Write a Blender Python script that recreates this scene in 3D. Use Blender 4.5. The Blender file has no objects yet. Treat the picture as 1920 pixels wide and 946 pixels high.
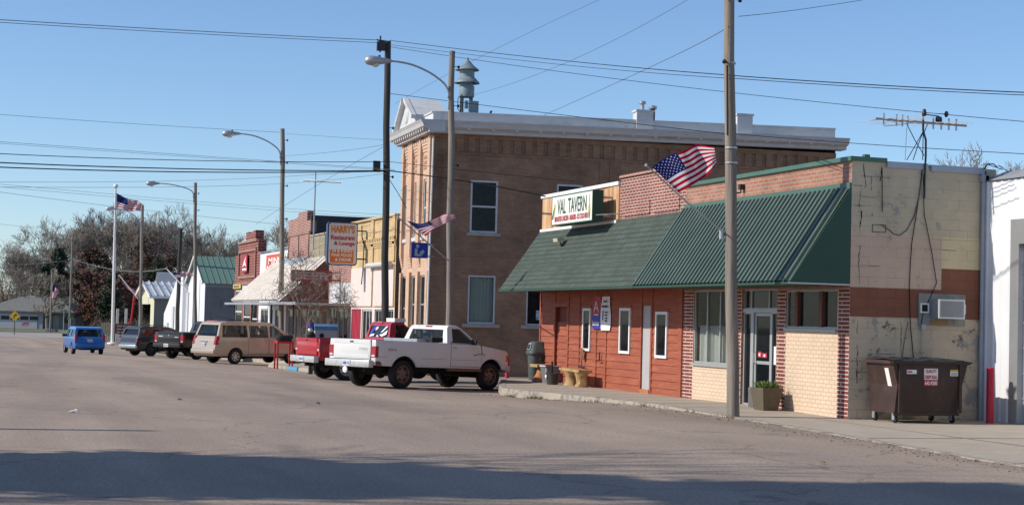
import bpy, bmesh, math, random
import numpy as np
from mathutils import Vector, Matrix, noise as mnoise
R=math.radians
sc=bpy.context.scene
COL=sc.collection
# ------------------------------------------------------------------ camera
# X = towards the shop fronts, Y = along the street, Z = up; camera at the origin 1.82 m up
F=3100.; PSI=math.atan(1050/3100.); TH=math.atan(126.3/3100.); RO=.026; CZ=1.82
_f=Vector((math.sin(PSI)*math.cos(TH),math.cos(PSI)*math.cos(TH),math.sin(TH)))
_r0=Vector((math.cos(PSI),-math.sin(PSI),0)); _u0=_r0.cross(_f)
_r=_r0*math.cos(RO)+_u0*math.sin(RO); _u=_u0*math.cos(RO)-_r0*math.sin(RO)
CAM=Vector((0,0,CZ))
cd=bpy.data.cameras.new('camera'); cam=bpy.data.objects.new('camera',cd); COL.objects.link(cam)
m=Matrix((_r,_u,-_f)).transposed().to_4x4(); m.translation=CAM; cam.matrix_world=m
cd.sensor_width=36; cd.lens=36*F/1920.; cd.clip_start=.1; cd.clip_end=6000
sc.camera=cam
# ------------------------------------------------------------------ sky and sun
SUN_EL=R(35); SUN_D=Vector((-1,.13,0)).normalized()
w=bpy.data.worlds.new('World'); sc.world=w; w.use_nodes=True
nt=w.node_tree; bg=nt.nodes['Background']; sky=nt.nodes.new('ShaderNodeTexSky')
sky.sky_type='NISHITA'; sky.sun_disc=False; sky.sun_elevation=SUN_EL
sky.sun_rotation=math.atan2(SUN_D.x,SUN_D.y); sky.air_density=.85; sky.dust_density=.25; sky.ozone_density=5
nt.links.new(sky.outputs[0],bg.inputs[0]); bg.inputs[1].default_value=.15
sd=bpy.data.lights.new('sun','SUN'); sun=bpy.data.objects.new('sun',sd); COL.objects.link(sun)
sd.energy=4.5; sd.angle=R(.5); sd.color=(1,.93,.82)
tosun=Vector((SUN_D.x*math.cos(SUN_EL),SUN_D.y*math.cos(SUN_EL),math.sin(SUN_EL)))
sun.rotation_euler=tosun.to_track_quat('Z','Y').to_euler(); sun.location=(-30,10,40)
sc.view_settings.view_transform='Standard'; sc.view_settings.look='None'
sc.view_settings.exposure=0.0; sc.view_settings.gamma=1
# ------------------------------------------------------------------ helpers: survey of the place
def ray(px,py): return _f+_r*((px-960)/F)-_u*((py-473)/F)
def atX(px,py,X): d=ray(px,py); return CAM+d*(X/d.x)
def atY(px,py,Y): d=ray(px,py); return CAM+d*(Y/d.y)
def atD(px,py,D): return CAM+ray(px,py)*D
GP=[(-300,0),(31,0),(46,-.12),(76,-.42),(97,-.76),(106,-.98),(130,-1.25),(240,-1.4),(9000,-1.4)]
def gz(Y):
    for (a,b),(c,d) in zip(GP,GP[1:]):
        if Y<=c: return b+(d-b)*(Y-a)/(c-a)
    return -1.4
def crown(X,Y):
    k=min(1,max(0,(Y-35.3)/5.5)); t=min(1,max(0,(X-9)/5.)); return .12*k*t*t
def gnd(px,py,off=0):
    d=ray(px,py); t=5.
    while t<900:
        p=CAM+d*t
        if p.z<gz(p.y)-crown(p.x,p.y)+off: return p
        t*=1.002
    return p
def s(x): return math.sin(x)
# ------------------------------------------------------------------ helpers: meshes
class MB:
    def __init__(s): s.v=[]; s.f=[]; s.m=[]
    def poly(s,pts,m=0):
        n=len(s.v); s.v+=[Vector(p) for p in pts]; s.f.append(list(range(n,n+len(pts)))); s.m.append(m); return s
    def box(s,x0,x1,y0,y1,z0,z1,m=0):
        return s.obox((x0,y0,z0),(x1-x0,0,0),(0,y1-y0,0),(0,0,z1-z0),m)
    def obox(s,O,U,V,W,m=0):
        O,U,V,W=map(Vector,(O,U,V,W))
        if U.cross(V).dot(W)<0: O=O+U; U=-U
        P=[O,O+U,O+U+V,O+V,O+W,O+U+W,O+U+V+W,O+V+W]; n=len(s.v); s.v+=P
        for q in ((0,3,2,1),(4,5,6,7),(0,1,5,4),(1,2,6,5),(2,3,7,6),(3,0,4,7)):
            s.f.append([n+i for i in q]); s.m.append(m)
        return s
    def prism(s,pts,vec,m=0,mcap=None):
        pts=[Vector(p) for p in pts]; vec=Vector(vec); n=len(pts); k=len(s.v)
        nn=Vector((0,0,0))
        for i in range(n): nn+=pts[i].cross(pts[(i+1)%n])
        if nn.dot(vec)>0: pts=pts[::-1]
        s.v+=pts+[p+vec for p in pts]
        s.f.append([k+i for i in range(n)]); s.m.append(m if mcap is None else mcap)
        s.f.append([k+n+i for i in range(n)][::-1]); s.m.append(m if mcap is None else mcap)
        for i in range(n):
            j=(i+1)%n; s.f.append([k+j,k+i,k+n+i,k+n+j]); s.m.append(m)
        return s
    def tube(s,pts,r,n=8,m=0,r1=None,cap=True):
        pts=[Vector(p) for p in pts]; L=len(pts)
        k0=len(s.v); prev=None
        for i,p in enumerate(pts):
            d=(pts[min(i+1,L-1)]-pts[max(i-1,0)])
            if d.length<1e-9: d=Vector((0,0,1))
            d.normalize()
            if prev is None:
                a=d.orthogonal().normalized()
            else:
                a=prev-d*prev.dot(d)
                a=a.normalized() if a.length>1e-6 else d.orthogonal().normalized()
            prev=a; b=d.cross(a)
            rr=r if r1 is None else r+(r1-r)*i/(L-1)
            if isinstance(r,(list,tuple)): rr=r[i]
            for j in range(n):
                t=2*math.pi*j/n; s.v.append(p+a*(rr*math.cos(t))+b*(rr*math.sin(t)))
        for i in range(L-1):
            for j in range(n):
                q=(j+1)%n; s.f.append([k0+i*n+j,k0+i*n+q,k0+(i+1)*n+q,k0+(i+1)*n+j]); s.m.append(m)
        if cap:
            s.f.append([k0+j for j in range(n)][::-1]); s.m.append(m)
            s.f.append([k0+(L-1)*n+j for j in range(n)]); s.m.append(m)
        return s
    def lathe(s,O,axis,prof,n=20,m=0,ref=None):
        O=Vector(O); ax=Vector(axis).normalized(); a=ax.orthogonal().normalized() if ref is None else Vector(ref); b=ax.cross(a); k=len(s.v)
        for (r,h) in prof:
            for j in range(n):
                t=2*math.pi*j/n; s.v.append(O+ax*h+a*(r*math.cos(t))+b*(r*math.sin(t)))
        for i in range(len(prof)-1):
            for j in range(n):
                q=(j+1)%n; s.f.append([k+i*n+j,k+i*n+q,k+(i+1)*n+q,k+(i+1)*n+j]); s.m.append(m)
        return s
    def frame(s,O,U,V,N,w,h,t,d,m=0):   # rectangular frame, bars t wide, d deep (outwards along N)
        O,U,V,N=map(Vector,(O,U,V,N))
        s.obox(O,U*w,N*d,V*t,m); s.obox(O+V*(h-t),U*w,N*d,V*t,m)
        s.obox(O+V*t,U*t,N*d,V*(h-2*t),m); s.obox(O+V*t+U*(w-t),U*t,N*d,V*(h-2*t),m); return s
    def ball(s,c,r,n=10,m=0,sx=(1,1,1)):
        c=Vector(c); k=len(s.v); h=n//2
        for i in range(h+1):
            ph=math.pi*i/h
            for j in range(n):
                t=2*math.pi*j/n; s.v.append(c+Vector((r*sx[0]*s_(ph)*math.cos(t),r*sx[1]*s_(ph)*math.sin(t),r*sx[2]*math.cos(ph))))
        for i in range(h):
            for j in range(n):
                q=(j+1)%n; s.f.append([k+i*n+j,k+(i+1)*n+j,k+(i+1)*n+q,k+i*n+q]); s.m.append(m)
        return s
    def text(s,t,O,U,V,w,h,m=0,bold=.0,ext=.003):
        vs,fs=textgeo(t,bold); U,V,O=Vector(U),Vector(V),Vector(O); N=U.cross(V)
        k=len(s.v); s.v+=[O+U*(x*w)+V*(y*h)+N*(ext if z>0 else .0) for x,y,z in vs]
        for f in fs: s.f.append([k+i for i in f]); s.m.append(m)
        return s
    def build(s,name,mats,parent=None,smooth=False,org=None,ang=40):
        me=bpy.data.meshes.new(name)
        o=bpy.data.objects.new(name,me); COL.objects.link(o)
        if parent is not None:
            L=ORG.get(parent.name,Vector((0,0,0))); ORG[o.name]=L; o.parent=parent
        elif org is not None: L=Vector(org); o.location=L; ORG[o.name]=L
        else:
            xs=[p.x for p in s.v]; ys=[p.y for p in s.v]; zs=[p.z for p in s.v]
            L=Vector(((min(xs)+max(xs))/2,(min(ys)+max(ys))/2,min(zs))); o.location=L; ORG[o.name]=L
        me.from_pydata([tuple(p-L) for p in s.v],[],s.f)
        if not isinstance(mats,(list,tuple)): mats=[mats]
        for mm in mats: me.materials.append(mm)
        if len(mats)>1: me.polygons.foreach_set('material_index',s.m)
        if smooth:
            me.shade_smooth(); me.set_sharp_from_angle(angle=R(ang))
        me.update()
        return o
s_=math.sin
ORG={}
_tc={}
def textgeo(t,bold):
    if (t,bold) in _tc: return _tc[(t,bold)]
    c=bpy.data.curves.new('t','FONT'); c.body=t; c.size=1; c.offset=bold; c.extrude=.01; c.resolution_u=3
    o=bpy.data.objects.new('t',c); COL.objects.link(o); dg=bpy.context.evaluated_depsgraph_get(); dg.update()
    me=bpy.data.meshes.new_from_object(o.evaluated_get(dg))
    vs=[v.co.copy() for v in me.vertices]; fs=[list(p.vertices) for p in me.polygons]
    bpy.data.objects.remove(o); bpy.data.meshes.remove(me)
    x0=min(v.x for v in vs); x1=max(v.x for v in vs); y0=min(v.y for v in vs); y1=max(v.y for v in vs)
    vs=[((v.x-x0)/(x1-x0),(v.y-y0)/(y1-y0),v.z) for v in vs]
    _tc[(t,bold)]=(vs,fs); return vs,fs
def tag(o,label=None,cat=None,group=None,kind=None):
    if label: o['label']=label
    if cat: o['category']=cat
    if group: o['group']=group
    if kind: o['kind']=kind
    return o
def thing(name,label,cat,loc,rz=0,group=None):
    o=bpy.data.objects.new(name,None); COL.objects.link(o); o.location=loc; o.rotation_euler=(0,0,rz); o.empty_display_size=.3
    ORG[o.name]=Vector(loc) if rz==0 else Vector((0,0,0))
    return tag(o,label,cat,group)
def local(o): ORG[o.name]=Vector((0,0,0)); return o
def copy_tree(o,parent=None):
    c=o.copy(); COL.objects.link(c)
    if parent is not None: c.parent=parent
    ORG[c.name]=ORG.get(o.name,Vector((0,0,0)))
    for ch in list(o.children): copy_tree(ch,c)
    return c
# ------------------------------------------------------------------ helpers: materials
def lin(c):
    if isinstance(c,(int,float)): c=(c,c,c)
    return tuple(c)+(1,) if len(c)==3 else c
def N_(nt,t,**k):
    n=nt.nodes.new(t)
    for a,b in k.items(): setattr(n,a,b)
    return n
def mat(name,col,rough=.75,metal=0,var=.15,vs=3.,bump=0.,bs=40.,spec=.4,col2=None,c2=.5,c2s=1.5,sharp=.08,stretch=(1,1,1),coat=0):
    m=bpy.data.materials.new(name); m.use_nodes=True; nt=m.node_tree; b=nt.nodes['Principled BSDF']
    b.inputs['Roughness'].default_value=rough; b.inputs['Metallic'].default_value=metal; b.inputs['Specular IOR Level'].default_value=spec
    b.inputs['Coat Weight'].default_value=coat; b.inputs['Coat Roughness'].default_value=.06
    tc=N_(nt,'ShaderNodeTexCoord'); mp=N_(nt,'ShaderNodeMapping'); mp.inputs['Scale'].default_value=stretch
    nt.links.new(tc.outputs['Object'],mp.inputs[0])
    L=nt.links
    n=N_(nt,'ShaderNodeTexNoise'); n.inputs['Scale'].default_value=vs; n.inputs['Detail'].default_value=6; n.inputs['Roughness'].default_value=.65
    L.new(mp.outputs[0],n.inputs['Vector'])
    mr=N_(nt,'ShaderNodeMapRange'); mr.inputs[1].default_value=.25; mr.inputs[2].default_value=.75; mr.inputs[3].default_value=1-var; mr.inputs[4].default_value=1+var
    L.new(n.outputs[0],mr.inputs[0])
    mx=N_(nt,'ShaderNodeMix',data_type='RGBA',blend_type='MULTIPLY'); mx.inputs[0].default_value=1
    mx.inputs[6].default_value=lin(col); L.new(mr.outputs[0],mx.inputs[7]); out=mx.outputs[2]
    if col2 is not None:
        n2=N_(nt,'ShaderNodeTexNoise'); n2.inputs['Scale'].default_value=c2s; n2.inputs['Detail'].default_value=8; n2.inputs['Roughness'].default_value=.7
        L.new(mp.outputs[0],n2.inputs['Vector'])
        r2=N_(nt,'ShaderNodeMapRange'); r2.inputs[1].default_value=c2-sharp; r2.inputs[2].default_value=c2+sharp
        L.new(n2.outputs[0],r2.inputs[0])
        m2=N_(nt,'ShaderNodeMix',data_type='RGBA'); L.new(r2.outputs[0],m2.inputs[0]); L.new(out,m2.inputs[6]); m2.inputs[7].default_value=lin(col2); out=m2.outputs[2]
    L.new(out,b.inputs['Base Color'])
    if bump:
        n3=N_(nt,'ShaderNodeTexNoise'); n3.inputs['Scale'].default_value=bs; n3.inputs['Detail'].default_value=4; L.new(mp.outputs[0],n3.inputs['Vector'])
        bp=N_(nt,'ShaderNodeBump'); bp.inputs['Strength'].default_value=bump; bp.inputs['Distance'].default_value=.02
        L.new(n3.outputs[0],bp.inputs['Height']); L.new(bp.outputs[0],b.inputs['Normal'])
    return m
def brick(name,c1,c2,mortar,bw=.22,bh=.075,ms=.01,rough=.85,patch=None,pt=.62,ps=1.2,bump=.5,mvar=.25,dirt=.3,sm=.1,patch2=None,pt2=.64,fade=0):
    m=bpy.data.materials.new(name); m.use_nodes=True; nt=m.node_tree; b=nt.nodes['Principled BSDF']; L=nt.links
    b.inputs['Roughness'].default_value=rough; b.inputs['Specular IOR Level'].default_value=.25
    tc=N_(nt,'ShaderNodeTexCoord'); sp=N_(nt,'ShaderNodeSeparateXYZ'); L.new(tc.outputs['Object'],sp.inputs[0])
    ad=N_(nt,'ShaderNodeMath',operation='ADD'); L.new(sp.outputs[0],ad.inputs[0]); L.new(sp.outputs[1],ad.inputs[1])
    cb=N_(nt,'ShaderNodeCombineXYZ'); L.new(ad.outputs[0],cb.inputs[0]); L.new(sp.outputs[2],cb.inputs[1])
    br=N_(nt,'ShaderNodeTexBrick'); L.new(cb.outputs[0],br.inputs['Vector'])
    br.inputs['Color1'].default_value=lin(c1); br.inputs['Color2'].default_value=lin(c2); br.inputs['Mortar'].default_value=lin(mortar)
    br.inputs['Scale'].default_value=1; br.inputs['Mortar Size'].default_value=ms; br.inputs['Mortar Smooth'].default_value=sm
    br.inputs['Brick Width'].default_value=bw; br.inputs['Row Height'].default_value=bh; br.inputs['Bias'].default_value=-.1
    if fade:
        nf=N_(nt,'ShaderNodeTexNoise'); nf.inputs['Scale'].default_value=1.7; nf.inputs['Detail'].default_value=6; L.new(tc.outputs['Object'],nf.inputs['Vector'])
        rf=N_(nt,'ShaderNodeMapRange'); rf.inputs[1].default_value=.42; rf.inputs[2].default_value=.62; rf.inputs[3].default_value=1; rf.inputs[4].default_value=1-fade; L.new(nf.outputs[0],rf.inputs[0])
        mf=N_(nt,'ShaderNodeMix',data_type='RGBA'); mf.inputs[6].default_value=lin(c1); mf.inputs[7].default_value=lin(mortar); L.new(rf.outputs[0],mf.inputs[0]); L.new(mf.outputs[2],br.inputs['Mortar'])
    n=N_(nt,'ShaderNodeTexNoise'); n.inputs['Scale'].default_value=.9; n.inputs['Detail'].default_value=8; n.inputs['Roughness'].default_value=.7; L.new(tc.outputs['Object'],n.inputs['Vector'])
    mr=N_(nt,'ShaderNodeMapRange'); mr.inputs[1].default_value=.3; mr.inputs[2].default_value=.7; mr.inputs[3].default_value=1-dirt; mr.inputs[4].default_value=1+dirt*.6; L.new(n.outputs[0],mr.inputs[0])
    mx=N_(nt,'ShaderNodeMix',data_type='RGBA',blend_type='MULTIPLY'); mx.inputs[0].default_value=1; L.new(br.outputs[0],mx.inputs[6]); L.new(mr.outputs[0],mx.inputs[7]); out=mx.outputs[2]
    for pc,th,sc_,of in ((patch,pt,ps,0),(patch2,pt2,ps*2.3,7)):
        if pc is None: continue
        n2=N_(nt,'ShaderNodeTexNoise'); n2.inputs['Scale'].default_value=sc_; n2.inputs['Detail'].default_value=10; n2.inputs['Roughness'].default_value=.75
        mp=N_(nt,'ShaderNodeMapping'); mp.inputs['Location'].default_value=(of,of,of); L.new(tc.outputs['Object'],mp.inputs[0]); L.new(mp.outputs[0],n2.inputs['Vector'])
        r2=N_(nt,'ShaderNodeMapRange'); r2.inputs[1].default_value=th-.02; r2.inputs[2].default_value=th+.02; L.new(n2.outputs[0],r2.inputs[0])
        m2=N_(nt,'ShaderNodeMix',data_type='RGBA'); L.new(r2.outputs[0],m2.inputs[0]); L.new(out,m2.inputs[6]); m2.inputs[7].default_value=lin(pc); out=m2.outputs[2]
    L.new(out,b.inputs['Base Color'])
    bp=N_(nt,'ShaderNodeBump'); bp.invert=True; bp.inputs['Strength'].default_value=bump; bp.inputs['Distance'].default_value=.01
    L.new(br.outputs['Fac'],bp.inputs['Height']); L.new(bp.outputs[0],b.inputs['Normal'])
    return m
def glass(name,tint=(.02,.025,.03),trans=.5,rough=.03,spec=.5):
    m=bpy.data.materials.new(name); m.use_nodes=True; nt=m.node_tree; L=nt.links; b=nt.nodes['Principled BSDF']
    b.inputs['Base Color'].default_value=lin(tint); b.inputs['Roughness'].default_value=rough; b.inputs['Specular IOR Level'].default_value=spec
    tr=N_(nt,'ShaderNodeBsdfTransparent'); tr.inputs[0].default_value=(.93,.95,.94,1)
    mx=N_(nt,'ShaderNodeMixShader'); mx.inputs[0].default_value=trans
    fr=N_(nt,'ShaderNodeFresnel'); fr.inputs[0].default_value=1.5
    mt=N_(nt,'ShaderNodeMath',operation='MULTIPLY_ADD'); mt.inputs[1].default_value=-1*trans; mt.inputs[2].default_value=trans
    ge=N_(nt,'ShaderNodeNewGeometry'); mm=N_(nt,'ShaderNodeMath',operation='MAXIMUM'); L.new(fr.outputs[0],mt.inputs[0]); L.new(mt.outputs[0],mm.inputs[0]); L.new(ge.outputs['Backfacing'],mm.inputs[1]); L.new(mm.outputs[0],mx.inputs[0])
    L.new(b.outputs[0],mx.inputs[1]); L.new(tr.outputs[0],mx.inputs[2]); L.new(mx.outputs[0],nt.nodes['Material Output'].inputs[0])
    return m
def cloth(name,col,tr=.35):
    m=bpy.data.materials.new(name); m.use_nodes=True; nt=m.node_tree; L=nt.links
    nt.nodes.remove(nt.nodes['Principled BSDF']); d=N_(nt,'ShaderNodeBsdfDiffuse'); t=N_(nt,'ShaderNodeBsdfTranslucent'); x=N_(nt,'ShaderNodeMixShader'); x.inputs[0].default_value=tr
    d.inputs[0].default_value=lin(col); t.inputs[0].default_value=lin(col); L.new(d.outputs[0],x.inputs[1]); L.new(t.outputs[0],x.inputs[2]); L.new(x.outputs[0],nt.nodes['Material Output'].inputs[0]); return m
M={}
def asphalt_mat():
    m=mat('asphalt',(.34,.262,.205),.95,var=.12,vs=.35,col2=(.25,.2,.165),c2=.55,c2s=.2,sharp=.1,stretch=(1,.45,1)); nt=m.node_tree; L=nt.links; b=nt.nodes['Principled BSDF']
    src=b.inputs['Base Color'].links[0].from_socket
    tc=N_(nt,'ShaderNodeTexCoord')
    n=N_(nt,'ShaderNodeTexNoise'); n.inputs['Scale'].default_value=22; n.inputs['Detail'].default_value=3; L.new(tc.outputs['Object'],n.inputs['Vector'])
    mr=N_(nt,'ShaderNodeMapRange'); mr.inputs[1].default_value=.3; mr.inputs[2].default_value=.7; mr.inputs[3].default_value=.72; mr.inputs[4].default_value=1.28; L.new(n.outputs[0],mr.inputs[0])
    mx=N_(nt,'ShaderNodeMix',data_type='RGBA',blend_type='MULTIPLY'); mx.inputs[0].default_value=1; L.new(src,mx.inputs[6]); L.new(mr.outputs[0],mx.inputs[7])
    wn=N_(nt,'ShaderNodeTexNoise'); wn.inputs['Scale'].default_value=1; wn.inputs['Detail'].default_value=3; wm=N_(nt,'ShaderNodeMapping'); wm.inputs['Scale'].default_value=(.55,.03,1); wm.inputs['Rotation'].default_value=(0,0,.06); L.new(tc.outputs['Object'],wm.inputs[0]); L.new(wm.outputs[0],wn.inputs['Vector'])
    wr=N_(nt,'ShaderNodeMapRange'); wr.inputs[1].default_value=.35; wr.inputs[2].default_value=.65; wr.inputs[3].default_value=.84; wr.inputs[4].default_value=1.1; L.new(wn.outputs[0],wr.inputs[0])
    mw=N_(nt,'ShaderNodeMix',data_type='RGBA',blend_type='MULTIPLY'); mw.inputs[0].default_value=1; L.new(mx.outputs[2],mw.inputs[6]); L.new(wr.outputs[0],mw.inputs[7]); mx=mw
    # sealed cracks: thin dark wandering lines
    v=N_(nt,'ShaderNodeTexVoronoi',feature='DISTANCE_TO_EDGE'); v.inputs['Scale'].default_value=.16
    nn=N_(nt,'ShaderNodeTexNoise'); nn.inputs['Scale'].default_value=.8; nn.inputs['Detail'].default_value=5; L.new(tc.outputs['Object'],nn.inputs['Vector'])
    va=N_(nt,'ShaderNodeVectorMath',operation='MULTIPLY_ADD'); va.inputs[1].default_value=(2.2,2.2,0); L.new(nn.outputs['Color'],va.inputs[0]); L.new(tc.outputs['Object'],va.inputs[2]); L.new(va.outputs[0],v.inputs['Vector'])
    lt=N_(nt,'ShaderNodeMapRange'); lt.inputs[1].default_value=.002; lt.inputs[2].default_value=.006; lt.inputs[3].default_value=.72; lt.inputs[4].default_value=1; L.new(v.outputs[0],lt.inputs[0])
    m2=N_(nt,'ShaderNodeMix',data_type='RGBA',blend_type='MULTIPLY'); m2.inputs[0].default_value=1; L.new(mx.outputs[2],m2.inputs[6]); L.new(lt.outputs[0],m2.inputs[7])
    L.new(m2.outputs[2],b.inputs['Base Color'])
    bp=N_(nt,'ShaderNodeBump'); bp.inputs['Strength'].default_value=.35; bp.inputs['Distance'].default_value=.02; n4=N_(nt,'ShaderNodeTexNoise'); n4.inputs['Scale'].default_value=60; L.new(tc.outputs['Object'],n4.inputs['Vector'])
    L.new(n4.outputs[0],bp.inputs['Height']); L.new(bp.outputs[0],b.inputs['Normal']); return m
M['asphalt']=asphalt_mat()
M['conc']=mat('concrete',(.40,.34,.27),.9,var=.14,vs=1.2,bump=.2,bs=30,col2=(.34,.295,.245),c2=.58,c2s=2.2)
M['concd']=mat('concrete_far',(.33,.3,.27),.9,var=.2,vs=.3)
M['dirt']=mat('dirt',(.27,.205,.155),.95,var=.25,vs=.4,col2=(.13,.115,.085),c2=.5,c2s=.2)
M['grass']=mat('dry_grass',(.17,.16,.085),.95,var=.3,vs=1.2,col2=(.12,.13,.06),c2=.5,c2s=.6)
M['wood']=mat('pole_wood',(.235,.2,.165),.9,var=.5,vs=9,stretch=(1,1,.05),bump=.6,bs=30)
M['woodd']=mat('tarred_pole_wood',(.05,.046,.043),.85,var=.4,vs=9,stretch=(1,1,.05),bump=.5,bs=30)
M['galv']=mat('galvanised_metal',(.42,.43,.44),.45,metal=.6,var=.1)
M['dmet']=mat('dark_metal',(.04,.04,.045),.5,metal=.5,var=.2)
M['black']=mat('black_rubber',(.012,.012,.013),.65,var=.2)
M['tyre']=mat('tyre_rubber',(.018,.018,.018),.85,var=.3,vs=6)
M['wire']=mat('wire_black',(.01,.01,.011),.9,var=0,spec=.05)
M['wireg']=mat('wire_grey',(.1,.1,.105),.9,var=0,spec=.1)
M['white']=mat('white_paint',(.78,.77,.74),.6,var=.05,vs=2)
M['whited']=mat('weathered_white_paint',(.56,.56,.56),.75,var=.12,vs=2,col2=(.38,.4,.45),c2=.63,c2s=2.5,stretch=(.5,.5,1.6))
M['glass']=glass('window_glass',trans=.62)
M['glassc']=glass('clear_window_glass',trans=.85)
M['glassd']=glass('dark_window_glass',trans=.15)
M['frame']=mat('aluminium_frame',(.42,.43,.42),.5,metal=.4,var=.08)
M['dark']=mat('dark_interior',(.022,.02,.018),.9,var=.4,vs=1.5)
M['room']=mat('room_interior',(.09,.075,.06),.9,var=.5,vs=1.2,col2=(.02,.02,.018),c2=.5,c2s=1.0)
M['curt']=cloth('curtain',(.85,.86,.8),.3)
M['blind']=cloth('green_blind',(.50,.58,.52),.2)
M['red']=mat('red_paint',(.5,.02,.03),.5,var=.15)
M['letR']=mat('red_lettering',(.45,.03,.05),.6,var=0)
M['letW']=mat('white_lettering',(.8,.78,.75),.6,var=0)
M['letG']=mat('green_lettering',(.03,.1,.06),.6,var=0)
M['letK']=mat('black_lettering',(.02,.02,.022),.6,var=0)
# ------------------------------------------------------------------ the ground
def sheet(name,mtl,xs,ys,zf,kind='structure'):
    mb=MB(); nx,ny=len(xs),len(ys)
    for y in ys:
        for x in xs: mb.v.append(Vector((x,y,zf(x,y))))
    for j in range(ny-1):
        for i in range(nx-1):
            a=j*nx+i; mb.f.append([a,a+1,a+nx+1,a+nx]); mb.m.append(0)
    o=mb.build(name,mtl,org=(0,0,0)); return tag(o,kind=kind)
def fr(a,b,st): n=max(1,round((b-a)/st)); return [a+(b-a)*i/n for i in range(n+1)]
ysg=[-200,-30]+fr(-20,140,10)+[180,240,300,500,1000,3000]
ysg=sorted(set(ysg+[p[0] for p in GP if -200<p[0]<3000]))
sheet('ground',M['dirt'],[-2500,-300,-60,-15,0,15,40,80,300,2500],ysg,lambda x,y:gz(y)-.2)
yr=sorted(set(fr(-20,184,2)+[31,46,76,97,106,130]))
def curbx(Y):
    P=[(-20,13.7),(19,13.95),(20.4,13.95),(22.3,14.15),(24.5,14.35),(27.5,14.62),(30,14.72),(32.7,14.8),(35.5,14.75),(39,14.4),(40.6,14.0),(41.6,13.92),(43,14.3),(48.7,16.25),(49,14.6),(60.4,14.9),(61.5,13.2),(63,12.9),(69,12.7),(70.3,13.2),(71.5,14.8),(200,14.9)]
    for (a,b),(c,d) in zip(P,P[1:]):
        if Y<=c: return b+(d-b)*(Y-a)/(c-a)
    return 14.9
mb=MB(); NX=14
for y in yr:
    xr=[-16+(8+16)*i/4 for i in range(4)]+[8+(curbx(y)+.8-8)*i/(NX-5) for i in range(NX-4)]
    for x in xr: mb.v.append(Vector((x,y,gz(y)-crown(x,y))))
for j in range(len(yr)-1):
    for i in range(NX-1):
        a=j*NX+i; mb.f.append([a,a+1,a+NX+1,a+NX]); mb.m.append(0)
tag(mb.build('road',M['asphalt'],org=(0,0,0)),kind='structure')
def swz(Y):
    if Y<49: return .012+.04*min(1,max(0,(Y-29.4)/4))-.035*min(1,max(0,(Y-34)/5))
    return gz(Y)+.06
def slab(name,mtl,y0,y1,xe,step=1.,x0f=curbx,kerb=.0):
    mb=MB(); ys=fr(y0,y1,step); n=4
    for y in ys:
        a=x0f(y); rnd=.035*mnoise.noise(Vector((y*.9,2,0)))
        xs=[a+rnd,a+rnd+.03,a+.2,xe]
        zt=swz(y)
        mb.v.append(Vector((xs[0],y,zt-.3))); mb.v.append(Vector((xs[0],y,zt-.02))); mb.v.append(Vector((xs[1],y,zt))); mb.v.append(Vector((xs[3],y,zt)))
    for j in range(len(ys)-1):
        for i in range(3):
            a=j*4+i; mb.f.append([a,a+1,a+5,a+4][::-1] if False else [a,a+1,a+5,a+4]); mb.m.append(0)
    for j in (0,len(ys)-1): mb.f.append([j*4+i for i in range(4)]+[]); mb.m.append(0)
    return tag(mb.build(name,mtl,org=(0,0,0)),kind='structure')
slab('sidewalk',M['conc'],29.35,48.6,17.2)
slab('pavement',M['conc'],60.4,107,17.2,step=.5)
# worn kerb line: a pale broken strip between the asphalt and the walk
M['kerbm']=mat('kerb_concrete',(.4,.35,.29),.9,var=.2,vs=5,col2=(.2,.17,.14),c2=.52,c2s=5)
mb=MB(); ys=fr(10,48.6,.25)
for y in ys:
    a=curbx(y)+.05*mnoise.noise(Vector((y*1.5,0,0))); b=curbx(y)+.17+.05*mnoise.noise(Vector((y*1.3,5,0))); zt=swz(y)
    mb.v+= [Vector((a-.02,y,zt-.2)),Vector((a,y,zt+.004)),Vector((b,y,zt+.008)),Vector((b+.02,y,zt-.05))]
for j in range(len(ys)-1):
    for i in range(3): a=j*4+i; mb.f.append([a,a+1,a+5,a+4]); mb.m.append(0)
tag(mb.build('kerb',M['kerbm'],org=(0,0,0)),kind='structure')
# weeds and broken dirt along the kerb
# concrete apron in front of the white building and the dumpster
mb=MB(); ys=fr(-12,29.35,1.5)
for y in ys:
    for i in range(7):
        x=curbx(y)+(30-curbx(y))*i/6; mb.v.append(Vector((x,y,.012)))
for j in range(len(ys)-1):
    for i in range(6): a=j*7+i; mb.f.append([a,a+1,a+8,a+7]); mb.m.append(0)
tag(mb.build('driveway_apron',M['conc'],org=(0,0,0)),kind='structure')
mb=MB()
for yy in (24.2,19.6): mb.box(curbx(yy)+.2,20.1,yy-.02,yy+.02,.013,.0165)
for xx in (16.4,): mb.box(xx-.02,xx+.02,5,29.3,.0131,.017)
tag(mb.build('pavement_joints',M['dirt'],org=(0,0,0)),kind='structure')
mb=MB()
for yy in fr(31,48,1.55): mb.box(curbx(yy)+.22,17.08,yy-.012,yy+.012,swz(yy)+.0005,swz(yy)+.003)
tag(mb.build('sidewalk_joints',M['dirt'],org=(0,0,0)),kind='structure')
sheet('side_street',M['asphalt'],fr(13,60,4),fr(48.5,60.4,2),lambda x,y:gz(y)-.09)
mb=MB(); mb.box(17.3,60,59.9,60.35,gz(60)-.12,gz(60)+.06); tag(mb.build('kerb_stone',M['conc'],org=(0,0,0)),kind='structure')
sheet('crossroad',M['concd'],[-120,-40,-16,0,14,40,120],[184,190,200,210,222],lambda x,y:gz(y)-.02)
sheet('verge',M['dirt'],[-60,-16.2],[-20,31,46,76,97,106,130,184],lambda x,y:gz(y)-.05)
sheet('shoulder',M['dirt'],[14.95,18,60],[107.2,115,130,150,184],lambda x,y:gz(y)-.04)
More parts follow.
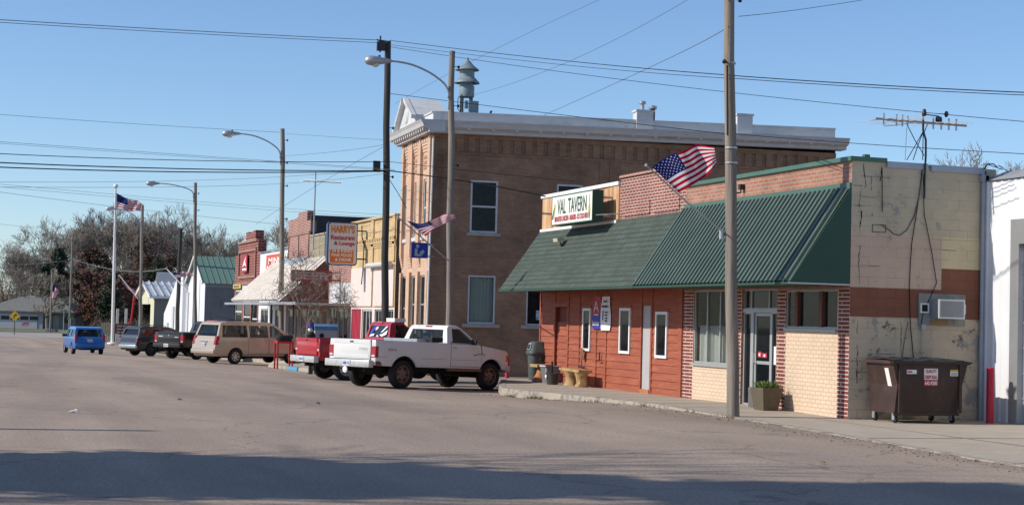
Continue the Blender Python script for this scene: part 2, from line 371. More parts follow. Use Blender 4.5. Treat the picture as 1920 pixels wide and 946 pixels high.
sheet('lawn',M['grass'],[-120,0,60,120],[222.1,232,240,262],lambda x,y:gz(y)+.02)
# ------------------------------------------------------------------ building helpers
XF=17.1; YC=29.27; YM=37.2; YT=47.6; XE=15.74
UY=Vector((0,1,0)); UX=Vector((1,0,0)); UZ=Vector((0,0,1)); NX_=Vector((-1,0,0)); NY_=Vector((0,-1,0))
def wall(mb,O,U,N,L,z0,z1,holes=(),d=.22,m=0,zone=None,top=None,mr=None):
    """wall face with reveals; O at z=0; U along, N outward; holes (u0,u1,z0,z1)"""
    O,U,N=Vector(O),Vector(U),Vector(N)
    us=sorted(set([0,L]+[h[i] for h in holes for i in (0,1)]+(zone[0] if zone else [])+([a for a,b in top] if top else [])))
    zs=sorted(set([z0,z1]+[h[i] for h in holes for i in (2,3)]+(zone[1] if zone else [])))
    us=[u for u in us if 0<=u<=L]; zs=[z for z in zs if z0<=z<=z1]
    def P(u,z,k=0): return O+U*u+UZ*z-N*k
    def tz(u):
        if not top: return z1
        for (a,b),(c,e) in zip(top,top[1:]):
            if a<=u<=c: return b+(e-b)*(u-a)/(c-a)
        return z1
    for i in range(len(us)-1):
        for j in range(len(zs)-1):
            a,b,c,e=us[i],us[i+1],zs[j],zs[j+1]; cu,cz=(a+b)/2,(c+e)/2
            if any(h[0]<cu<h[1] and h[2]<cz<h[3] for h in holes): continue
            mm=zone[2](cu,cz) if zone else m
            last=(j==len(zs)-2)
            mb.poly([P(a,c),P(b,c),P(b,tz(b) if last else e),P(a,tz(a) if last else e)],mm)
    for (a,b,c,e) in [h[:4] for h in holes]:
        q=mr if mr is not None else m
        mb.poly([P(a,c),P(a,e),P(a,e,d),P(a,c,d)],q); mb.poly([P(b,c),P(b,c,d),P(b,e,d),P(b,e)],q)
        mb.poly([P(a,e),P(b,e),P(b,e,d),P(a,e,d)],q); mb.poly([P(a,c),P(a,c,d),P(b,c,d),P(b,c)],q)
def window(parent,O,U,N,w,h,t=.06,dep=.06,inset=.08,fm='white',gm='glass',mull=(),trans=(),sill=None,curtain=None,back=None,name='window'):
    """frame (part) with pane (sub-part); O is the lower left of the opening on the wall face"""
    O,U,N=Vector(O),Vector(U),Vector(N); o=O-N*inset
    mb=MB(); mb.frame(o+U*.004+UZ*.004,U,UZ,N,w-.008,h-.008,t,dep)
    for x in mull: mb.obox(o+U*(x-t/2)+UZ*t,U*t,N*(dep*.9),UZ*(h-2*t))
    for z in trans: mb.obox(o+U*t+UZ*(z-t/2),U*(w-2*t),N*(dep*.8),UZ*t)
    f=mb.build(name,M[fm],parent)
    p=MB(); p.obox(o+U*t*.6+UZ*t*.6+N*.012,U*(w-1.2*t),N*.012,UZ*(h-1.2*t)); p.build('pane',M[gm],f)
    if sill: 
        q=MB(); q.obox(O+U*(-sill[0])+UZ*(-sill[1])-N*(inset*.5),U*(w+2*sill[0]),N*(sill[2]+inset*.5),UZ*(sill[1]-.003)); q.build('sill',M[sill[3]],f)
    if curtain:
        z0,z1,cm,amp=curtain; c=MB(); n=int(w/.04); prev=None
        for i in range(n+1):
            u=t+(w-2*t)*i/n; off=.07+amp*math.sin(i*1.3+math.sin(i*.37)*2)+amp*.5*math.sin(i*.5)
            a=o+U*u-N*off+UZ*z0; b=o+U*u-N*off+UZ*z1
            if prev: c.poly([prev[0],a,b,prev[1]])
            prev=(a,b)
        c.build('curtain',M[cm],f,smooth=True)
    return f
# ================================================================== corner store with the green metal awning
M['brkO']=brick('orange_brick',(.40,.185,.125),(.31,.135,.095),(.38,.29,.23),patch=(.3,.2,.16),pt=.66,ps=2,dirt=.32,bw=.24,bh=.085,ms=.012)
M['brkR']=brick('red_brick_white_mortar',(.23,.06,.045),(.19,.05,.04),(.62,.5,.44),bw=.6,bh=.082,ms=.012,dirt=.15)
M['brkC']=brick('cream_painted_brick',(.68,.52,.38),(.64,.49,.36),(.53,.39,.27),ms=.008,dirt=.1,bump=.8,bh=.085)
M['cbT']=brick('tan_block',(.56,.47,.33),(.54,.45,.315),(.42,.35,.25),bw=.42,bh=.205,ms=.007,dirt=.2,patch=(.33,.31,.26),pt=.58,ps=1.3,patch2=(.14,.12,.1),pt2=.645,fade=.95,bump=.25)
M['cbB']=brick('beige_block',(.63,.5,.355),(.61,.48,.34),(.48,.38,.27),bw=.42,bh=.205,ms=.01,dirt=.15,patch=(.34,.31,.26),pt=.56,ps=1.1,patch2=(.15,.13,.11),pt2=.61,fade=.95,bump=.25)
M['cbP']=brick('pink_block',(.62,.45,.335),(.6,.435,.325),(.43,.315,.235),bw=.42,bh=.205,ms=.007,dirt=.14,patch=(.34,.3,.26),pt=.6,ps=1.5,patch2=(.22,.2,.17),pt2=.64,fade=.95,bump=.25)
M['cbY']=brick('yellow_block',(.66,.54,.33),(.64,.52,.315),(.46,.38,.24),bw=.42,bh=.205,ms=.008,dirt=.12,patch=(.38,.34,.27),pt=.62,ps=1.6,fade=.95,bump=.25)
M['cbD']=brick('brown_block',(.25,.1,.06),(.235,.092,.056),(.18,.075,.048),bw=.42,bh=.205,ms=.007,dirt=.15,patch=(.42,.34,.3),pt=.645,ps=3.2,fade=.95,bump=.25)
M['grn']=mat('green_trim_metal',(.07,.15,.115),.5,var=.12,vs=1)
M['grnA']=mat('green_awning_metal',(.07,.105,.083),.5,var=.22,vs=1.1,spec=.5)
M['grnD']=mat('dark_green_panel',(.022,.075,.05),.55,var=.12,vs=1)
M['silv']=mat('silver_flashing',(.36,.38,.42),.5,metal=.3,var=.15,vs=1.5)
M['tar']=mat('tar_roof',(.06,.058,.055),.9,var=.3)
M['mull']=mat('brown_mullion',(.16,.06,.045),.7,var=.1)
store=thing('corner_store','single storey orange brick corner store with green metal awning beside the painted block wall','store',(XF,YC,0))
# holes in the front (u = Y-YC)
hW=(.47,2.68,1.8,2.62); hD=(3.08,4.78,.03,2.66); hL=(5.22,7.34,.9,2.66)
mb=MB()
def zf(u,z):
    if z>2.62: return 0
    if u<.44 or 2.66<u<3.07 or 4.79<u<5.2 or u>7.36: return 1
    return 2
wall(mb,(XF,YC,0),UY,NX_,YM-YC,-.3,5.2,[hW,hD,hL],zone=([.44,2.66,2.68,3.07,4.79,5.2,7.36],[2.62],zf))
w1=mb.build('front_wall',[M['brkO'],M['brkR'],M['brkC']],store)
mb=MB()
def zs_(u,z):
    if u<.06 and z<0: return 0
    if z>3.1:  # upper
        return 0 if (z>3.75 or u<.0) else (2 if u<2.12 else 3)
    if z>2.66: return 2 if u<2.12 else 4
    if z>2.07: return 4
    return 1
wall(mb,(XF+.001,YC,0),UX,NY_,3.4,-.3,5.2,[(1.62,2.64,2.0,2.55)],zone=([.0,2.12],[2.07,2.66,3.1,3.75],zs_))
mb.build('side_wall',[M['cbT'],M['cbB'],M['cbP'],M['cbY'],M['cbD']],store)
mb=MB(); mb.box(20.5,25,YC,YC+.2,-.2,5.1); mb.box(24.8,25,YC+.2,YM,-.2,5.1); mb.box(XF+.25,25,YM-.15,YM-.01,-.2,5.1); mb.build('back_wall',M['cbT'],store)
mb=MB(); mb.box(XF+.02,24.98,YC+.02,YM-.02,4.7,4.78); mb.build('roof',M['tar'],store)
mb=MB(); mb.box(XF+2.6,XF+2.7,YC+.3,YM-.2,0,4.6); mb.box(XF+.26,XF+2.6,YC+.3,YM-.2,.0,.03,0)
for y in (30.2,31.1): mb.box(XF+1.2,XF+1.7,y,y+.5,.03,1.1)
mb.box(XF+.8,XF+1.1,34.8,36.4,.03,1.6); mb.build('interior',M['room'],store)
# parapet copings
mb=MB(); mb.box(XF-.06,XF+.24,YC-.05,YM,5.2,5.29); mb.box(XF+.24,XF+.78,YC-.05,YC+.2,5.2,5.29); mb.box(XF+.3,XF+.42,YC+.02,YC+.12,5.29,5.35)
mb.build('coping',M['grn'],store)
mb=MB(); mb.box(XF+.79,XF+1.74,YC-.04,YC+.22,5.1,5.23); mb.box(XF+1.82,XF+3.12,YC-.05,YC+.22,5.08,5.215); mb.build('roof_flashing',M['silv'],store)
mb=MB(); mb.tube([(XF+3.06,YC-.07,0),(XF+3.06,YC-.07,4.9),(XF+3.06,YC-.02,5.1)],.05,10); mb.box(XF+2.98,XF+3.14,YC-.14,YC,4.92,5.06); mb.build('downspout',M['silv'],store)
# fascia above awning
mb=MB(); mb.box(XF-.05,XF-.002,YC,YM,4.62,4.76); mb.build('fascia',M['grn'],store)
# awning: corrugated slope
def awning(mb,y0,y1,xt,zt,xb,zb,pitch=.15,m=0,hh=.034):
    n=int((y1-y0)/pitch); up=Vector((-(zt-zb),0,(xt-xb))).normalized(); up=Vector((up.x,0,abs(up.z)))
    A=Vector((xt,0,zt)); B=Vector((xb,0,zb)); prof=[(0,0),(.4,0),(.46,1),(.94,1),(1.0,0)]
    pts=[]
    for i in range(n):
        for a,h in prof[:-1] : pts.append((y0+(i+a)*(y1-y0)/n,h*hh))
    pts.append((y1,0))
    for (ya,ha),(yb,hb) in zip(pts,pts[1:]):
        mb.poly([B+UY*ya+up*ha,A+UY*ya+up*ha,A+UY*yb+up*hb,B+UY*yb+up*hb],m)
ZT=4.64; ZB=2.72
aw=thing('metal_awning','long green ribbed metal awning sloping over the store front and its glass door','awning',(XF,YC,ZB))
mb=MB(); awning(mb,YC+.03,YM-.04,XF-.06,ZT,XE,ZB,pitch=.195,hh=.062); mb.build('ribbed_roof',M['grnA'],aw)
mb=MB(); mb.prism([(XF-.01,YC+.0,ZT+.02),(XE-.0,YC+.0,ZB),(XF-.01,YC+.0,ZB)],(0,.025,0)); mb.build('end_triangle',M['grnD'],aw)
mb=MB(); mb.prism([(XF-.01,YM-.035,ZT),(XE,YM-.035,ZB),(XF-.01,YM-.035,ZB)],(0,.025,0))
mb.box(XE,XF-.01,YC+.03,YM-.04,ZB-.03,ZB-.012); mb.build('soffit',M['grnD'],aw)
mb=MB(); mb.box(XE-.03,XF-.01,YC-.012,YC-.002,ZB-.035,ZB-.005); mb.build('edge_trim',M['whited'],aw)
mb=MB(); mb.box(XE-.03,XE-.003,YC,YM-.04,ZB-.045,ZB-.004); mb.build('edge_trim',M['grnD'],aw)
# windows
o=Vector((XF,YC,0))
f=window(store,o+UY*.47+UZ*1.8,UY,NX_,2.21,.82,t=.04,fm='frame',gm='glass',sill=(.0,.06,.05,'frame'))
for u in (.62,1.66):
    mb=MB(); mb.obox(o+UY*(.47+u)+UZ*1.84-NX_*.085,UY*.13,NX_*.1,UZ*.74); mb.build('mullion',M['mull'],f)
window(store,o+UY*5.22+UZ*.9,UY,NX_,2.12,1.76,t=.045,fm='frame',gm='glassc',mull=(.72,1.42),sill=(.0,.06,.05,'frame'),curtain=(.03,.9,'curt',.045))
mb=MB(); mb.obox(o+UY*5.3+UZ*1.79+UX*.1,UY*1.96,UX*.02,UZ*.02); mb.build('curtain_rod',M['galv'],store)
# door unit: transom, sidelights, door
od=o+UY*3.08+UZ*.03+UX*.12
window(store,od+UZ*2.16,UY,NX_,1.7,.47,t=.04,fm='frame',mull=(.5,1.35),inset=.0)
window(store,od,UY,NX_,.36,2.12,t=.04,fm='frame',inset=.0)
window(store,od+UY*1.30,UY,NX_,.40,2.12,t=.05,fm='frame',inset=.0)
mb=MB(); mb.obox(od+UZ*2.1,UY*1.7,NX_*.09,UZ*.08); mb.obox(od+UY*1.18,UY*.12,NX_*.08,UZ*2.1); mb.build('door_frame',M['frame'],store)
mb=MB(); mb.frame(od+UY*.38+UX*.0,UY,UZ,NX_,.79,2.09,.07,.045); mb.obox(od+UY*.42+UZ*.95,UY*.7,NX_*.04,UZ*.07)
mb.obox(od+UY*.44+UZ*.05,UY*.66,NX_*.03,UZ*.2)
dr=mb.build('door',M['frame'],store)
mb=MB(); mb.obox(od+UY*.43+UZ*.06+NX_*.015,UY*.68,NX_*.01,UZ*1.95); mb.build('pane',M['glass'],dr)
mb=MB(); mb.tube([od+UY*1.08+UZ*.95+NX_*.05,od+UY*1.08+UZ*.97+NX_*.1,od+UY*1.08+UZ*1.2+NX_*.1,od+UY*1.08+UZ*1.22+NX_*.05],.012,6); mb.build('handle',M['galv'],dr)
mb=MB(); mb.obox(od+UY*.6+UZ*1.1+NX_*.03,UY*.24,NX_*.004,UZ*.1); mb.obox(od+UY*.86+UZ*1.1+NX_*.03,UY*.16,NX_*.004,UZ*.13,0)
mb.build('sticker',M['letR'],dr)
mb=MB(); mb.obox(od+UY*.66+UZ*1.12+NX_*.036,UY*.08,NX_*.004,UZ*.05); mb.obox(od+UY*.9+UZ*1.13+NX_*.036,UY*.08,NX_*.004,UZ*.06,0); mb.build('sticker',M['letW'],dr)
mb=MB(); mb.obox(od+UY*.13+UZ*.96+NX_*.03,UY*.14,NX_*.004,UZ*.4); mb.build('paper_notice',M['letW'],store)
# small lamp bracket on the parapet and conduit stain
mb=MB(); mb.box(XF-.12,XF-.002,34.0,34.12,4.93,5.05); mb.tube([(XF-.08,34.06,4.93),(XF-.08,34.06,4.86),(XF-.2,34.06,4.84)],.018,6); mb.build('lamp_bracket',M['dmet'],store)
# air conditioner set in a grey patch panel
ac=thing('air_conditioner','grey window air conditioner set in a pale panel on the painted block wall','air conditioner',(19.2,YC,2.0))
mb=MB(); mb.box(18.68,19.78,YC-.035,YC-.005,1.93,2.58); mb.build('panel',mat('grey_plywood',(.27,.27,.25),.85,var=.15,vs=3,col2=(.2,.19,.17),c2=.6,c2s=5),ac)
mb=MB(); mb.box(18.95,19.55,YC-.34,YC-.036,2.08,2.46); b_=mb.build('housing',M['galv'],ac)
mb=MB(); mb.frame((18.945,YC-.342,2.075),UX,UZ,NY_,.61,.39,.03,.015)
mb.build('bezel',M['white'],b_)
mb=MB()
for i in range(22): mb.box(18.985,19.515,YC-.356,YC-.348,2.115+.0145*i,2.122+.0145*i)
mb.build('grille',M['galv'],b_)
for x0 in (18.7,19.57):
    mb=MB(); mb.frame((x0,YC-.04,2.18),UX,UZ,NY_,.2,.2,.03,.03); q=mb.build('vent',M['white'],ac)
    mb=MB(); mb.box(x0+.03,x0+.17,YC-.06,YC-.05,2.21,2.35); mb.build('louvre',M['dark'],q)
mb=MB(); mb.box(18.95,19.36,YC-.05,YC-.036,1.955,2.04); mb.build('wood_strip',mat('plywood',(.33,.2,.08),.8),ac)
# meter box + cables down the wall (one thing each)
mb=MB(); mb.box(18.72,18.82,YC-.09,YC-.036,1.84,1.95); mb.tube([(18.77,YC-.03,1.84),(18.77,YC-.03,1.0)],.012,6); tag(mb.build('junction_box',M['frame']),'small grey junction box and conduit under the window air conditioner','electrical box')
def cable(pts,r,label,cat='cable',name='cable',m='wire',n=5):
    mb=MB(); mb.tube(pts,r,n); return tag(mb.build(name,M[m]),label,cat)
YW=YC-.02
cable([(18.72,YW,5.1),(18.66,YW,4.6),(18.5,YW,3.6),(18.47,YW,3.1),(18.46,YW,2.62),(18.5,YW,1.9),(18.6,YW,1.15)],.009,'thin black cable running down the block wall left of the air conditioner')
cable([(18.74,YW,5.0),(18.78,YW,4.2),(18.98,YW,3.4),(19.1,YW,2.8),(18.98,YW-.02,2.58),(18.78,YW-.03,2.2),(18.73,YW-.03,1.95)],.008,'black cable slanting down the block wall onto the air conditioner panel')
cable([(18.7,YW,4.9),(18.64,YW,4.5),(18.55,YW,4.15),(18.38,YW,3.85),(18.22,YW,3.74),(18.08,YW,3.76),(17.95,YW,3.85),(17.8,YW,3.92)],.010,'grey looping cable sagging across the upper block wall','cable','cable','wireg')
cable([(17.78,YW,5.1),(17.79,YW,4.6),(17.8,YW,4.2)],.008,'short black wire hanging below the step in the block parapet')
cable([(18.3,YW,1.1),(18.36,YW,1.6),(18.44,YW,2.0)],.006,'faint thin wire low on the block wall above the dumpster')
# cracks and chips in the block wall, part of it
mb=MB(); rnd=random.Random(5)
def crack(mb,x,z,L,dirn=(0,-1),r=.0045):
    p=[(x,YC-.002,z)]
    for i in range(int(L/.07)):
        x+=dirn[0]*.07+rnd.uniform(-.018,.018); z+=dirn[1]*.07; p.append((x,YC-.002,z))
    for a,b in zip(p,p[1:]):
        w_=r*rnd.uniform(.4,1.5); mb.poly([(a[0]-w_,YC-.003,a[2]),(a[0]+w_,YC-.003,a[2]),(b[0]+w_,YC-.003,b[2]),(b[0]-w_,YC-.003,b[2])])
crack(mb,17.36,5.15,.5,r=.008); crack(mb,17.33,4.2,.4,r=.011); crack(mb,17.31,3.5,.8,r=.006); crack(mb,17.3,4.6,.4); crack(mb,17.55,4.9,.3); crack(mb,17.78,5.1,.35,r=.01); crack(mb,18.27,2.0,.9,r=.006); crack(mb,17.28,1.5,.8,r=.007); crack(mb,17.3,2.0,.3)
for (x0,x1,z) in ((17.35,17.6,4.48),(17.3,17.72,3.1),(17.55,18.1,1.33),(17.3,17.6,.95),(17.3,17.9,4.9),(19.25,19.5,3.48),(17.14,17.35,1.18),(17.16,17.34,4.3),(17.14,17.3,4.7),(17.5,18.0,.62)):
    x=x0
    while x<x1:
        h=rnd.uniform(.0015,.005); mb.poly([(x,YC-.003,z-h),(x+.07,YC-.003,z-h),(x+.07,YC-.003,z+h),(x,YC-.003,z+h)]); x+=.06
mb.frame((17.58,YC-.001,3.78),UX,UZ,NY_,.32,.16,.012,.004)
mb.build('wall_cracks',M['dark'],store)
# ================================================================== tavern
M['sid']=mat('red_stained_siding',(.34,.1,.052),.75,var=.28,vs=2.5,stretch=(1,.3,3),col2=(.3,.075,.04),c2=.5,c2s=3)
M['sidd']=mat('red_brown_door_paint',(.2,.04,.025),.7,var=.1)
M['ply']=mat('weathered_orange_plywood',(.55,.27,.12),.85,var=.25,vs=4,stretch=(1,1,.15),col2=(.62,.45,.28),c2=.52,c2s=4)
M['brkT']=brick('dark_red_brick',(.27,.075,.055),(.22,.06,.045),(.5,.4,.35),bw=.22,bh=.08,ms=.014,dirt=.25)
def shingle(name,col,rows=.22,w=.33):
    m=brick(name,tuple(c*1.12 for c in col),tuple(c*.85 for c in col),tuple(c*.6 for c in col),bw=w,bh=rows,ms=.012,dirt=.18,bump=.6,sm=.3); return m
M['shg']=shingle('green_asphalt_shingles',(.072,.092,.076),rows=.13,w=.3)
tav=thing('tavern','red clapboard tavern with three narrow white windows under a green shingle roof','tavern',(XF,YM,0))
D_=YT-YM
wn=[(.87,1.6,.95,2.13),(3.26,4.0,1.0,2.22),(6.13,6.74,1.0,2.21)]
dg=(1.96,2.52,.03,2.29); de=(8.05,9.02,.03,2.24)
# lapped siding
def lap(mb,O,U,N,L,z0,z1,holes,exp=.195,out=.022):
    us=sorted(set([0,L]+[h[i] for h in holes for i in (0,1)]))
    for a,b in zip(us,us[1:]):
        hs=[h for h in holes if h[0]<(a+b)/2<h[1]]
        z=z0
        while z<z1-1e-4:
            e=min(z+exp,z1); segs=[(z,e)]
            for h in hs:
                ns=[]
                for (p,q) in segs:
                    if q<=h[2] or p>=h[3]: ns.append((p,q)); continue
                    if p<h[2]: ns.append((p,h[2]))
                    if q>h[3]: ns.append((h[3],q))
                segs=ns
            for (p,q) in segs:
                op=out*(1-(p-z)/exp); oq=out*(1-(q-z)/exp)
                A=O+U*a; B=O+U*b
                mb.poly([A+UZ*p+N*op,B+UZ*p+N*op,B+UZ*q+N*oq,A+UZ*q+N*oq]); mb.poly([A+UZ*p,B+UZ*p,B+UZ*p+N*op,A+UZ*p+N*op])
            z+=exp
mb=MB(); O=Vector((XF,YM,0))
lap(mb,O,UY,NX_,D_,.0,2.9,wn+[dg,de])
mb.build('siding',M['sid'],tav)
mb=MB(); wall(mb,O+UX*.003,UY,NX_,D_,-.3,2.9,wn+[dg,de],d=.14); mb.build('front_wall',M['sidd'],tav)
mb=MB()
for u,wd in ((.02,.22),(1.85,.1),(2.53,.09),(4.95,.07),(5.68,.07),(7.0,.05),(7.9,.14),(9.03,.12),(D_-.1,.1)): mb.obox(O+UY*u+NX_*.003,UY*wd,NX_*.032,UZ*2.69)
for h in (de,): mb.obox(O+UY*(h[0]-.1)+UZ*h[3]+NX_*.003,UY*(h[1]-h[0]+.2),NX_*.04,UZ*.12)
for h in wn: mb.obox(O+UY*(h[0]-.02)+UZ*(h[3]+.002)+NX_*.003,UY*(h[1]-h[0]+.04),NX_*.034,UZ*.07)
mb.build('corner_board',M['sid'],tav)
for h in wn: window(tav,O+UY*h[0]+UZ*h[2]+NX_*.03,UY,NX_,h[1]-h[0],h[3]-h[2],t=.07,dep=.05,inset=.02,fm='white',gm='glass')
mb=MB(); wall(mb,O+UX*.003,UY,NX_,D_,2.9,4.6,[]); wall(mb,(XF,YM+4.25,0),UY,NX_,D_-4.25,4.6,5.55,[],m=1)
wall(mb,(XF,YM,0),UY,NX_,4.25,4.6,5.72,[],m=0)
mb.build('upper_wall',[M['brkT'],M['ply']],tav)
mb=MB(); mb.box(XF-.05,XF+.25,YM,YM+4.24,5.72,5.8); mb.box(XF-.03,XF-.002,YM+.35,YM+1.9,4.66,5.02); mb.box(XF-.03,XF-.002,YM+2.2,YM+3.9,4.66,5.02); mb.build('brick_coping',M['brkT'],tav)
mb=MB(); mb.box(XF-.07,XF+.2,YM+4.25,YT+.05,5.55,5.65); mb.box(XF-.09,XF-.01,YM+4.3,YT+.02,4.52,4.6); mb.build('coping',M['white'],tav)
mb=MB(); mb.box(XF-.035,XF-.004,YM+4.27,YM+5.1,4.62,5.54); mb.box(XF-.035,XF-.004,YM+9.5,YT-.02,4.62,5.54); mb.box(XF-.02,XF-.004,YM+5.12,YM+9.48,4.62,5.54); mb.build('plywood_sheets',M['ply'],tav)
mb=MB(); mb.box(XF+.2,27,YM+.01,YM+.15,-.2,5.4); mb.box(XF+.2,27,YT-.15,YT,-.2,5.2); mb.box(26.85,27,YM,YT,-.2,5.2); mb.build('side_wall',M['brkT'],tav)
mb=MB(); mb.box(XF+.02,27,YM+.02,YT-.02,4.9,4.98); mb.build('roof',M['tar'],tav)
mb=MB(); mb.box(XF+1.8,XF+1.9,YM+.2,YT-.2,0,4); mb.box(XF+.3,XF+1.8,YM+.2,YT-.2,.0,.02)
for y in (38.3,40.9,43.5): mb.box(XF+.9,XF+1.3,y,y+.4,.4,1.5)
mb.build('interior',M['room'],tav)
mb=MB(); mb.obox(O+UY*dg[0]+UZ*.12+UX*.05,UY*.56,NX_*.04,UZ*2.16); mb.build('door',mat('grey_door_paint',(.42,.4,.41),.6,var=.06),tav); 
mb=MB(); mb.obox(O+UY*dg[0]+UZ*.0+UX*.05,UY*.56,NX_*.1,UZ*.12); mb.build('threshold',mat('orange_stained_board',(.42,.16,.06),.8),tav)
mb=MB(); mb.obox(O+UY*(de[0])+UZ*.03+UX*.1,UY*.97,UX*.05,UZ*2.2); mb.build('door',M['sidd'],tav)
mb=MB(); lap(mb,O+UX*.06,UY,NX_,.97+.0,.03,1.8,[]); 
for p in range(len(mb.v)): mb.v[p]=mb.v[p]+UY*de[0]
mb.build('door_slats',M['sid'],tav)
# shingled mansard
ms=thing('shingle_roof','dark green asphalt shingle canopy roof sloping down over the tavern front','canopy roof',(XF,YM,ZB))
mb=MB(); zt=4.6; rows=13
A0=Vector((XF-.03,0,zt)); B0=Vector((XE,0,ZB-.0)); nrm=Vector((-(zt-ZB),0,XF-XE)).normalized()
for i in range(rows):
    a=i/rows; b=(i+1)/rows; P=B0.lerp(A0,a); Q=B0.lerp(A0,b); th=.007
    y1a=YT-.0; 
    mb.poly([P+UY*YM+nrm*th,P+UY*y1a+nrm*th,Q+UY*y1a,Q+UY*YM],0); mb.poly([P+UY*YM,P+UY*y1a,P+UY*y1a+nrm*th,P+UY*YM+nrm*th],0)
mb.build('shingles',M['shg'],ms)
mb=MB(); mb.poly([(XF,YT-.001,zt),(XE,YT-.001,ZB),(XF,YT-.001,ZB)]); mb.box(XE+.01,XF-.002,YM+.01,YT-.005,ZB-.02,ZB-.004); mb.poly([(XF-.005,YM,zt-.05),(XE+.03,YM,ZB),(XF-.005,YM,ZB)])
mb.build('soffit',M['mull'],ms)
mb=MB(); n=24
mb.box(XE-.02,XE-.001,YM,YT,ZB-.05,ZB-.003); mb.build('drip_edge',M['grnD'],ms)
# flood lamp on the shingles
fp=atX(1050,452,16.55); fl=thing('flood_lamp','small beige flood lamp on the shingle roof below the tavern sign','lamp',fp)
mb=MB(); mb.obox(fp+Vector((-.12,-.13,-.02)),(.22,0,.03),(0,.36,0),(-.02,0,.1)); mb.build('housing',mat('beige_enamel',(.5,.45,.33),.5),fl)
mb=MB(); mb.tube([fp+Vector((.0,.0,-.02)),fp+Vector((.05,0,-.12)),fp+Vector((.16,0,-.2))],.018,6); mb.build('bracket',M['dmet'],fl)
# tavern sign box
sg=thing('tavern_sign','white illuminated box sign with green tavern lettering on the plywood parapet','sign',(16.4,41.72,4.55))
y0,y1,z0_,z1_=41.72,44.93,4.56,5.41
mb=MB(); mb.box(16.42,16.72,y0,y1,z0_,z1_); mb.frame((16.42,y0,z0_),UY,UZ,NX_,y1-y0,z1_-z0_,.03,.02); mb.build('cabinet',M['grnD'],sg)
mb=MB(); mb.box(16.404,16.418,y0+.03,y1-.03,z0_+.03,z1_-.03); fc=mb.build('face',mat('sign_face_white',(.78,.77,.7),.4,var=.04),sg)
US=Vector((0,-1,0)); OS=Vector((16.40,y1,z0_))
mb=MB(); mb.text('VAL',OS+US*.47+UZ*.31,US,UZ,.68,.42,bold=.012); mb.text('TAVERN',OS+US*1.33+UZ*.31,US,UZ,1.44,.42,bold=.012); mb.build('lettering',M['letG'],fc)
mb=MB(); mb.text('BROASTED CHICKEN - BURGERS - ICE COLD BEER',OS+US*.27+UZ*.1,US,UZ,2.62,.15,bold=.03); mb.build('lettering',M['letR'],fc)
def ell(mb,O,U,V,cx,cy,a,b,rot,m=0,n=14,N=None):
    N=U.cross(V)
    pts=[]
    for i in range(n):
        t=2*math.pi*i/n; x=a*math.cos(t); y=b*math.sin(t); pts.append(O+U*(cx+x*math.cos(rot)-y*math.sin(rot))+V*(cy+x*math.sin(rot)+y*math.cos(rot))+N*.003)
    mb.poly(pts,m)
mb=MB(); ell(mb,OS,US,UZ,.2,.4,.06,.24,-.35); ell(mb,OS,US,UZ,2.98,.3,.07,.2,0); ell(mb,OS,US,UZ,2.98,.62,.02,.14,0); 
mb.build('emblem',mat('yellow_green_paint',(.45,.42,.04),.6),fc)
mb=MB(); ell(mb,OS+NX_*.003,US,UZ,.14,.34,.03,.2,-.5); ell(mb,OS+NX_*.003,US,UZ,2.98,.17,.04,.1,0); mb.build('emblem',M['letG'],fc)
mb=MB(); mb.box(16.72,XF-.02,y0+.2,y0+.26,4.7,4.76); mb.box(16.72,XF-.02,y1-.3,y1-.24,4.7,4.76); mb.box(16.72,XF-.02,y0+.2,y0+.26,5.2,5.26); mb.box(16.72,XF-.02,y1-.3,y1-.24,5.2,5.26); mb.tube([(16.5,y0-.01,4.72),(16.75,y0-.25,4.74),(XF,y0-.4,4.76)],.014,6); mb.build('bracket',M['galv'],sg)
# banners on the siding
def banner(name,label,y0,y1,z0,z1,mats,build,wave=.02):
    t=thing(name,label,'banner',(XF-.05,y0,z0)); mb=MB(); n=12
    for i in range(n):
        for j in range(n):
            def P(u,v): return Vector((XF-.055-.02*math.sin(v*4+u*3)-.0,y1+(y0-y1)*u-(wave*math.sin(v*6.5)*(1 if u>.5 else 0)),z0+(z1-z0)*v))
            mb.poly([P(i/n,j/n),P((i+1)/n,j/n),P((i+1)/n,(j+1)/n),P(i/n,(j+1)/n)],0 if len(mats)<2 or j/n>=.34 else 1)
    f=mb.build('cloth',mats,t,smooth=True); build(f); return t
BL=mat('blue_vinyl',(.03,.04,.33),.5,var=.03); RD=mat('red_vinyl',(.42,.02,.05),.5,var=.05)
def b1(f):
    O=Vector((XF-.08,43.12,1.63)); mb=MB(); mb.text('Budweiser',O+US*.04+UZ*.1,US,UZ,.52,.13,bold=.02); mb.text('A',O+US*.12+UZ*.47,US,UZ,.35,.3,bold=-.02); mb.obox(O+US*.16+UZ*.38,US*.3,UZ*.03,NX_*.003); mb.build('lettering',M['letW'],f)
def b2(f):
    O=Vector((XF-.085,42.48,1.63)); mb=MB(); [mb.obox(O+US*a+UZ*b,US*w_,UZ*h,NX_*.003) for a,b,w_,h in ((.2,.74,.1,.05),(.32,.74,.12,.05),(.08,.6,.17,.055),(.28,.6,.2,.055),(.3,.45,.18,.04),(.3,.37,.14,.04),(.32,.29,.12,.04),(.33,.21,.1,.05))]
    mb.obox(O+US*.14+UZ*.24,US*.04,UZ*.28,NX_*.003); mb.build('lettering',M['letK'],f)
banner('beer_banner','red and blue beer banner hanging on the tavern siding left of the white one',42.53,43.12,1.63,2.53,[RD,BL],b1,0)
banner('paper_banner','curling white banner with dark print beside the red and blue one','XX'and 41.86,42.5,1.6,2.53,[M['letW']],b2,.03)
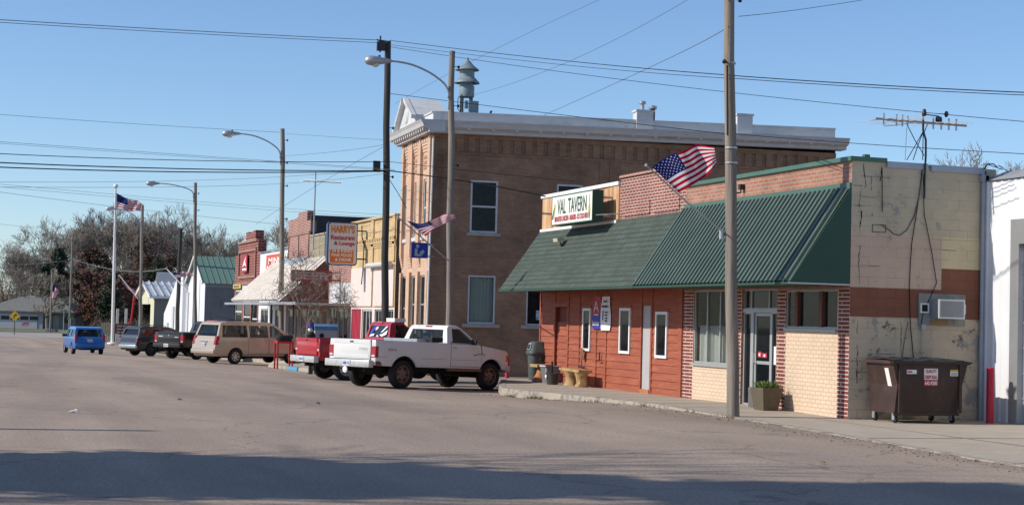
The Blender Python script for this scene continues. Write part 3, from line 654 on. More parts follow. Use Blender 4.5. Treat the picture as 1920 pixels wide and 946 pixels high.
# ================================================================== white corrugated building on the right
M['corr']=mat('white_corrugated_metal',(.74,.75,.77),.5,var=.05,vs=1,spec=.5)
XW=20.2
wb=thing('metal_building','white corrugated metal building at the right edge behind the red bollard','building',(XW,YC-.1,0))
def corr(mb,O,U,N,L,z0,z1,pitch=.2,amp=.018,top=None,m=0):
    n=int(L/pitch); pr=[(0,0),(.35,0),(.5,1),(.65,1),(.8,0)]
    pts=[((i+a)*L/n,h*amp) for i in range(n) for a,h in pr]+[(L,0)]
    for (a,ha),(b,hb) in zip(pts,pts[1:]):
        if b-a<1e-6: continue
        za=top(a) if top else z1; zb=top(b) if top else z1
        mb.poly([O+U*a+N*ha+UZ*z0,O+U*b+N*hb+UZ*z0,O+U*b+N*hb+UZ*zb,O+U*a+N*ha+UZ*za],m)
US_=Vector((0,-1,0))
mb=MB(); corr(mb,Vector((XW,YC-.02,0)),US_,NX_,0.97,-.1,4.92,pitch=.2,amp=.018); corr(mb,Vector((XW,YC-.99,0)),US_,NX_,9,4.1,4.92,pitch=.2,amp=.018); mb.build('corrugated_wall',M['corr'],wb)
mb=MB(); mb.box(XW-.04,XW+.05,YC-.14,YC+.0,0,5.05); mb.build('corner_trim',M['silv'],wb)
mb=MB(); mb.box(XW-.03,XW+.1,YC-1.27,YC-.99,0,4.1); mb.box(XW-.03,XW+.1,YC-8,YC-1.27,3.6,4.1); mb.build('door_jamb',M['galv'],wb)
mb=MB(); mb.box(XW+.1,XW+.15,YC-8,YC-1.27,0,3.6); 
for z in fr(0,3.5,.5): mb.box(XW+.085,XW+.1,YC-8,YC-1.27,z,z+.04)
mb.build('garage_door',M['galv'],wb)
mb=MB(); mb.poly([(XW-.06,YC-.02,4.93),(XW-.06,YC-12,4.93),(XW+.5,YC-12,5.17),(XW+.5,YC-.02,5.17)]); mb.poly([(XW+.5,YC-.02,5.17),(XW+.5,YC-12,5.17),(XW+9,YC-12,5.5),(XW+9,YC-.02,5.5)]); mb.poly([(XW-.06,YC-.02,4.93),(XW+.5,YC-.02,5.17),(XW+9,YC-.02,5.5),(XW+9,YC-.02,4.5),(XW,YC-.02,4.5)]); mb.build('roof',mat('grey_roof_metal',(.3,.3,.3),.6,var=.1),wb)
mb=MB(); mb.box(XW+.05,XW+9,YC-12,YC-11.9,0,5.0); mb.build('side_wall',M['corr'],wb)
# ================================================================== two storey brick library
M['brkL']=brick('brown_pink_brick',(.34,.195,.12),(.27,.15,.095),(.27,.185,.125),ms=.009,dirt=.35,patch=(.36,.31,.27),pt=.69,ps=1.1,bh=.08)
M['brkP']=brick('pale_pink_brick',(.62,.41,.29),(.56,.37,.26),(.6,.44,.33),ms=.009,dirt=.15,bh=.085)
M['stone']=mat('sill_stone',(.36,.33,.3),.85,var=.15)
LO=Vector((17.1,60.12,0)); _a=R(2.76); LV=Vector((math.sin(_a),math.cos(_a),0)); _b=R(94.8); LU=Vector((math.sin(_b),math.cos(_b),0))
LNs=Vector((LU.y,-LU.x,0)); LNf=Vector((-LV.y,LV.x,0))
if LNs.y>0: LNs=-LNs
if LNf.x>0: LNf=-LNf
gl_=gz(60)
lib=thing('library','two storey brown brick library building with white cornice, siren and white chimneys on its roof','library',(17.1,60.12,gl_))
LW=16.5; LF=5.05
mb=MB()
up=[(1.5,2.58,5.1,7.1),(4.9,5.95,5.1,7.1),(8.6,9.6,5.1,7.1),(12.2,13.2,5.1,7.1)]; lo_=[(1.5,2.57,1.64,3.48),(3.8,4.85,1.64,3.0)]
wall(mb,LO,LU,LNs,LW,gl_-.5,8.85,up+lo_,d=.18)
mb.build('side_wall',M['brkL'],lib)
mb=MB()   # corbel table: a row of recess-dark slots between brick dentils, shallow pilasters
z0=8.15
for i in range(34):
    u=.9+i*.45
    if u>16.2: break
    mb.obox(LO+LU*u+UZ*(z0)+LNs*.002,LU*.28,LNs*.05,UZ*.52)
mb.obox(LO+UZ*8.67+LNs*.002,LU*LW,LNs*.07,UZ*.18); mb.obox(LO+UZ*8.05+LNs*.003,LU*LW,LNs*.03,UZ*.09)
for u in (.0,.02,6.6,7.0,16.1): mb.obox(LO+LU*(u+.003)+UZ*4.2+LNs*.0015,LU*.38,LNs*.028,UZ*3.85)
mb.obox(LO+UZ*4.2+LNs*.002,LU*LW,LNs*.03,UZ*.07)
mb.build('brick_corbels',M['brkL'],lib)
for h in up:
    window(lib,LO+LU*h[0]+UZ*h[2],LU,LNs,h[1]-h[0],h[3]-h[2],t=.07,fm='whited',gm='glass',trans=(1.0,),sill=(.12,.12,.06,'stone'),inset=.07)
window(lib,LO+LU*1.5+UZ*1.64,LU,LNs,1.07,1.84,t=.06,fm='whited',gm='glassc',sill=(.2,.14,.06,'stone'),inset=.07,curtain=(.05,1.8,'blind',.012))
f=window(lib,LO+LU*3.8+UZ*1.64,LU,LNs,1.05,1.36,t=.05,fm='whited',sill=(.2,.14,.06,'stone'),inset=.07)
mb=MB(); mb.obox(LO+LU*4.2+UZ*1.85-LNs*.02,LU*.22,LNs*.005,UZ*.36); mb.build('poster',mat('poster_blue',(.12,.25,.42),.6,col2=(.5,.55,.55),c2s=8),f)
# front
mb=MB(); fw=[(.55,1.45,4.95,7.15),(2.25,3.0,4.95,7.15),(4.15,4.7,4.95,7.15),(.5,1.6,.5,3.45),(2.3,3.1,.5,3.45),(4.0,4.85,.1,3.45)]
wall(mb,LO,LV,LNf,LF,gl_-.5,8.8,fw,d=.2); mb.build('front_wall',M['brkP'],lib)
mb=MB()
for v,wd in ((.002,.42),(1.62,.5),(3.12,.75),(4.72,.32)):
    mb.obox(LO+LV*v+UZ*4.3+LNf*.002,LV*wd,LNf*.12,UZ*4.45)
    for k in range(5): mb.obox(LO+LV*(v-.0)+UZ*(4.3-.1*(k+1))+LNf*.002,LV*wd,LNf*(.11-.02*k),UZ*.097)
    mb.obox(LO+LV*v+UZ*gl_+LNf*.002,LV*wd*.8,LNf*.1,UZ*(3.6-gl_))
for v0,v1 in ((.43,1.6),(2.13,3.1),(3.88,4.7)):
    for k in range(4): mb.obox(LO+LV*v0+UZ*(8.2+.12*k)+LNf*.002,LV*(v1-v0),LNf*(.03+.025*k),UZ*.117)
    for i in range(5):
        for k in range(3): mb.obox(LO+LV*(v0+.08+(v1-v0-.16)*i/5)+UZ*(7.55+.2*k)+LNf*.002,LV*.1,LNf*.05,UZ*.1)
mb.build('pilasters',M['brkP'],lib)
for h in fw:
    upz=h[2]>4
    window(lib,LO+LV*h[0]+UZ*h[2],LV,LNf,h[1]-h[0],h[3]-h[2],t=.06,fm='whited' if upz else 'frame',trans=((h[3]-h[2])*.5,) if upz else ((h[3]-h[2])*.62,),inset=.1,sill=(.06,.14,.08,'whited'))
mb=MB(); mb.tube([LO+LV*.05+LNf*.06-LU*.0+UZ*gl_+LNs*.07,LO+LV*.05+LNs*.07+LNf*.0+UZ*8.7],.035,6); mb.build('downspout',M['white'],lib)
# cornice: profile extruded along side and front
def lz(u): return .0+.22*u/LW
def cornice(mb,O,U,N,L,prof,ext0=0,ext1=0,rise=0):
    """prof: (n, z) closed polygon, z from 8.8"""
    n=len(prof); A=[O+U*(-ext0)+N*p+UZ*z for p,z in prof]; B=[O+U*(L+ext1)+N*p+UZ*(z+rise) for p,z in prof]
    for i in range(n):
        j=(i+1)%n; mb.poly([A[i],B[i],B[j],A[j]])
    mb.poly(A); mb.poly(B[::-1])
pr=[(-.3,8.8),(.28,8.8),(.28,8.92),(.5,9.0),(.55,9.13),(.62,9.24),(-.3,9.27)]
mb=MB(); cornice(mb,LO,LU,LNs,LW,pr,.3,.35,.18); cornice(mb,LO+LNf*0.0,LV,LNf,LF,[(p*1.05,z+.001) for p,z in pr],.62,.55,0)
for i in range(18): mb.obox(LO+LU*(.3+i*.93)+UZ*(8.93+.011*i)+LNs*.28,LU*.12,LNs*.19,UZ*.09)
for i in range(15): mb.obox(LO+LV*(-.3+i*.38)+UZ*8.86+LNf*.28,LV*.12,LNf*.2,UZ*.1)
mb.build('cornice',M['whited'],lib)
mb=MB(); cornice(mb,LO-LU*0,LU,LNs,LW-.05,[(-.25,9.2),(.05,9.2),(.05,9.56),(.1,9.58),(.1,9.64),(-.25,9.64)],-.02,0,.22)
cornice(mb,LO,LV,LNf,1.35,[(-.25,9.2),(.05,9.2),(.05,9.56),(.1,9.58),(.1,9.63),(-.25,9.63)],.09,0)
mb.build('parapet',M['whited'],lib)
# pediment on the front
mb=MB(); P0=LO+LV*2.1; 
pts=[(0,9.22),(3.3,9.22),(3.3,9.5),(1.9,10.55),(1.5,10.55),(0,9.75)]
mb.prism([P0+LV*a+UZ*z+LNf*.25 for a,z in pts],-LNf*1.3)
for (a,z),(b,y) in (((-.12,9.72),(1.5,10.58)),((1.85,10.58),(3.42,9.42))):
    mb.prism([P0+LV*a+UZ*z+LNf*.45,P0+LV*b+UZ*y+LNf*.45,P0+LV*b+UZ*(y-.16)+LNf*.45,P0+LV*a+UZ*(z-.16)+LNf*.45],-LNf*.2)
mb.build('pediment',M['whited'],lib)
mb=MB(); mb.lathe(P0+LV*1.65+UZ*9.85+LNf*.26,LNf,[(.0,.06),(.28,.05),(.34,.0)],16); mb.build('medallion',M['whited'],lib)
mb=MB(); O=LO+UZ*9.2
mb.poly([O+LNs*-.1,O+LU*LW-LNs*.1,O+LU*LW+LV*LF*.95,O+LV*LF*.95]); mb.build('roof',M['tar'],lib)
mb=MB(); wall(mb,LO+LV*LF,LU,-LNs,LW,gl_-.5,9.25,[]); wall(mb,LO+LU*LW,LV,-LNf,LF,gl_-.5,9.25,[]); mb.build('rear_wall',M['brkL'],lib)
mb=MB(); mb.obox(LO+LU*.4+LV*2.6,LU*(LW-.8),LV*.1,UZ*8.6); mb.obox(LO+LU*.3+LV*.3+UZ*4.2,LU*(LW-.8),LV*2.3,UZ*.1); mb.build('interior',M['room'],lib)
for u0,u1,z1 in ((8.02,8.7,10.14),(12.2,12.85,10.22)):
    mb=MB(); o=LO+LU*u0-LNs*.35; mb.obox(o+UZ*9.26,LU*(u1-u0),LNs*.5,UZ*(z1-9.34)); mb.obox(o-LU*.04+UZ*(z1-.08)+LNs*-.04,LU*(u1-u0+.08),LNs*.58,UZ*.08); c=mb.build('chimney',M['whited'],lib)
    if u0<9:
        mb=MB(); mb.lathe(o+LU*.3+LNs*.25+UZ*z1,UZ,[(.08,0),(.08,.26),(.14,.26),(.14,.36),(.0,.38)],12); mb.build('flue',M['galv'],c,smooth=True)
mb=MB(); mb.lathe(LO+LU*8.95-LNs*.7+UZ*9.3,UZ,[(.1,0),(.1,1.0)],12); vp=mb.build('vent_pipe',M['dmet'],lib,smooth=True)
mb=MB(); mb.lathe(LO+LU*8.95-LNs*.7+UZ*10.3,UZ,[(.16,0),(.17,.05),(.17,.12),(.0,.16)],12); mb.build('cap',M['galv'],vp,smooth=True)
# siren
SO=LO+LU*1.52-LNs*1.3; siren=thing('warning_siren','grey two tier warning siren on legs standing on the library roof','siren',SO+UZ*9.25)
M['sir']=mat('blue_grey_enamel',(.2,.26,.28),.5,var=.12,vs=4)
mb=MB(); mb.lathe(SO,UZ,[(.03,11.98),(.04,11.9),(.25,11.66),(.46,11.5),(.47,11.47),(.3,11.5)],24); mb.build('cap',M['sir'],siren,smooth=True)
mb=MB(); mb.lathe(SO,UZ,[(.29,11.5),(.29,11.2),(.36,11.14),(.49,11.0),(.5,10.96),(.3,11.0)],24); mb.build('skirt',M['sir'],siren,smooth=True)
mb=MB(); mb.lathe(SO,UZ,[(.24,11.0),(.24,10.85)],24); mb.lathe(SO,UZ,[(.29,10.86),(.3,10.84),(.3,10.45),(.29,10.42),(0,10.42)],24); dm=mb.build('drum',M['sir'],siren,smooth=True)
for a,b in ((-.18,-.15),(.18,-.15),(.18,.15),(-.18,.15)):
    mb=MB(); mb.tube([SO+LU*a+LV*b+UZ*9.22,SO+LU*a+LV*b+UZ*10.44],.035,6); mb.build('leg',M['dmet'],siren)
mb=MB(); mb.obox(SO+LU*.05-LV*.32+UZ*9.75,LU*.36,LV*.16,UZ*.5); mb.build('control_box',M['sir'],siren)
mb=MB(); mb.obox(SO+LU*-.12-LV*.3+UZ*9.95,LU*.12,LV*.12,UZ*.3); mb.build('switch_box',M['sir'],siren)
mb=MB(); mb.tube([SO+LU*-.2+LV*-.2+UZ*10.5,SO+LU*-.38-LV*.2+UZ*10.35,SO+LU*-.4-LV*.2+UZ*9.95,SO+LU*-.2-LV*.2+UZ*9.7],.018,6); mb.build('conduit',M['dmet'],siren)
mb=MB(); mb.obox(SO+LU*.06-LV*.3+UZ*9.35,LU*.09,LV*.05,UZ*.38); mb.build('warning_plate',mat('yellow_enamel',(.55,.4,.05),.5),siren)
mb=MB(); p=LO+LU*2.2-LNs*.3+UZ*9.6; mb.prism([p,p+LU*.05+UZ*0,p+LU*.15+UZ*.22,p+LU*.06+UZ*.22],LV*.05); tag(mb.build('roof_vent',M['dmet']),'small dark bent vent on the library parapet right of the siren','vent')
# library sign projecting from the corner
ls=thing('library_sign','square blue sign with a pale reading figure hung on the library corner','sign',atX(788,490,16.5))
sa=atY(772,454,59.6); sb=atY(802,484,59.6)
M['blu']=mat('blue_sign_paint',(.012,.04,.3),.45,var=.05); M['pal']=mat('pale_grey_paint',(.4,.43,.45),.5,var=.03)
mb=MB(); mb.box(sa.x,sb.x,59.6,59.66,sb.z,sa.z); fcp=mb.build('panel',M['blu'],ls)
W_=sb.x-sa.x; H_=sa.z-sb.z; O=Vector((sa.x,59.597,sb.z))
mb=MB(); ell(mb,O,UX,UZ,.36*W_,.77*H_,.1*W_,.12*H_,0); 
for poly in ([(.19,.12),(.44,.12),(.6,.12),(.7,.2),(.62,.26),(.42,.25),(.36,.3),(.36,.6),(.3,.64),(.2,.58)],[(.46,.36),(.7,.56),(.8,.4),(.72,.3),(.66,.14),(.6,.22)]):
    mb.poly([O+UX*(a*W_)+UZ*(b*H_)+NY_*.004 for a,b in poly])
mb.build('emblem',M['pal'],fcp)
mb=MB(); mb.tube([(sb.x,59.63,sa.z-.08),(17.15,59.9,sa.z-.05),(17.3,60.1,sa.z-.05)],.025,6); mb.tube([(sb.x,59.63,sb.z+.08),(17.15,59.9,sb.z+.08),(17.3,60.1,sb.z+.08)],.025,6); mb.tube([(sb.x,59.6,sa.z),(sb.x,59.6,sb.z)],.02,6); mb.build('bracket',M['galv'],ls)
# ================================================================== the row beyond the library
def shop(name,label,cat,y0,y1,z1,m,holes,zone=None,mats=None,depth=16,top=None,side='tar',X=XF,sidez=None):
    g=gz(y1)-.4; t=thing(name,label,cat,(X,y0,gz(y0)))
    mb=MB(); wall(mb,(X,y0,0),UY,NX_,y1-y0,g,z1,holes,d=.2,zone=zone,top=top); mb.build('front_wall',mats or [M[m]],t)
    sz=(sidez or z1)-.15
    mb=MB(); mb.box(X+.02,X+depth,y0+.01,y0+.2,g,sz); mb.box(X+.02,X+depth,y1-.2,y1-.01,g,sz); mb.box(X+depth-.2,X+depth,y0+.2,y1-.2,g,sz); mb.build('side_wall',M[side],t)
    mb=MB(); mb.box(X+.05,X+depth,y0+.05,y1-.05,sz-.5,sz-.4); mb.build('roof',M['tar'],t)
    mb=MB(); mb.box(X+2.2,X+2.3,y0+.2,y1-.2,g,sz-.6); mb.build('interior',M['room'],t)
    return t
# yellow brick shop
M['brkY']=brick('yellow_brick',(.66,.47,.24),(.6,.42,.21),(.5,.4,.26),dirt=.25,patch=(.3,.23,.13),pt=.66,bh=.085)
M['pink']=mat('pinkish_white_board',(.72,.6,.55),.8,var=.07,vs=2,stretch=(1,1,.2),col2=(.6,.46,.42),c2=.66,c2s=4)
ya,yb=65.18,72.95
hs=[(.15,3.3,-.2,2.12),(3.75,5.6,-.2,2.12),(5.75,7.55,-.2,2.12)]
zy=lambda u,z: 0 if z>2.2 else 1
yel=shop('yellow_brick_shop','yellow brick shop with two pinkish white panels and a rolled awning left of the library','shop',ya,yb,5.95,'brkY',hs,zone=([],[2.2],zy),mats=[M['brkY'],M['pink']])
O=Vector((XF,ya,0))
mb=MB()
for u0,u1 in ((.1,3.45),(3.75,7.6)): mb.obox(O+UY*u0+UZ*2.25+NX_*.002,UY*(u1-u0),NX_*.06,UZ*1.68)
mb.build('white_panel',M['pink'],yel)
mb=MB(); mb.obox(O+UZ*5.95+NX_*-.2,UY*(yb-ya),NX_*.3,UZ*.08); 
for k in range(3): mb.obox(O+UZ*(4.72+.09*k)+NX_*.002,UY*(yb-ya),NX_*(.03+.03*k),UZ*.087)
for i in range(26): mb.obox(O+UY*(.1+i*.3)+UZ*4.98+NX_*.002,UY*.16,NX_*.1,UZ*.14)
for u in (.1,3.7,7.2): mb.obox(O+UY*u+UZ*4.1+NX_*.002,UY*.4,NX_*.06,UZ*1.85)
mb.build('brick_trim',M['brkY'],yel)
mb=MB(); mb.tube([O+UY*.15+UZ*3.98+NX_*.2,O+UY*4.0+UZ*3.98+NX_*.2],.11,10); mb.build('rolled_awning',M['whited'],yel,smooth=True)
mb=MB(); mb.obox(O+UY*5.78+UZ*(-.5)+NX_*-.05,UY*1.75,NX_*.04,UZ*2.6)
for k in range(7): mb.obox(O+UY*(5.8+.25*k)+UZ*-.5+NX_*-.01,UY*.04,NX_*.03,UZ*2.6)
mb.build('pink_panelling',mat('pink_red_paint',(.5,.06,.1),.6,var=.1),yel)
window(yel,O+UY*.15+UZ*-.2,UY,NX_,3.15,2.32,t=.06,fm='frame',mull=(.5,1.0,1.55,2.1,2.6),inset=.1)
window(yel,O+UY*3.75+UZ*-.2,UY,NX_,1.85,2.32,t=.07,fm='whited',mull=(.6,1.2),inset=.1)
# bar: tan stone upper, red brick and white panel to the right
M['tanst']=brick('tan_stone_block',(.3,.26,.18),(.26,.225,.16),(.36,.31,.23),bw=.45,bh=.3,ms=.02,dirt=.25)
ba,bb=73.0,82.3
def zb_(u,z):
    if z>4.15: return 0
    if u<4.4: return 1 if z>3.32 else (2 if z>2.38 else 1)
    return 1
hs=[(.5,2.5,-.4,2.2),(2.7,4.4,-.4,2.2),(5.0,5.9,-.4,2.1),(6.6,8.9,.3,2.1)]
bar=shop('tan_stone_bar','low tan stone bar front with red brick corner and white panel under the restaurant sign','bar',ba,bb,5.75,'tanst',hs,zone=([4.4],[2.38,3.32,4.15],zb_),mats=[M['tanst'],M['brkT'],M['whited']])
O=Vector((XF,ba,0)); 
for h in hs: window(bar,O+UY*h[0]+UZ*h[2],UY,NX_,h[1]-h[0],h[3]-h[2],t=.07,fm='frame',mull=((h[1]-h[0])*.5,),inset=.08)
mb=MB(); mb.obox(O+UZ*5.75-NX_*.25,UY*(bb-ba),NX_*.3,UZ*.07); mb.build('coping',M['stone'],bar)
# brown brick building with a broken stepped parapet
na,nb=82.3,88.1
hs=[(.4,2.0,.2,2.1),(2.6,3.4,-.6,2.1),(3.9,5.3,.2,2.1)]
bro=shop('brown_brick_building','tall narrow brown brick building with stepped parapet rising behind the bar','building',na,nb,6.75,'brkT',hs,top=[(0,6.6),(.9,6.6),(.901,6.95),(3.2,7.1),(3.201,6.9),(5.8,6.75)],sidez=7.0,depth=13)
O=Vector((XF,na,0))
mb=MB(); mb.obox(O+UY*.9+UZ*6.5+UX*.004,UY*2.2,UX*.4,UZ*.62); mb.obox(O+UY*5.2+UZ*6.4+UX*.004,UY*.58,UX*.35,UZ*.45); mb.obox(O+UY*.003+UZ*6.0+UX*.004,UY*5.79,UX*.3,UZ*.58)
for z in (5.95,4.7): mb.obox(O+UZ*z+NX_*.002,UY*5.8,NX_*.06,UZ*.09)
for u in (.2,2.8,5.4): mb.obox(O+UY*u+UZ*4.8+NX_*.002,UY*.12,NX_*.05,UZ*1.1)
mb.build('brick_trim',M['brkT'],bro)
mb=MB(); mb.obox(O+UZ*4.46+NX_*.003,UY*5.8,NX_*.3,UZ*.24); mb.build('blue_flashing',mat('light_blue_metal',(.3,.38,.48),.5),bro)
for h in hs: window(bro,O+UY*h[0]+UZ*h[2],UY,NX_,h[1]-h[0],h[3]-h[2],t=.07,fm='whited',inset=.08)
# rusty tin awning
M['rust']=mat('rusty_tin',(.78,.71,.62),.65,var=.2,vs=3,stretch=(1,1,.3),col2=(.5,.35,.24),c2=.63,c2s=2.5)
ta=thing('tin_awning','rusty corrugated tin awning sloping over the fronts of the bar and brown building','awning',(XF,78,2.3))
mb=MB(); awning(mb,77.8,91.5,XF-.05,4.55,14.75,2.42,pitch=.6,hh=.13); mb.build('tin_sheet',M['rust'],ta)
mb=MB(); mb.prism([(XF-.01,77.75,4.5),(14.8,77.75,2.42),(XF-.01,77.75,2.42)],(0,.04,0)); mb.build('end_triangle',M['mull'],ta)  # dark sheet added for the shade inside the open awning end
mb=MB()
cn=thing('marquee_canopy','thin flat pale canopy running along the old shop fronts above the pavement','canopy',(XF,72.9,2.3))
mb=MB(); mb.box(14.6,XF-.01,72.9,93.0,2.27,2.36); mb.box(14.57,14.6,72.88,93.02,2.26,2.38); mb.build('deck',M['silv'],cn)
for y in (75,80.5,86,91.5):
    mb=MB(); mb.tube([(14.9,y,gz(y)),(14.9,y,2.26)],.04,6); mb.build('post',M['dmet'],cn)
# white metal shop
wa,wb_=88.1,96.4
hs=[(.6,3.2,-.3,2.1),(3.8,4.7,-.7,2.1),(5.2,7.6,-.3,2.1)]
wh=shop('white_metal_shop','white corrugated shop with an orange red sign and sloping white metal roof','shop',wa,wb_,5.3,'corr',hs,depth=12,sidez=5.2,side='corr')
O=Vector((XF,wa,0))
for h in hs: window(wh,O+UY*h[0]+UZ*h[2],UY,NX_,h[1]-h[0],h[3]-h[2],t=.08,fm='frame',inset=.08,mull=((h[1]-h[0])*.5,))
mb=MB(); A=Vector((XF-.1,wa,5.32)); mb.v=[]
for i in range(28):
    y=wa+i*(wb_-wa)/28; mb.poly([(XF-.1,y,5.32),(XF+4,y,6.35),(XF+4,y+.26,6.35),(XF-.1,y+.26,5.32)]); mb.poly([(XF-.1,y+.26,5.32),(XF-.1,y+.26,5.37),(XF+4,y+.26,6.4),(XF+4,y+.26,6.35)])
mb.build('metal_roof',M['corr'],wh)
mb=MB(); mb.box(XF+3.95,XF+4.15,wa,wb_,6.3,6.48); mb.box(XF+4.0,XF+4.1,wa,wb_,5,6.3); mb.build('ridge_cap',M['mull'],wh)
sg2=thing('mart_sign','orange red sign with white capitals on the white corrugated shop front','sign',(XF-.08,89.3,3.9))
mb=MB(); mb.box(XF-.09,XF-.02,89.3,93.95,3.9,5.13); p_=mb.build('panel',mat('orange_red_paint',(.6,.09,.04),.5,var=.05),sg2)
mb=MB(); mb.text('MINI',Vector((XF-.095,93.2,4.6)),US,UZ,3.2,.36,bold=.02); mb.text('MART',Vector((XF-.095,93.6,4.1)),US,UZ,3.9,.44,bold=.02); mb.build('lettering',M['letW'],p_)
# dark red brick shop with crown parapet
ra,rb=96.4,105.3
M['brkD']=brick('dark_red_brick_white_joints',(.24,.06,.045),(.19,.05,.04),(.42,.27,.23),bw=.5,bh=.16,ms=.018,dirt=.25)
hs=[(.5,2.3,-.6,2.6),(2.9,5.4,-.3,2.6),(5.9,8.5,-.6,3.25)]
rd=shop('red_brick_shop','dark red brick shop with a stepped crown parapet and recessed brick panel','shop',ra,rb,6.2,'brkD',hs,top=[(0,5.45),(1.0,5.45),(1.01,6.1),(1.9,6.2),(5.3,6.2),(7.6,6.15),(7.61,5.45),(8.9,5.42)],depth=14,sidez=5.6,side='brkT')
O=Vector((XF,ra,0))
mb=MB(); mb.box(XF+.0,XF+.5,98.2,101.6,6.19,6.68); mb.box(XF,XF+.5,98.2,99.2,6.68,6.78); mb.box(XF,XF+.5,100.6,101.6,6.68,6.76)
mb.box(XF+.001,XF+.5,ra+.8,ra+7.8,5.3,6.19); mb.build('crown',M['brkD'],rd)
mb=MB(); mb.frame(O+UY*1.2+UZ*3.95+NX_*.002,UY,UZ,NX_,6.1,1.75,.16,.09); mb.obox(O+UY*1.0+UZ*6.1+NX_*.002,UY*6.6,NX_*.08,UZ*.12); mb.obox(O+UZ*3.55+NX_*.002,UY*8.9,NX_*.1,UZ*.1); mb.build('brick_frame',M['brkT'],rd)
mb=MB(); mb.obox(O+UY*.1+UZ*2.65+NX_*.002,UY*5.6,NX_*.05,UZ*.85); mb.build('transom_panel',M['whited'],rd)
for h in hs: window(rd,O+UY*h[0]+UZ*h[2],UY,NX_,h[1]-h[0],h[3]-h[2],t=.09,fm='whited',inset=.08,trans=((h[3]-h[2])*.65,))
mb=MB(); mb.obox(O+UY*3.7+UZ*4.3+NX_*.1,UY*1.75,NX_*.05,UZ*1.1); bn=tag(mb.build('shop_banner',RD),'small red banner with a white mark on the recessed brick panel','banner')
mb=MB(); q=O+NX_*.156
mb.poly([q+UY*5.3+UZ*4.62,q+UY*4.8+UZ*4.95,q+UY*4.1+UZ*5.3,q+UY*4.3+UZ*4.95,q+UY*3.9+UZ*4.62,q+UY*4.5+UZ*4.75]); mb.obox(q+UY*3.8+UZ*4.42,UY*1.5,NX_*.002,UZ*.12); mb.build('emblem',M['letW'],bn)
mb=MB(); mb.box(XF-.12,XF-.06,102.3,105.2,3.33,3.6); ys_=tag(mb.build('yellow_sign',mat('yellow_sign_paint',(.55,.4,.08),.5)),'narrow yellow sign with dark print at the far end of the red brick shop','sign')
mb=MB(); [mb.box(XF-.125,XF-.12,104.5-.5*i,104.8-.5*i,3.4,3.52) for i in range(4)]; mb.build('lettering',M['letK'],ys_)
# BEER sign and restaurant sign, both facing down the street
bs_a=atY(547,505,75.2); bs_b=atY(622,529,75.2)
be=thing('beer_sign','weathered red sign with grey BEER capitals hung over the canopy','sign',(bs_b.x,75.2,bs_b.z))
mb=MB(); mb.box(bs_a.x,bs_b.x,75.2,75.4,bs_b.z,bs_a.z); mb.frame((bs_a.x,75.2,bs_b.z),UX,UZ,NY_,bs_b.x-bs_a.x,bs_a.z-bs_b.z,.03,.02); p_=mb.build('panel',mat('faded_red_paint',(.28,.06,.045),.6,var=.25,vs=4),be)
mb=MB(); mb.text('BEER',Vector((bs_a.x+.13,75.195,bs_b.z+.1)),UX,UZ,(bs_b.x-bs_a.x)*.86,(bs_a.z-bs_b.z)*.66,bold=.03); mb.build('lettering',mat('grey_letter_paint',(.33,.28,.27),.6,var=.15),p_)
mb=MB(); mb.tube([(bs_b.x,75.3,bs_a.z-.1),(XF,75.3,bs_a.z-.05)],.03,6); mb.tube([(bs_b.x,75.3,bs_b.z+.1),(XF,75.3,bs_b.z+.1)],.03,6); mb.tube([(bs_a.x+.3,75.3,bs_b.z),(bs_a.x+.3,75.3,2.4)],.03,6); mb.build('bracket',M['dmet'],be)
ha=atY(615,415,70.2); hb=atY(669,498,70.2); W_=hb.x-ha.x; H_=ha.z-hb.z
hg=thing('restaurant_sign','tall white hanging sign with orange and red restaurant lettering in a dark frame','sign',(hb.x,70.2,hb.z))
def rrect(O,U,V,w,h,r,n=5):
    pts=[]
    for cx,cy,a0 in ((w-r,r,-90),(w-r,h-r,0),(r,h-r,90),(r,r,180)):
        for i in range(n+1):
            a=R(a0+90*i/n); pts.append(O+U*(cx+r*math.cos(a))+V*(cy+r*math.sin(a)))
    return pts
O=Vector((ha.x,70.2,hb.z))
mb=MB(); mb.prism(rrect(O,UX,UZ,W_,H_,.14),(0,.3,0)); cb_=mb.build('cabinet',mat('navy_enamel',(.04,.06,.14),.4),hg)
mb=MB(); mb.prism(rrect(O+UX*.06+UZ*.05+NY_*.012,UX,UZ,W_-.1,H_-.1,.12),(0,.01,0)); fcs=mb.build('face',mat('off_white_sign',(.62,.6,.6),.45,var=.06),hg)
mb=MB(); mb.prism(rrect(O+UX*.13+UZ*.1+NY_*.018,UX,UZ,W_*.78,H_*.31,.05),(0,.005,0)); og=mb.build('orange_panel',mat('orange_sign_paint',(.62,.16,.02),.5,var=.08),hg)
q=O+NY_*.022
mb=MB(); mb.text("HARRY'S",q+UX*.16+UZ*H_*.745,UX,UZ,W_*.78,H_*.18,bold=.035); mb.build('lettering',mat('orange_lettering',(.6,.2,.02),.5),fcs)
mb=MB(); mb.text('Restaurant',q+UX*.15+UZ*H_*.585,UX,UZ,W_*.8,H_*.115,bold=.025); mb.text('& Lounge',q+UX*.3+UZ*H_*.435,UX,UZ,W_*.68,H_*.12,bold=.025); mb.build('lettering',M['letR'],fcs)
mb=MB(); mb.text('24 & KENO',q+UX*.2+UZ*H_*.3,UX,UZ,W_*.68,H_*.07,bold=.02); mb.text('FINE FOOD',q+UX*.2+UZ*H_*.2,UX,UZ,W_*.68,H_*.07,bold=.02); mb.text('& DRINK',q+UX*.36+UZ*H_*.095,UX,UZ,W_*.55,H_*.07,bold=.02); mb.build('lettering',M['letW'],og)
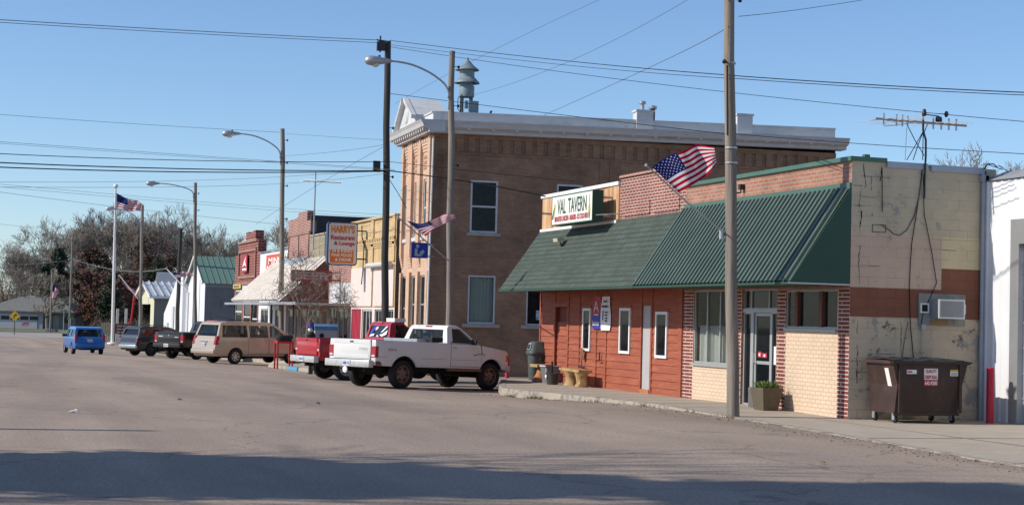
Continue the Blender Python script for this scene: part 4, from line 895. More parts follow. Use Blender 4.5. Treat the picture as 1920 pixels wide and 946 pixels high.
mb=MB(); mb.tube([(hb.x,70.35,ha.z-.35),(XF,70.35,ha.z-.35)],.03,6); mb.tube([(hb.x,70.35,hb.z+.3),(XF,70.35,hb.z+.3)],.03,6); mb.tube([(hb.x+.2,70.3,ha.z-.1),(hb.x+.22,70.3,ha.z-.6),(hb.x+.32,70.3,hb.z+.9),(hb.x+.3,70.3,hb.z-.2),(hb.x+.25,70.3,hb.z-.8)],.022,6); mb.build('bracket',M['dmet'],hg)
# television mast on the bar roof
ta_=atY(592,322,80); tb_=atY(588,440,80); an=thing('television_mast','thin television mast with a white multi element aerial on the bar roof','aerial',Vector((tb_.x,80,5.0)))
mb=MB(); mb.tube([(tb_.x,80,5.0),(ta_.x,80,ta_.z)],.035,6); mb.build('mast',M['galv'],an)
zb2=atY(592,340,80).z; x0=atY(568,340,80).x; x1=atY(640,340,80).x
mb=MB(); mb.tube([(x0,80,zb2),(x1,80,zb2)],.03,5)
for i in range(14):
    x=x0+(x1-x0)*i/13; L=.9-.035*i; mb.tube([(x,80-L,zb2+.02),(x,80+L,zb2+.02)],.012,4)
mb.build('antenna_array',M['white'],an)
# ================================================================== green roofed hall and the metal hall beyond
M['gblk']=brick('grey_block',(.24,.24,.24),(.22,.22,.225),(.2,.2,.2),bw=.42,bh=.21,ms=.014,dirt=.2)
M['groof']=mat('green_roof_metal',(.13,.21,.165),.5,var=.1)
gr=thing('green_roof_hall','white gabled hall with green metal roof and grey block side wall','hall',(XF,118.2,-1.2))
yg=118.2; pk=122.6; zg=3.95; zp=5.85; ye=127.0
mb=MB(); q=[(yg,-1.5),(yg,zg),(pk,zp),(ye,zg),(ye,-1.5)]
mb.poly([(XF,a,b) for a,b in q]); 
lean=[(ye,-1.5),(ye,zg+.9),(129.5,4.7),(138.2,1.6),(138.2,-1.5)]; mb.prism([(XF-.4,a,b) for a,b in lean],(9,0,0)); mb.build('gable_wall',M['corr'],gr)
mb=MB(); mb.box(XF+.01,XF+14,yg,yg+.2,-1.5,zg-.35); mb.build('side_wall',M['gblk'],gr)
mb=MB(); mb.box(XF+.01,XF+14,yg-.02,yg+.2,zg-.35,zg); mb.build('eave_band',mat('blue_grey_trim',(.3,.33,.38),.6),gr)
mb=MB()
for sgn,yb_ in ((0,yg-.3),(1,ye+.2)):
    z_=zg-.1
    for i in range(35):
        x=XF-.25+i*.42; mb.poly([(x,yb_,z_),(x+.42,yb_,z_),(x+.42,pk,zp+.06),(x,pk,zp+.06)])
        if not sgn: mb.obox((x,yb_,z_),(.05,0,0),Vector((0,pk-yb_,zp+.06-z_)),Vector((0,-.01,.04)))
mb.build('roof',M['groof'],gr)
mb=MB(); mb.prism([(XF-.3,yg-.35,zg-.2),(XF-.3,pk,zp-.02),(XF-.3,pk,zp+.1),(XF-.3,yg-.35,zg-.02)],(.06,0,0)); mb.prism([(XF-.3,ye+.35,zg-.2),(XF-.3,pk,zp-.02),(XF-.3,pk,zp+.1),(XF-.3,ye+.35,zg-.02)],(.06,0,0)); mb.build('bargeboard',M['white'],gr)
mb=MB(); mb.box(XF+1,XF+6,yg-.012,yg-.004,2.05,2.9); q_=mb.build('faded_lettering_band',mat('faded_grey_paint',(.21,.21,.215),.9,var=.2,vs=3),gr)
mb=MB(); [mb.box(XF+1.1+.62*i,XF+1.1+.62*i+w_,yg-.02,yg-.013,2.2,2.7) for i,w_ in enumerate((.12,.3,.4,.4,.12))]; mb.build('lettering',mat('faded_dark_paint',(.15,.15,.155),.9,var=.3,vs=6),q_)
for y,z0,z1 in ((123.2,-1,3.2),(131.5,-1.1,2.2),(134.9,-1.1,.9)):
    mb=MB(); mb.box(XF-.5,XF-.42,y,y+1.1,z0,z1); mb.build('door',M['whited'],gr)
tn=thing('metal_hall','tan and grey metal hall with standing seam roof and gabled porch','hall',(XF,148.6,-1.3))
mb=MB(); mb.box(XF,XF+9,148.6,148.8,-1.5,3.2); mb.build('side_wall',mat('olive_grey_metal',(.19,.19,.165),.6,var=.06),tn)
mb=MB(); mb.poly([(XF,148.6,-1.5),(XF,148.6,3.2),(XF,154.8,4.3),(XF,161,3.3),(XF,161,2.4),(XF,151.5,2.4),(XF,151.5,-1.5)]); mb.box(XF,XF+.3,160.6,161,-1.5,2.4); mb.build('gable_wall',mat('cream_metal',(.6,.58,.42),.6,var=.05),tn)
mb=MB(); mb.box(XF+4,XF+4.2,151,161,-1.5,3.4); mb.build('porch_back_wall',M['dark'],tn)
mb=MB()
for (y0_,z0_,y1_,z1_) in ((148.2,3.1,154.8,4.45),(161.4,3.1,154.8,4.45)):
    for i in range(16):
        x=XF-.5+i*.6; mb.poly([(x,y0_,z0_),(x+.6,y0_,z0_),(x+.6,y1_,z1_),(x,y1_,z1_)]); mb.obox((x,y0_,z0_),(.1,0,0),Vector((0,y1_-y0_,z1_-z0_)),(0,0,.12))
mb.build('roof',mat('pale_roof_metal',(.55,.56,.57),.4,metal=.3,var=.05),tn)
mb=MB(); mb.prism([(XF-.5,148.2,2.9),(XF-.5,154.8,4.25),(XF-.5,154.8,4.5),(XF-.5,148.2,3.15)],(.1,0,0)); mb.prism([(XF-.5,161.4,2.9),(XF-.5,154.8,4.25),(XF-.5,154.8,4.5),(XF-.5,161.4,3.15)],(.1,0,0)); mb.box(XF-.5,XF+9,148.1,148.2,2.9,3.12); mb.build('bargeboard',M['white'],tn)
mb=MB(); mb.box(XF+1.8,XF+3.2,148.45,148.58,-1.2,1.4); mb.build('door',M['white'],tn)
for x in (1.95,2.6):
    mb=MB(); mb.box(XF+x,XF+x+.45,148.42,148.445,.5,1.2); mb.build('window',M['glassd'],tn)
mb=MB(); mb.poly([(XF+3,166,2.9),(XF+3,170,5.6),(XF+3,174,2.9)]); mb.box(XF+3,XF+12,166,166.2,-1.4,2.9); mb.box(XF+3,XF+3.2,166,174,-1.4,2.9)
hl=thing('far_hall','far cream gable with pale metal roof behind the porch hall','hall',(XF+3,166,-1.4)); mb.build('wall',mat('pale_cream_paint',(.62,.6,.5),.6,var=.05),hl)
mb=MB(); mb.poly([(XF+2.6,165.6,2.75),(XF+12,165.6,2.75),(XF+12,170,5.75),(XF+2.6,170,5.75)]); mb.poly([(XF+2.6,174.4,2.75),(XF+12,174.4,2.75),(XF+12,170,5.75),(XF+2.6,170,5.75)]); mb.build('roof',M['galv'],hl)
mb=MB(); mb.box(XF-1.5,XF-.9,150.5,157,-1.4,-.45); mb.box(XF-1.6,XF-.8,150.4,151.1,-1.4,-.2); tag(mb.build('brick_planter',M['brkT']),'low red brick planter wall before the metal hall porch','planter')
# ================================================================== garage house at the far left
M['hroof']=mat('grey_shingle_roof',(.15,.15,.14),.9,var=.15,vs=1,col2=(.2,.2,.19),c2=.55,c2s=3)
M['hwall']=mat('grey_white_siding',(.33,.34,.37),.8,var=.06)
def hx(px,D,z=None,py=None):
    p=atD(px,600 if py is None else py,D); return p
Dh=250; a=atD(-40,600,Dh); b=atD(80,600,Dh); c=atD(140,600,Dh+8); U_=(b-a); U_.z=0; Lh=U_.length; U_.normalize(); Nh=Vector((U_.y,-U_.x,0)); 
if Nh.y>0: Nh=-Nh
zg_=-1.42; ze=atD(60,583,Dh).z; zp_=atD(38,552,Dh).z
ho=thing('garage_house','low grey house with hipped roof and long garage door behind the lawn','house',(a.x,a.y,zg_))
A=Vector((a.x,a.y,0)); 
mb=MB(); mb.obox(A+UZ*zg_,U_*Lh,-Nh*9,UZ*(ze-zg_)); mb.obox(A+U_*(Lh+.01)+UZ*zg_-Nh*2.5,U_*4.3,-Nh*6.5,UZ*(ze-zg_)); mb.build('wall',M['hwall'],ho)
mb=MB(); e=.5; rA=A-U_*e+Nh*e+UZ*ze; rB=A+U_*(Lh+4.8)+Nh*e+UZ*ze; k=-Nh*(9+2*e)
rp=atD(38,552,Dh); rp=A+U_*((rp-a).dot(U_))+UZ*zp_-Nh*4.5; rq=rp+U_*4.5; r0_=A-U_*e+UZ*zp_-Nh*4.5
r0_=rp-U_*.3
mb.poly([rA,rB,rq,r0_]); mb.poly([rA+k,rB+k,rq,r0_]); mb.poly([rA,rA+k,r0_]); mb.poly([rB,rB+k,rq]); mb.poly([rA-UZ*.15,rB-UZ*.15,rB,rA]); mb.build('roof',M['hroof'],ho)
gd0=3.6
mb=MB(); mb.obox(A+U_*.4+UZ*(zg_+.05)+Nh*.02,U_*(Lh-1.2),Nh*.05,UZ*2.15); gd_=mb.build('garage_door',mat('white_garage_door',(.42,.43,.47),.6,var=.03),ho)
for px0 in (-16,2,20,38,56):
    q=(atD(px0,600,Dh)-a).dot(U_); zt_=atD(40,592,Dh).z; zb_2=atD(40,599,Dh).z
    mb=MB(); mb.obox(A+U_*q+UZ*zb_2+Nh*.075,U_*1.25,Nh*.02,UZ*(zt_-zb_2)); mb.build('window',M['glassd'],gd_)
mb=MB(); q=(atD(40,600,Dh)-a).dot(U_); zq=atD(40,609,Dh).z; o_=A+U_*q+UZ*(zq+.1)+Nh*.08; mb.poly([o_,o_+U_*.55,o_+U_*.95+UZ*.38,o_+U_*.4+UZ*.3]); mb.poly([o_+U_*.75,o_+U_*1.25,o_+U_*1.05+UZ*.42]); mb.obox(o_-UZ*.2,U_*1.0,Nh*.004,UZ*.07); mb.build('lettering',M['letR'],gd_)
mb=MB(); mb.obox(A+U_*(Lh+.9)+UZ*(zg_+.1)-Nh*2.48,U_*.9,Nh*.05,UZ*2); mb.build('door',M['whited'],ho)
mb=MB(); mb.obox(A+U_*(Lh+2.6)+UZ*(zg_+1.0)-Nh*2.48,U_*.9,Nh*.05,UZ*.9); mb.build('window',M['glassd'],ho)
# ------------------------------------------------------------------ vehicle builder
M['chrome']=mat('dull_chrome',(.5,.5,.5),.25,metal=.9,var=.08,vs=6)
M['bumpw']=mat('worn_bumper_metal',(.55,.55,.53),.4,metal=.35,var=.2,vs=8)
M['tail']=mat('red_tail_lamp',(.35,.012,.02),.25,var=.1,vs=12,spec=.6)
M['amber']=mat('amber_lamp',(.5,.16,.02),.3,var=.05)
M['head']=mat('head_lamp_glass',(.6,.6,.58),.15,var=.03,spec=.7)
M['trimk']=mat('black_trim_plastic',(.025,.025,.027),.6,var=.15)
M['under']=mat('underbody',(.02,.018,.016),.9,var=.3)
M['plate']=mat('licence_plate',(.6,.62,.64),.5,var=.05)
M['rimr']=mat('rusty_steel_rim',(.23,.15,.11),.6,metal=.4,var=.4,vs=14)
M['rims']=mat('silver_rim',(.5,.5,.5),.35,metal=.7,var=.08)
M['carglass']=glass('car_glass',tint=(.012,.016,.017),trans=.55,spec=.6)
M['cardark']=glass('tinted_car_glass',tint=(.01,.012,.014),trans=.12,spec=.7)
def paint(name,col,var=.05,coat=.5,rough=.4,**k): return mat(name,col,rough,var=var,vs=1.5,coat=coat,**k)
def bmobj(bm,name,mats,parent,smooth=True,ang=35):
    me=bpy.data.meshes.new(name); bm.to_mesh(me); bm.free()
    for m_ in (mats if isinstance(mats,list) else [mats]): me.materials.append(m_)
    if smooth: me.shade_smooth(); me.set_sharp_from_angle(angle=R(ang))
    o=bpy.data.objects.new(name,me); COL.objects.link(o); o.parent=parent; ORG[o.name]=Vector((0,0,0)); return o
def solid(prof,hw,xs=(),zs=()):
    bm=bmesh.new(); vs=[bm.verts.new((x,-1,z)) for x,z in prof]; f=bm.faces.new(vs)
    r=bmesh.ops.extrude_face_region(bm,geom=[f]); nv=[v for v in r['geom'] if isinstance(v,bmesh.types.BMVert)]
    for v in nv: v.co.y=1
    for x in xs: bmesh.ops.bisect_plane(bm,geom=bm.verts[:]+bm.edges[:]+bm.faces[:],plane_co=(x,0,0),plane_no=(1,0,0))
    for z in zs: bmesh.ops.bisect_plane(bm,geom=bm.verts[:]+bm.edges[:]+bm.faces[:],plane_co=(0,0,z),plane_no=(0,0,1))
    for y in (-.8,-.4,0,.4,.8): bmesh.ops.bisect_plane(bm,geom=bm.verts[:]+bm.edges[:]+bm.faces[:],plane_co=(0,y,0),plane_no=(0,1,0))
    for v in bm.verts: v.co.y*=hw(v.co.x,v.co.z)
    bmesh.ops.remove_doubles(bm,verts=bm.verts[:],dist=1e-5); bmesh.ops.recalc_face_normals(bm,faces=bm.faces[:])
    if bm.calc_volume(signed=True)<0: bmesh.ops.reverse_faces(bm,faces=bm.faces[:])
    bmesh.ops.triangulate(bm,faces=[f for f in bm.faces if len(f.verts)>3]); return bm
def boolop(o,cutters,bevel=0,seg=2,op='DIFFERENCE'):
    for c in cutters:
        md=o.modifiers.new('b','BOOLEAN'); md.operation=op; md.object=c; md.solver='EXACT'
        dg=bpy.context.evaluated_depsgraph_get(); dg.update()
        me=bpy.data.meshes.new_from_object(o.evaluated_get(dg)); o.modifiers.clear(); old=o.data; o.data=me; bpy.data.meshes.remove(old)
    if bevel:
        md=o.modifiers.new('v','BEVEL'); md.width=bevel; md.segments=seg; md.limit_method='ANGLE'; md.angle_limit=R(38); md.use_clamp_overlap=True
    dg=bpy.context.evaluated_depsgraph_get(); dg.update()
    me=bpy.data.meshes.new_from_object(o.evaluated_get(dg)); o.modifiers.clear(); old=o.data; o.data=me; bpy.data.meshes.remove(old)
    me.shade_smooth(); me.set_sharp_from_angle(angle=R(35))
    for c in cutters: bpy.data.objects.remove(c)
def cutbox(pts,vec):
    mb=MB(); mb.prism(pts,vec); 
    me=bpy.data.meshes.new('cut'); me.from_pydata([tuple(v) for v in mb.v],[],mb.f); o=bpy.data.objects.new('cut',me); COL.objects.link(o)
    bm=bmesh.new(); bm.from_mesh(me); bmesh.ops.recalc_face_normals(bm,faces=bm.faces[:])
    if bm.calc_volume(signed=True)<0: bmesh.ops.reverse_faces(bm,faces=bm.faces[:])
    bm.to_mesh(me); bm.free(); return o
def cutsolid(bm):
    me=bpy.data.meshes.new('cut'); bm.to_mesh(me); bm.free(); o=bpy.data.objects.new('cut',me); COL.objects.link(o); return o
def arch(xa,ra,zb,zc,n=10):
    a0=math.asin(max(-1,min(1,(zb-zc)/ra))); out=[]
    for i in range(n+1):
        t=math.pi-a0-(math.pi-2*a0)*i/n; out.append((xa+ra*math.cos(t),zc+ra*math.sin(t)))
    return out
def wheel(parent,x,y,r,w,rim,style='steel',out=1):
    t=bpy.data.objects.new('wheel',None); COL.objects.link(t); t.parent=parent; t.location=(x,y,r); t.empty_display_size=.1; ORG[t.name]=Vector((0,0,0))
    ax=Vector((0,out,0)); h=w/2
    mb=MB(); mb.lathe((0,0,0),ax,[(r*.6,-h*.9),(r*.82,-h),(r*.95,-h*.92),(r,-h*.65),(r,h*.65),(r*.95,h*.92),(r*.82,h),(r*.62,h*.88),(r*.6,h*.7)],28)
    ty=mb.build('tyre',M['tyre'],t,smooth=True,ang=50)
    mb=MB(); rr=r*.62; mb.lathe((0,0,0),ax,[(rr,h*.86),(rr*.93,h*.86),(rr*.9,h*.35),(0,h*.3)] if style=='alloy' else [(rr,h*.86),(rr*.93,h*.86),(rr*.88,h*.3),(rr*.55,h*.55),(rr*.3,h*.62),(rr*.25,h*.8),(0,h*.85)],24)
    if style=='alloy':
        for k in range(7):
            a=2*math.pi*k/7; d=Vector((math.cos(a),0,math.sin(a))); q=Vector((-math.sin(a),0,math.cos(a)))
            mb.prism([d*rr*.12-q*rr*.12+ax*h*.78,d*rr*.95-q*rr*.14+ax*h*.84,d*rr*.95+q*rr*.14+ax*h*.84,d*rr*.12+q*rr*.12+ax*h*.78],-ax*h*.2,1)
        mb.lathe((0,0,0),ax,[(rr*.22,h*.6),(rr*.22,h*.86),(0,h*.88)],12,1)
        mb.m[:24*3]=[0]*72
        ri=mb.build('rim',[M['under'],rim],t,smooth=True)
        for i,p in enumerate(ri.data.polygons): 
            if i<24: p.material_index=1
    else:
        for k in range(6):
            a=2*math.pi*k/6; d=Vector((math.cos(a),0,math.sin(a))); mb.lathe(d*rr*.68+ax*h*.5,ax,[(rr*.13,0),(rr*.13,.012),(0,.013)],8,1)
        ri=mb.build('rim',[rim,M['under']],t,smooth=True)
    return t
def arch_liner(t,xas,ra,zb,zc,hwy):
    for xa in xas:
        for sd_ in (-1,1):
            mb=MB(); p=arch(xa,ra-.006,zb,zc,12); y0=sd_*(hwy-.035); y1=sd_*.35
            for (a,b),(c,d) in zip(p,p[1:]): mb.poly([(a,y0,b),(c,y0,d),(c,y1,d),(a,y1,b)])
            mb.poly([(xa-ra,y1,zb),(xa+ra,y1,zb),(xa+ra,y1,zc+ra),(xa-ra,y1,zc+ra)])
            mb.build('wheel_arch',M['under'],t)
def place(t,x,y,head,z=None,pitch=0,roll=0):
    """head: angle from +Y towards +X, degrees"""
    t.location=(x,y,gz(y)-crown(x,y) if z is None else z); t.rotation_euler=(R(roll),R(pitch),R(90-head))
def pane(name,pts,N,mtl,parent,th=.006):
    mb=MB(); mb.prism(pts,Vector(N)*th); return mb.build(name,mtl,parent)
def box_part(name,m,parent,*boxes,bev=0):
    mb=MB()
    for b in boxes: mb.box(*b)
    o=mb.build(name,m,parent)
    if bev: boolop(o,[],bevel=bev)
    return o
def door_panel(parent,name,x0,x1,z0,z1,hw,side,m,seam=True,handle=True,hx_=None,slant=0,hmat='trimk'):
    mb=MB(); nx=4; nz=6
    def P(i,j,off):
        x=x0+(x1-x0)*i/nx+(slant*(j/nz) if i==nx else 0); z=z0+(z1-z0)*j/nz; return Vector((x,side*(hw(x,z)+off),z))
    if seam:
        d=MB()
        for i in range(nx):
            for j in range(nz):
                def S(i_,j_):
                    x=x0-.012+(x1-x0+.024)*i_/nx; z=z0-.012+(z1-z0+.024)*j_/nz; return Vector((x,side*(hw(x,z)+.0015),z))
                d.poly([S(i,j),S(i+1,j),S(i+1,j+1),S(i,j+1)])
        sm=d.build('door_seam',M['under'],parent,smooth=True)
    for i in range(nx):
        for j in range(nz): mb.poly([P(i,j,.005),P(i+1,j,.005),P(i+1,j+1,.005),P(i,j+1,.005)])
    for i in range(nx): mb.poly([P(i,0,.005),P(i+1,0,.005),P(i+1,0,.0),P(i,0,.0)])
    dr=mb.build(name,m,parent,smooth=True)
    if handle:
        hx1=hx_ if hx_ is not None else x0+.1; hz=z1-.12
        mb=MB(); y=side*(hw(hx1,hz)+.006); mb.obox((hx1,y,hz),(.14,0,0),(0,side*.025,0),(0,0,.03)); mb.build('handle',M[hmat],dr)
    return dr
def greenhouse(root,prof,inner,hw,windows,front,rear,m,glassm,name='cab',bevel=.02,xs=(),zs=(),top_open=None):
    """prof outer profile polygon; windows: side openings [(name, polygon xz)]; front/rear: (x0,z0,x1,z1,y0,y1)"""
    o=bmobj(solid(prof,hw,xs,zs),name,m,root)
    cut=[]
    for n,p in windows: cut.append(cutbox([(x,-2,z) for x,z in p],(0,4,0)))
    ends=[]
    for e,sg in ((front,1),(rear,-1)):
        if not e: continue
        x0,z0,x1,z1,y0,y1=e   # bottom point, top point, half widths bottom/top
        d=Vector((x1-x0,0,z1-z0)).normalized(); n=Vector((d.z,0,-d.x))*sg
        if n.x*sg<0: n=-n
        b=Vector((x0,0,z0)); t_=Vector((x1,0,z1))
        q=[b+Vector((0,-y0,0)),b+Vector((0,y0,0)),t_+Vector((0,y1,0)),t_+Vector((0,-y1,0))]
        cut.append(cutbox([p-n*.16 for p in q],n*.32)); ends.append(('windscreen' if sg>0 else 'rear_window',q,n,d))
    cut.append(cutsolid(solid(inner,lambda x,z:hw(x,z)-.05,xs,zs)))
    boolop(o,cut,bevel=0)
    for n_,p in windows:
        for sd_ in (-1,1):
            cx=sum(a for a,b in p)/len(p); cz=sum(b for a,b in p)/len(p)
            pp=[(cx+(a-cx)*1.06,cz+(b-cz)*1.06) for a,b in p]
            mb=MB(); mb.prism([(a,sd_*(hw(a,b)-.03),b) for a,b in pp],(0,sd_*.005,0)); mb.build(n_,glassm,root)
    for nm,q,n,d in ends:
        c=sum(q,Vector())/4; q=[c+(p-c)*1.05-n*.03 for p in q]; mb=MB(); mb.prism(q,n*.005); mb.build(nm,glassm if nm=='windscreen' or True else glassm,root)
    return o
def seats(root,xs,m,w=1.3,z=.75,h=.55,split=True):
    for x in xs:
        for y in ((-.36,.36) if split else (0,)):
            hw2=.24 if split else w/2
            mb=MB(); mb.box(x,x+.5,y-hw2,y+hw2,z-.1,z+.08); mb.box(x-.08,x+.08,y-hw2,y+hw2,z,z+h); o=mb.build('seat',m,root)
            mb=MB(); mb.box(x-.07,x+.04,y-.13,y+.13,z+h+.02,z+h+.2); k=mb.build('headrest',m,o); boolop(k,[],bevel=.04)
# ------------------------------------------------------------------ pickups
def pickup(name,label,loc,head,col,glassm,tail,wb=3.38,ro=1.05,cabx=1.62,wsx=2.95,fx=4.15,r=.39,hw0=.985,railz=1.30,roofz=1.8,rim='rimr',rimstyle='steel',bump='bumpw',plate='NEB 12',word=None,bodymats=None,pitch=0,ext=False,seatm=None,noseZ=1.14,bumpz=.55,hubz=1.2,twotone=None):
    t=thing(name,label,'pickup truck',(0,0,0))
    ORG[t.name]=Vector((0,0,0))
    zb=.60; zc=r
    def hw(x,z):
        w_=hw0*(1-.035*((z-.95)/.45)**2)
        if x>3.2: w_-= .10*((x-3.2)/.95)**2
        if x<-.6: w_-= .015
        return w_
    ra=r+.12
    prof=[(-ro,zb+.02)]+[p for p in arch(0,ra,zb,zc)]+[p for p in arch(wb,ra,zb,zc)]+[(fx-.02,zb-.02),(fx,.72),(fx-.01,noseZ-.1),(fx-.1,noseZ),(wsx+.05,hubz+.06),(wsx-.1,railz-.01),(cabx-.02,railz-.01),(cabx-.025,railz),(-ro,railz)]
    body=bmobj(solid(prof,hw,[-.7,-.35,0,.35,.8,1.2,2,2.6,3.0,3.4,3.7,3.95],[.75,.9,1.05,1.2]),'body',col,t)
    bed=cutbox([(-ro+.07,-.80,.86),(cabx-.12,-.80,.86),(cabx-.12,.80,.86),(-ro+.07,.80,.86)],(0,0,1))
    under=cutbox([(-ro+.04,-.72,.3),(fx-.2,-.72,.3),(fx-.2,.72,.3),(-ro+.04,.72,.3)],(0,0,.5))
    boolop(body,[bed,under],bevel=.022)
    def hc(x,z): return (hw0-.03)-.19*max(0,(z-railz))/(roofz-railz)-.02
    cx=cabx; fxw=wsx-.72
    cprof=[(cx,railz-.04),(cx+.03,railz+.1),(cx+.12,roofz-.08),(cx+.2,roofz-.01),(cx+.5,roofz+.01),(fxw-.08,roofz),(fxw+.03,roofz-.05),(wsx,hubz+.05),(wsx-.02,railz-.1)]
    iprof=[(cx+.05,railz-.2),(cx+.08,railz+.1),(cx+.165,roofz-.1),(cx+.22,roofz-.055),(fxw-.1,roofz-.05),(fxw+.0,roofz-.09),(wsx-.08,hubz+.05),(wsx-.1,railz-.2)]
    wz=railz+.03; wt=roofz-.085
    ws=[('side_window',[(cx+.24,wz),(wsx-.22,wz),(wsx-.3,wz+.06),(fxw+.02,wt),(cx+.3,wt)])] if not ext else [('side_window',[(cx+.85,wz),(wsx-.22,wz),(fxw+.02,wt),(cx+.85,wt)]),('rear_side_window',[(cx+.2,wz+.02),(cx+.72,wz+.02),(cx+.72,wt-.02),(cx+.26,wt-.02)])]
    greenhouse(t,cprof,iprof,hc,ws,(wsx-.04,hubz+.10,fxw+.03,roofz-.1,.78,.66),(cx+.02,railz+.06,cx+.105,roofz-.12,.72,.64),col,glassm,xs=[cx+.3,cx+.8,fxw])
    # cab floor box, seats
    box_part('interior_floor',M['under'],t,(cx+.1,wsx+.2,-.8,.8,.55,.86)); box_part('dashboard',M['trimk'],t,(wsx-.25,wsx-.02,-.78,.78,.85,1.27))
    seats(t,[cx+.42],seatm or M['trimk'],z=.92,h=.46)
    mb=MB(); mb.lathe((wsx-.45,.38,1.27),(-.75,0,.6),[(.17,0),(.19,.01),(.17,.03)],16); mb.build('steering_wheel',M['trimk'],t)
    # tailgate
    def tg(y0,y1,z0,z1,x): return (x,x+.012,y0,y1,z0,z1)
    g=box_part('tailgate_gap',M['under'],t,(-ro-.003,-ro+.0,-.79,.79,zb+.14,railz-.005))
    gate=box_part('tailgate',col,t,(-ro-.03,-ro-.002,-.775,.775,zb+.16,railz+.005),bev=.012)
    mb=MB(); mb.box(-ro-.038,-ro-.028,-.75,.75,railz-.11,railz-.0); mb.box(-ro-.036,-ro-.028,-.72,.72,zb+.2,zb+.3); o_=mb.build('pressed_panel',col,gate)
    mb=MB(); mb.box(-ro-.045,-ro-.036,-.07,.07,railz-.085,railz-.045); mb.build('handle',M['dmet'],gate)
    if word:
        mb=MB(); mb.text(word[0],Vector((-ro-.031,word[1],railz-.29)),Vector((0,-1,0)),UZ,word[2],word[3],bold=.02); mb.build('lettering',word[4],gate)
    for sd_ in (-1,1):
        y=sd_*(hw0-.1)
        yo=sd_*(hw(-ro,1.0)+.006); yi=sd_*(hw0-.2)
        mb=MB(); mb.box(-ro-.02,-ro+.09,min(yi,yo),max(yi,yo),tail[0],tail[1])
        q=mb.build('tail_lamp',M['tail'],t)
        mb=MB(); mb.box(-ro-.024,-ro-.018,min(y-.06,y+.06),max(y-.06,y+.06),tail[0]+.015,tail[0]+.07); mb.build('reversing_lamp',M['head'],q)
        mb=MB(); mb.box(fx-.08,fx+.01,sd_*.62-.16,sd_*.62+.16,.84,1.02); mb.build('headlight',M['head'],t)
        mb=MB(); mb.obox((fx-.16,sd_*(hw(fx-.1,.9)-.005),.84),(.15,-sd_*.02,0),(0,sd_*.012,0),(0,0,.18)); mb.build('marker_lamp',M['amber'],t)
        # mirror
        mb=MB(); mb.obox((wsx-.42,sd_*(hw0+.0),railz-.02),(.06,0,0),(0,sd_*.17,0),(0,0,.15)); k=mb.build('mirror',M['trimk'],t)
        wheel(t,0,sd_*(hw0-.15),r,.24,M[rim],rimstyle,sd_); wheel(t,wb,sd_*(hw0-.15),r,.24,M[rim],rimstyle,sd_)
        door_panel(t,'door',cx+.13,wsx-.0,.66,railz-.015,hw,sd_,col,hx_=cx+.2,hmat='chrome' if rim=='rimr' else 'trimk')
    arch_liner(t,(0,wb),ra,zb,zc,hw0-.02)
    for sd_ in (-1,1):
        mb=MB(); z=railz+.028
        for i in range(6):
            x0_=cx+.16+(wsx-.2-cx-.16)*i/6; x1_=cx+.16+(wsx-.2-cx-.16)*(i+1)/6; mb.poly([(x0_,sd_*(hc(x0_,z)+.004),z-.012),(x1_,sd_*(hc(x1_,z)+.004),z-.012),(x1_,sd_*(hc(x1_,z)+.004),z+.01),(x0_,sd_*(hc(x0_,z)+.004),z+.01)])
        mb.build('belt_trim',M['trimk'],t)
        if rim=='rimr':
            for xa in (0,wb):
                p=arch(xa,ra+.01,zb,zc,12); mb=MB()
                for (a,b),(c,d) in zip(p,p[1:]): mb.obox((a,sd_*(hw(a,b)-.01),b),(c-a,0,d-b),(0,sd_*.02,0),Vector((a-xa,0,b-zc)).normalized()*.03)
                mb.build('arch_lip',col,t)
            mb=MB()
            for i in range(10):
                for (a0,a1) in ((-.98,-.62),(.62,1.55),(1.8,2.75)):
                    x0_=a0+(a1-a0)*i/10; x1_=a0+(a1-a0)*(i+1)/10
                    mb.poly([(x0_,sd_*(hw(x0_,.84)+.006),.835),(x1_,sd_*(hw(x1_,.84)+.006),.835),(x1_,sd_*(hw(x1_,.85)+.006),.85),(x0_,sd_*(hw(x0_,.85)+.006),.85)])
            mb.build('rub_strip',M['frame'],t)
    mb=MB(); mb.box(cx+.13,cx+.16,-.12,.12,roofz-.055,roofz-.02); mb.build('high_brake_lamp',M['tail'],t)
    mb=MB(); mb.frame((cx+.045-.0,.70,railz+.05),(0,-1,0),Vector((.085,0,roofz-.17-railz)).normalized(),(-1,0,0),1.4,roofz-.15-railz,.018,.006); mb.build('window_seal',M['trimk'],t)
    # bumper, plate, hitch
    bp=box_part('rear_bumper',M[bump],t,(-ro-.2,-ro-.03,-.93,.93,bumpz,bumpz+.2),bev=.02)
    box_part('bumper_step',M['trimk'],bp,(-ro-.19,-ro-.05,-.85,.85,bumpz+.201,bumpz+.207))
    pl=box_part('licence_plate',M['plate'],t,(-ro-.215,-ro-.203,-.16,.16,bumpz+.02,bumpz+.18))
    mb=MB(); mb.text(plate,Vector((-ro-.2165,.13,bumpz+.06)),Vector((0,-1,0)),UZ,.26,.075,bold=.02); mb.build('lettering',BL,pl)
    box_part('front_bumper',M[bump],t,(fx-.06,fx+.1,-.9,.9,.52,.72),bev=.03)
    box_part('grille',M['trimk'],t,(fx-.02,fx+.012,-.44,.44,.83,1.03))
    mb=MB(); mb.box(-ro+.1,fx-.3,-.45,-.3,.42,.6); mb.box(-ro+.1,fx-.3,.3,.45,.42,.6); mb.box(wb-.6,wb+.6,-.35,.35,.35,.6); mb.box(.5,1.1,.35,.7,.32,.6)
    mb.tube([(0,-.75,r),(0,.75,r)],.06,8); mb.tube([(wb,-.75,r),(wb,.75,r)],.06,8); mb.ball((0,0,r),.15,10); mb.box(-.7,.2,-.3,.3,.5,.62); mb.build('chassis',M['under'],t)
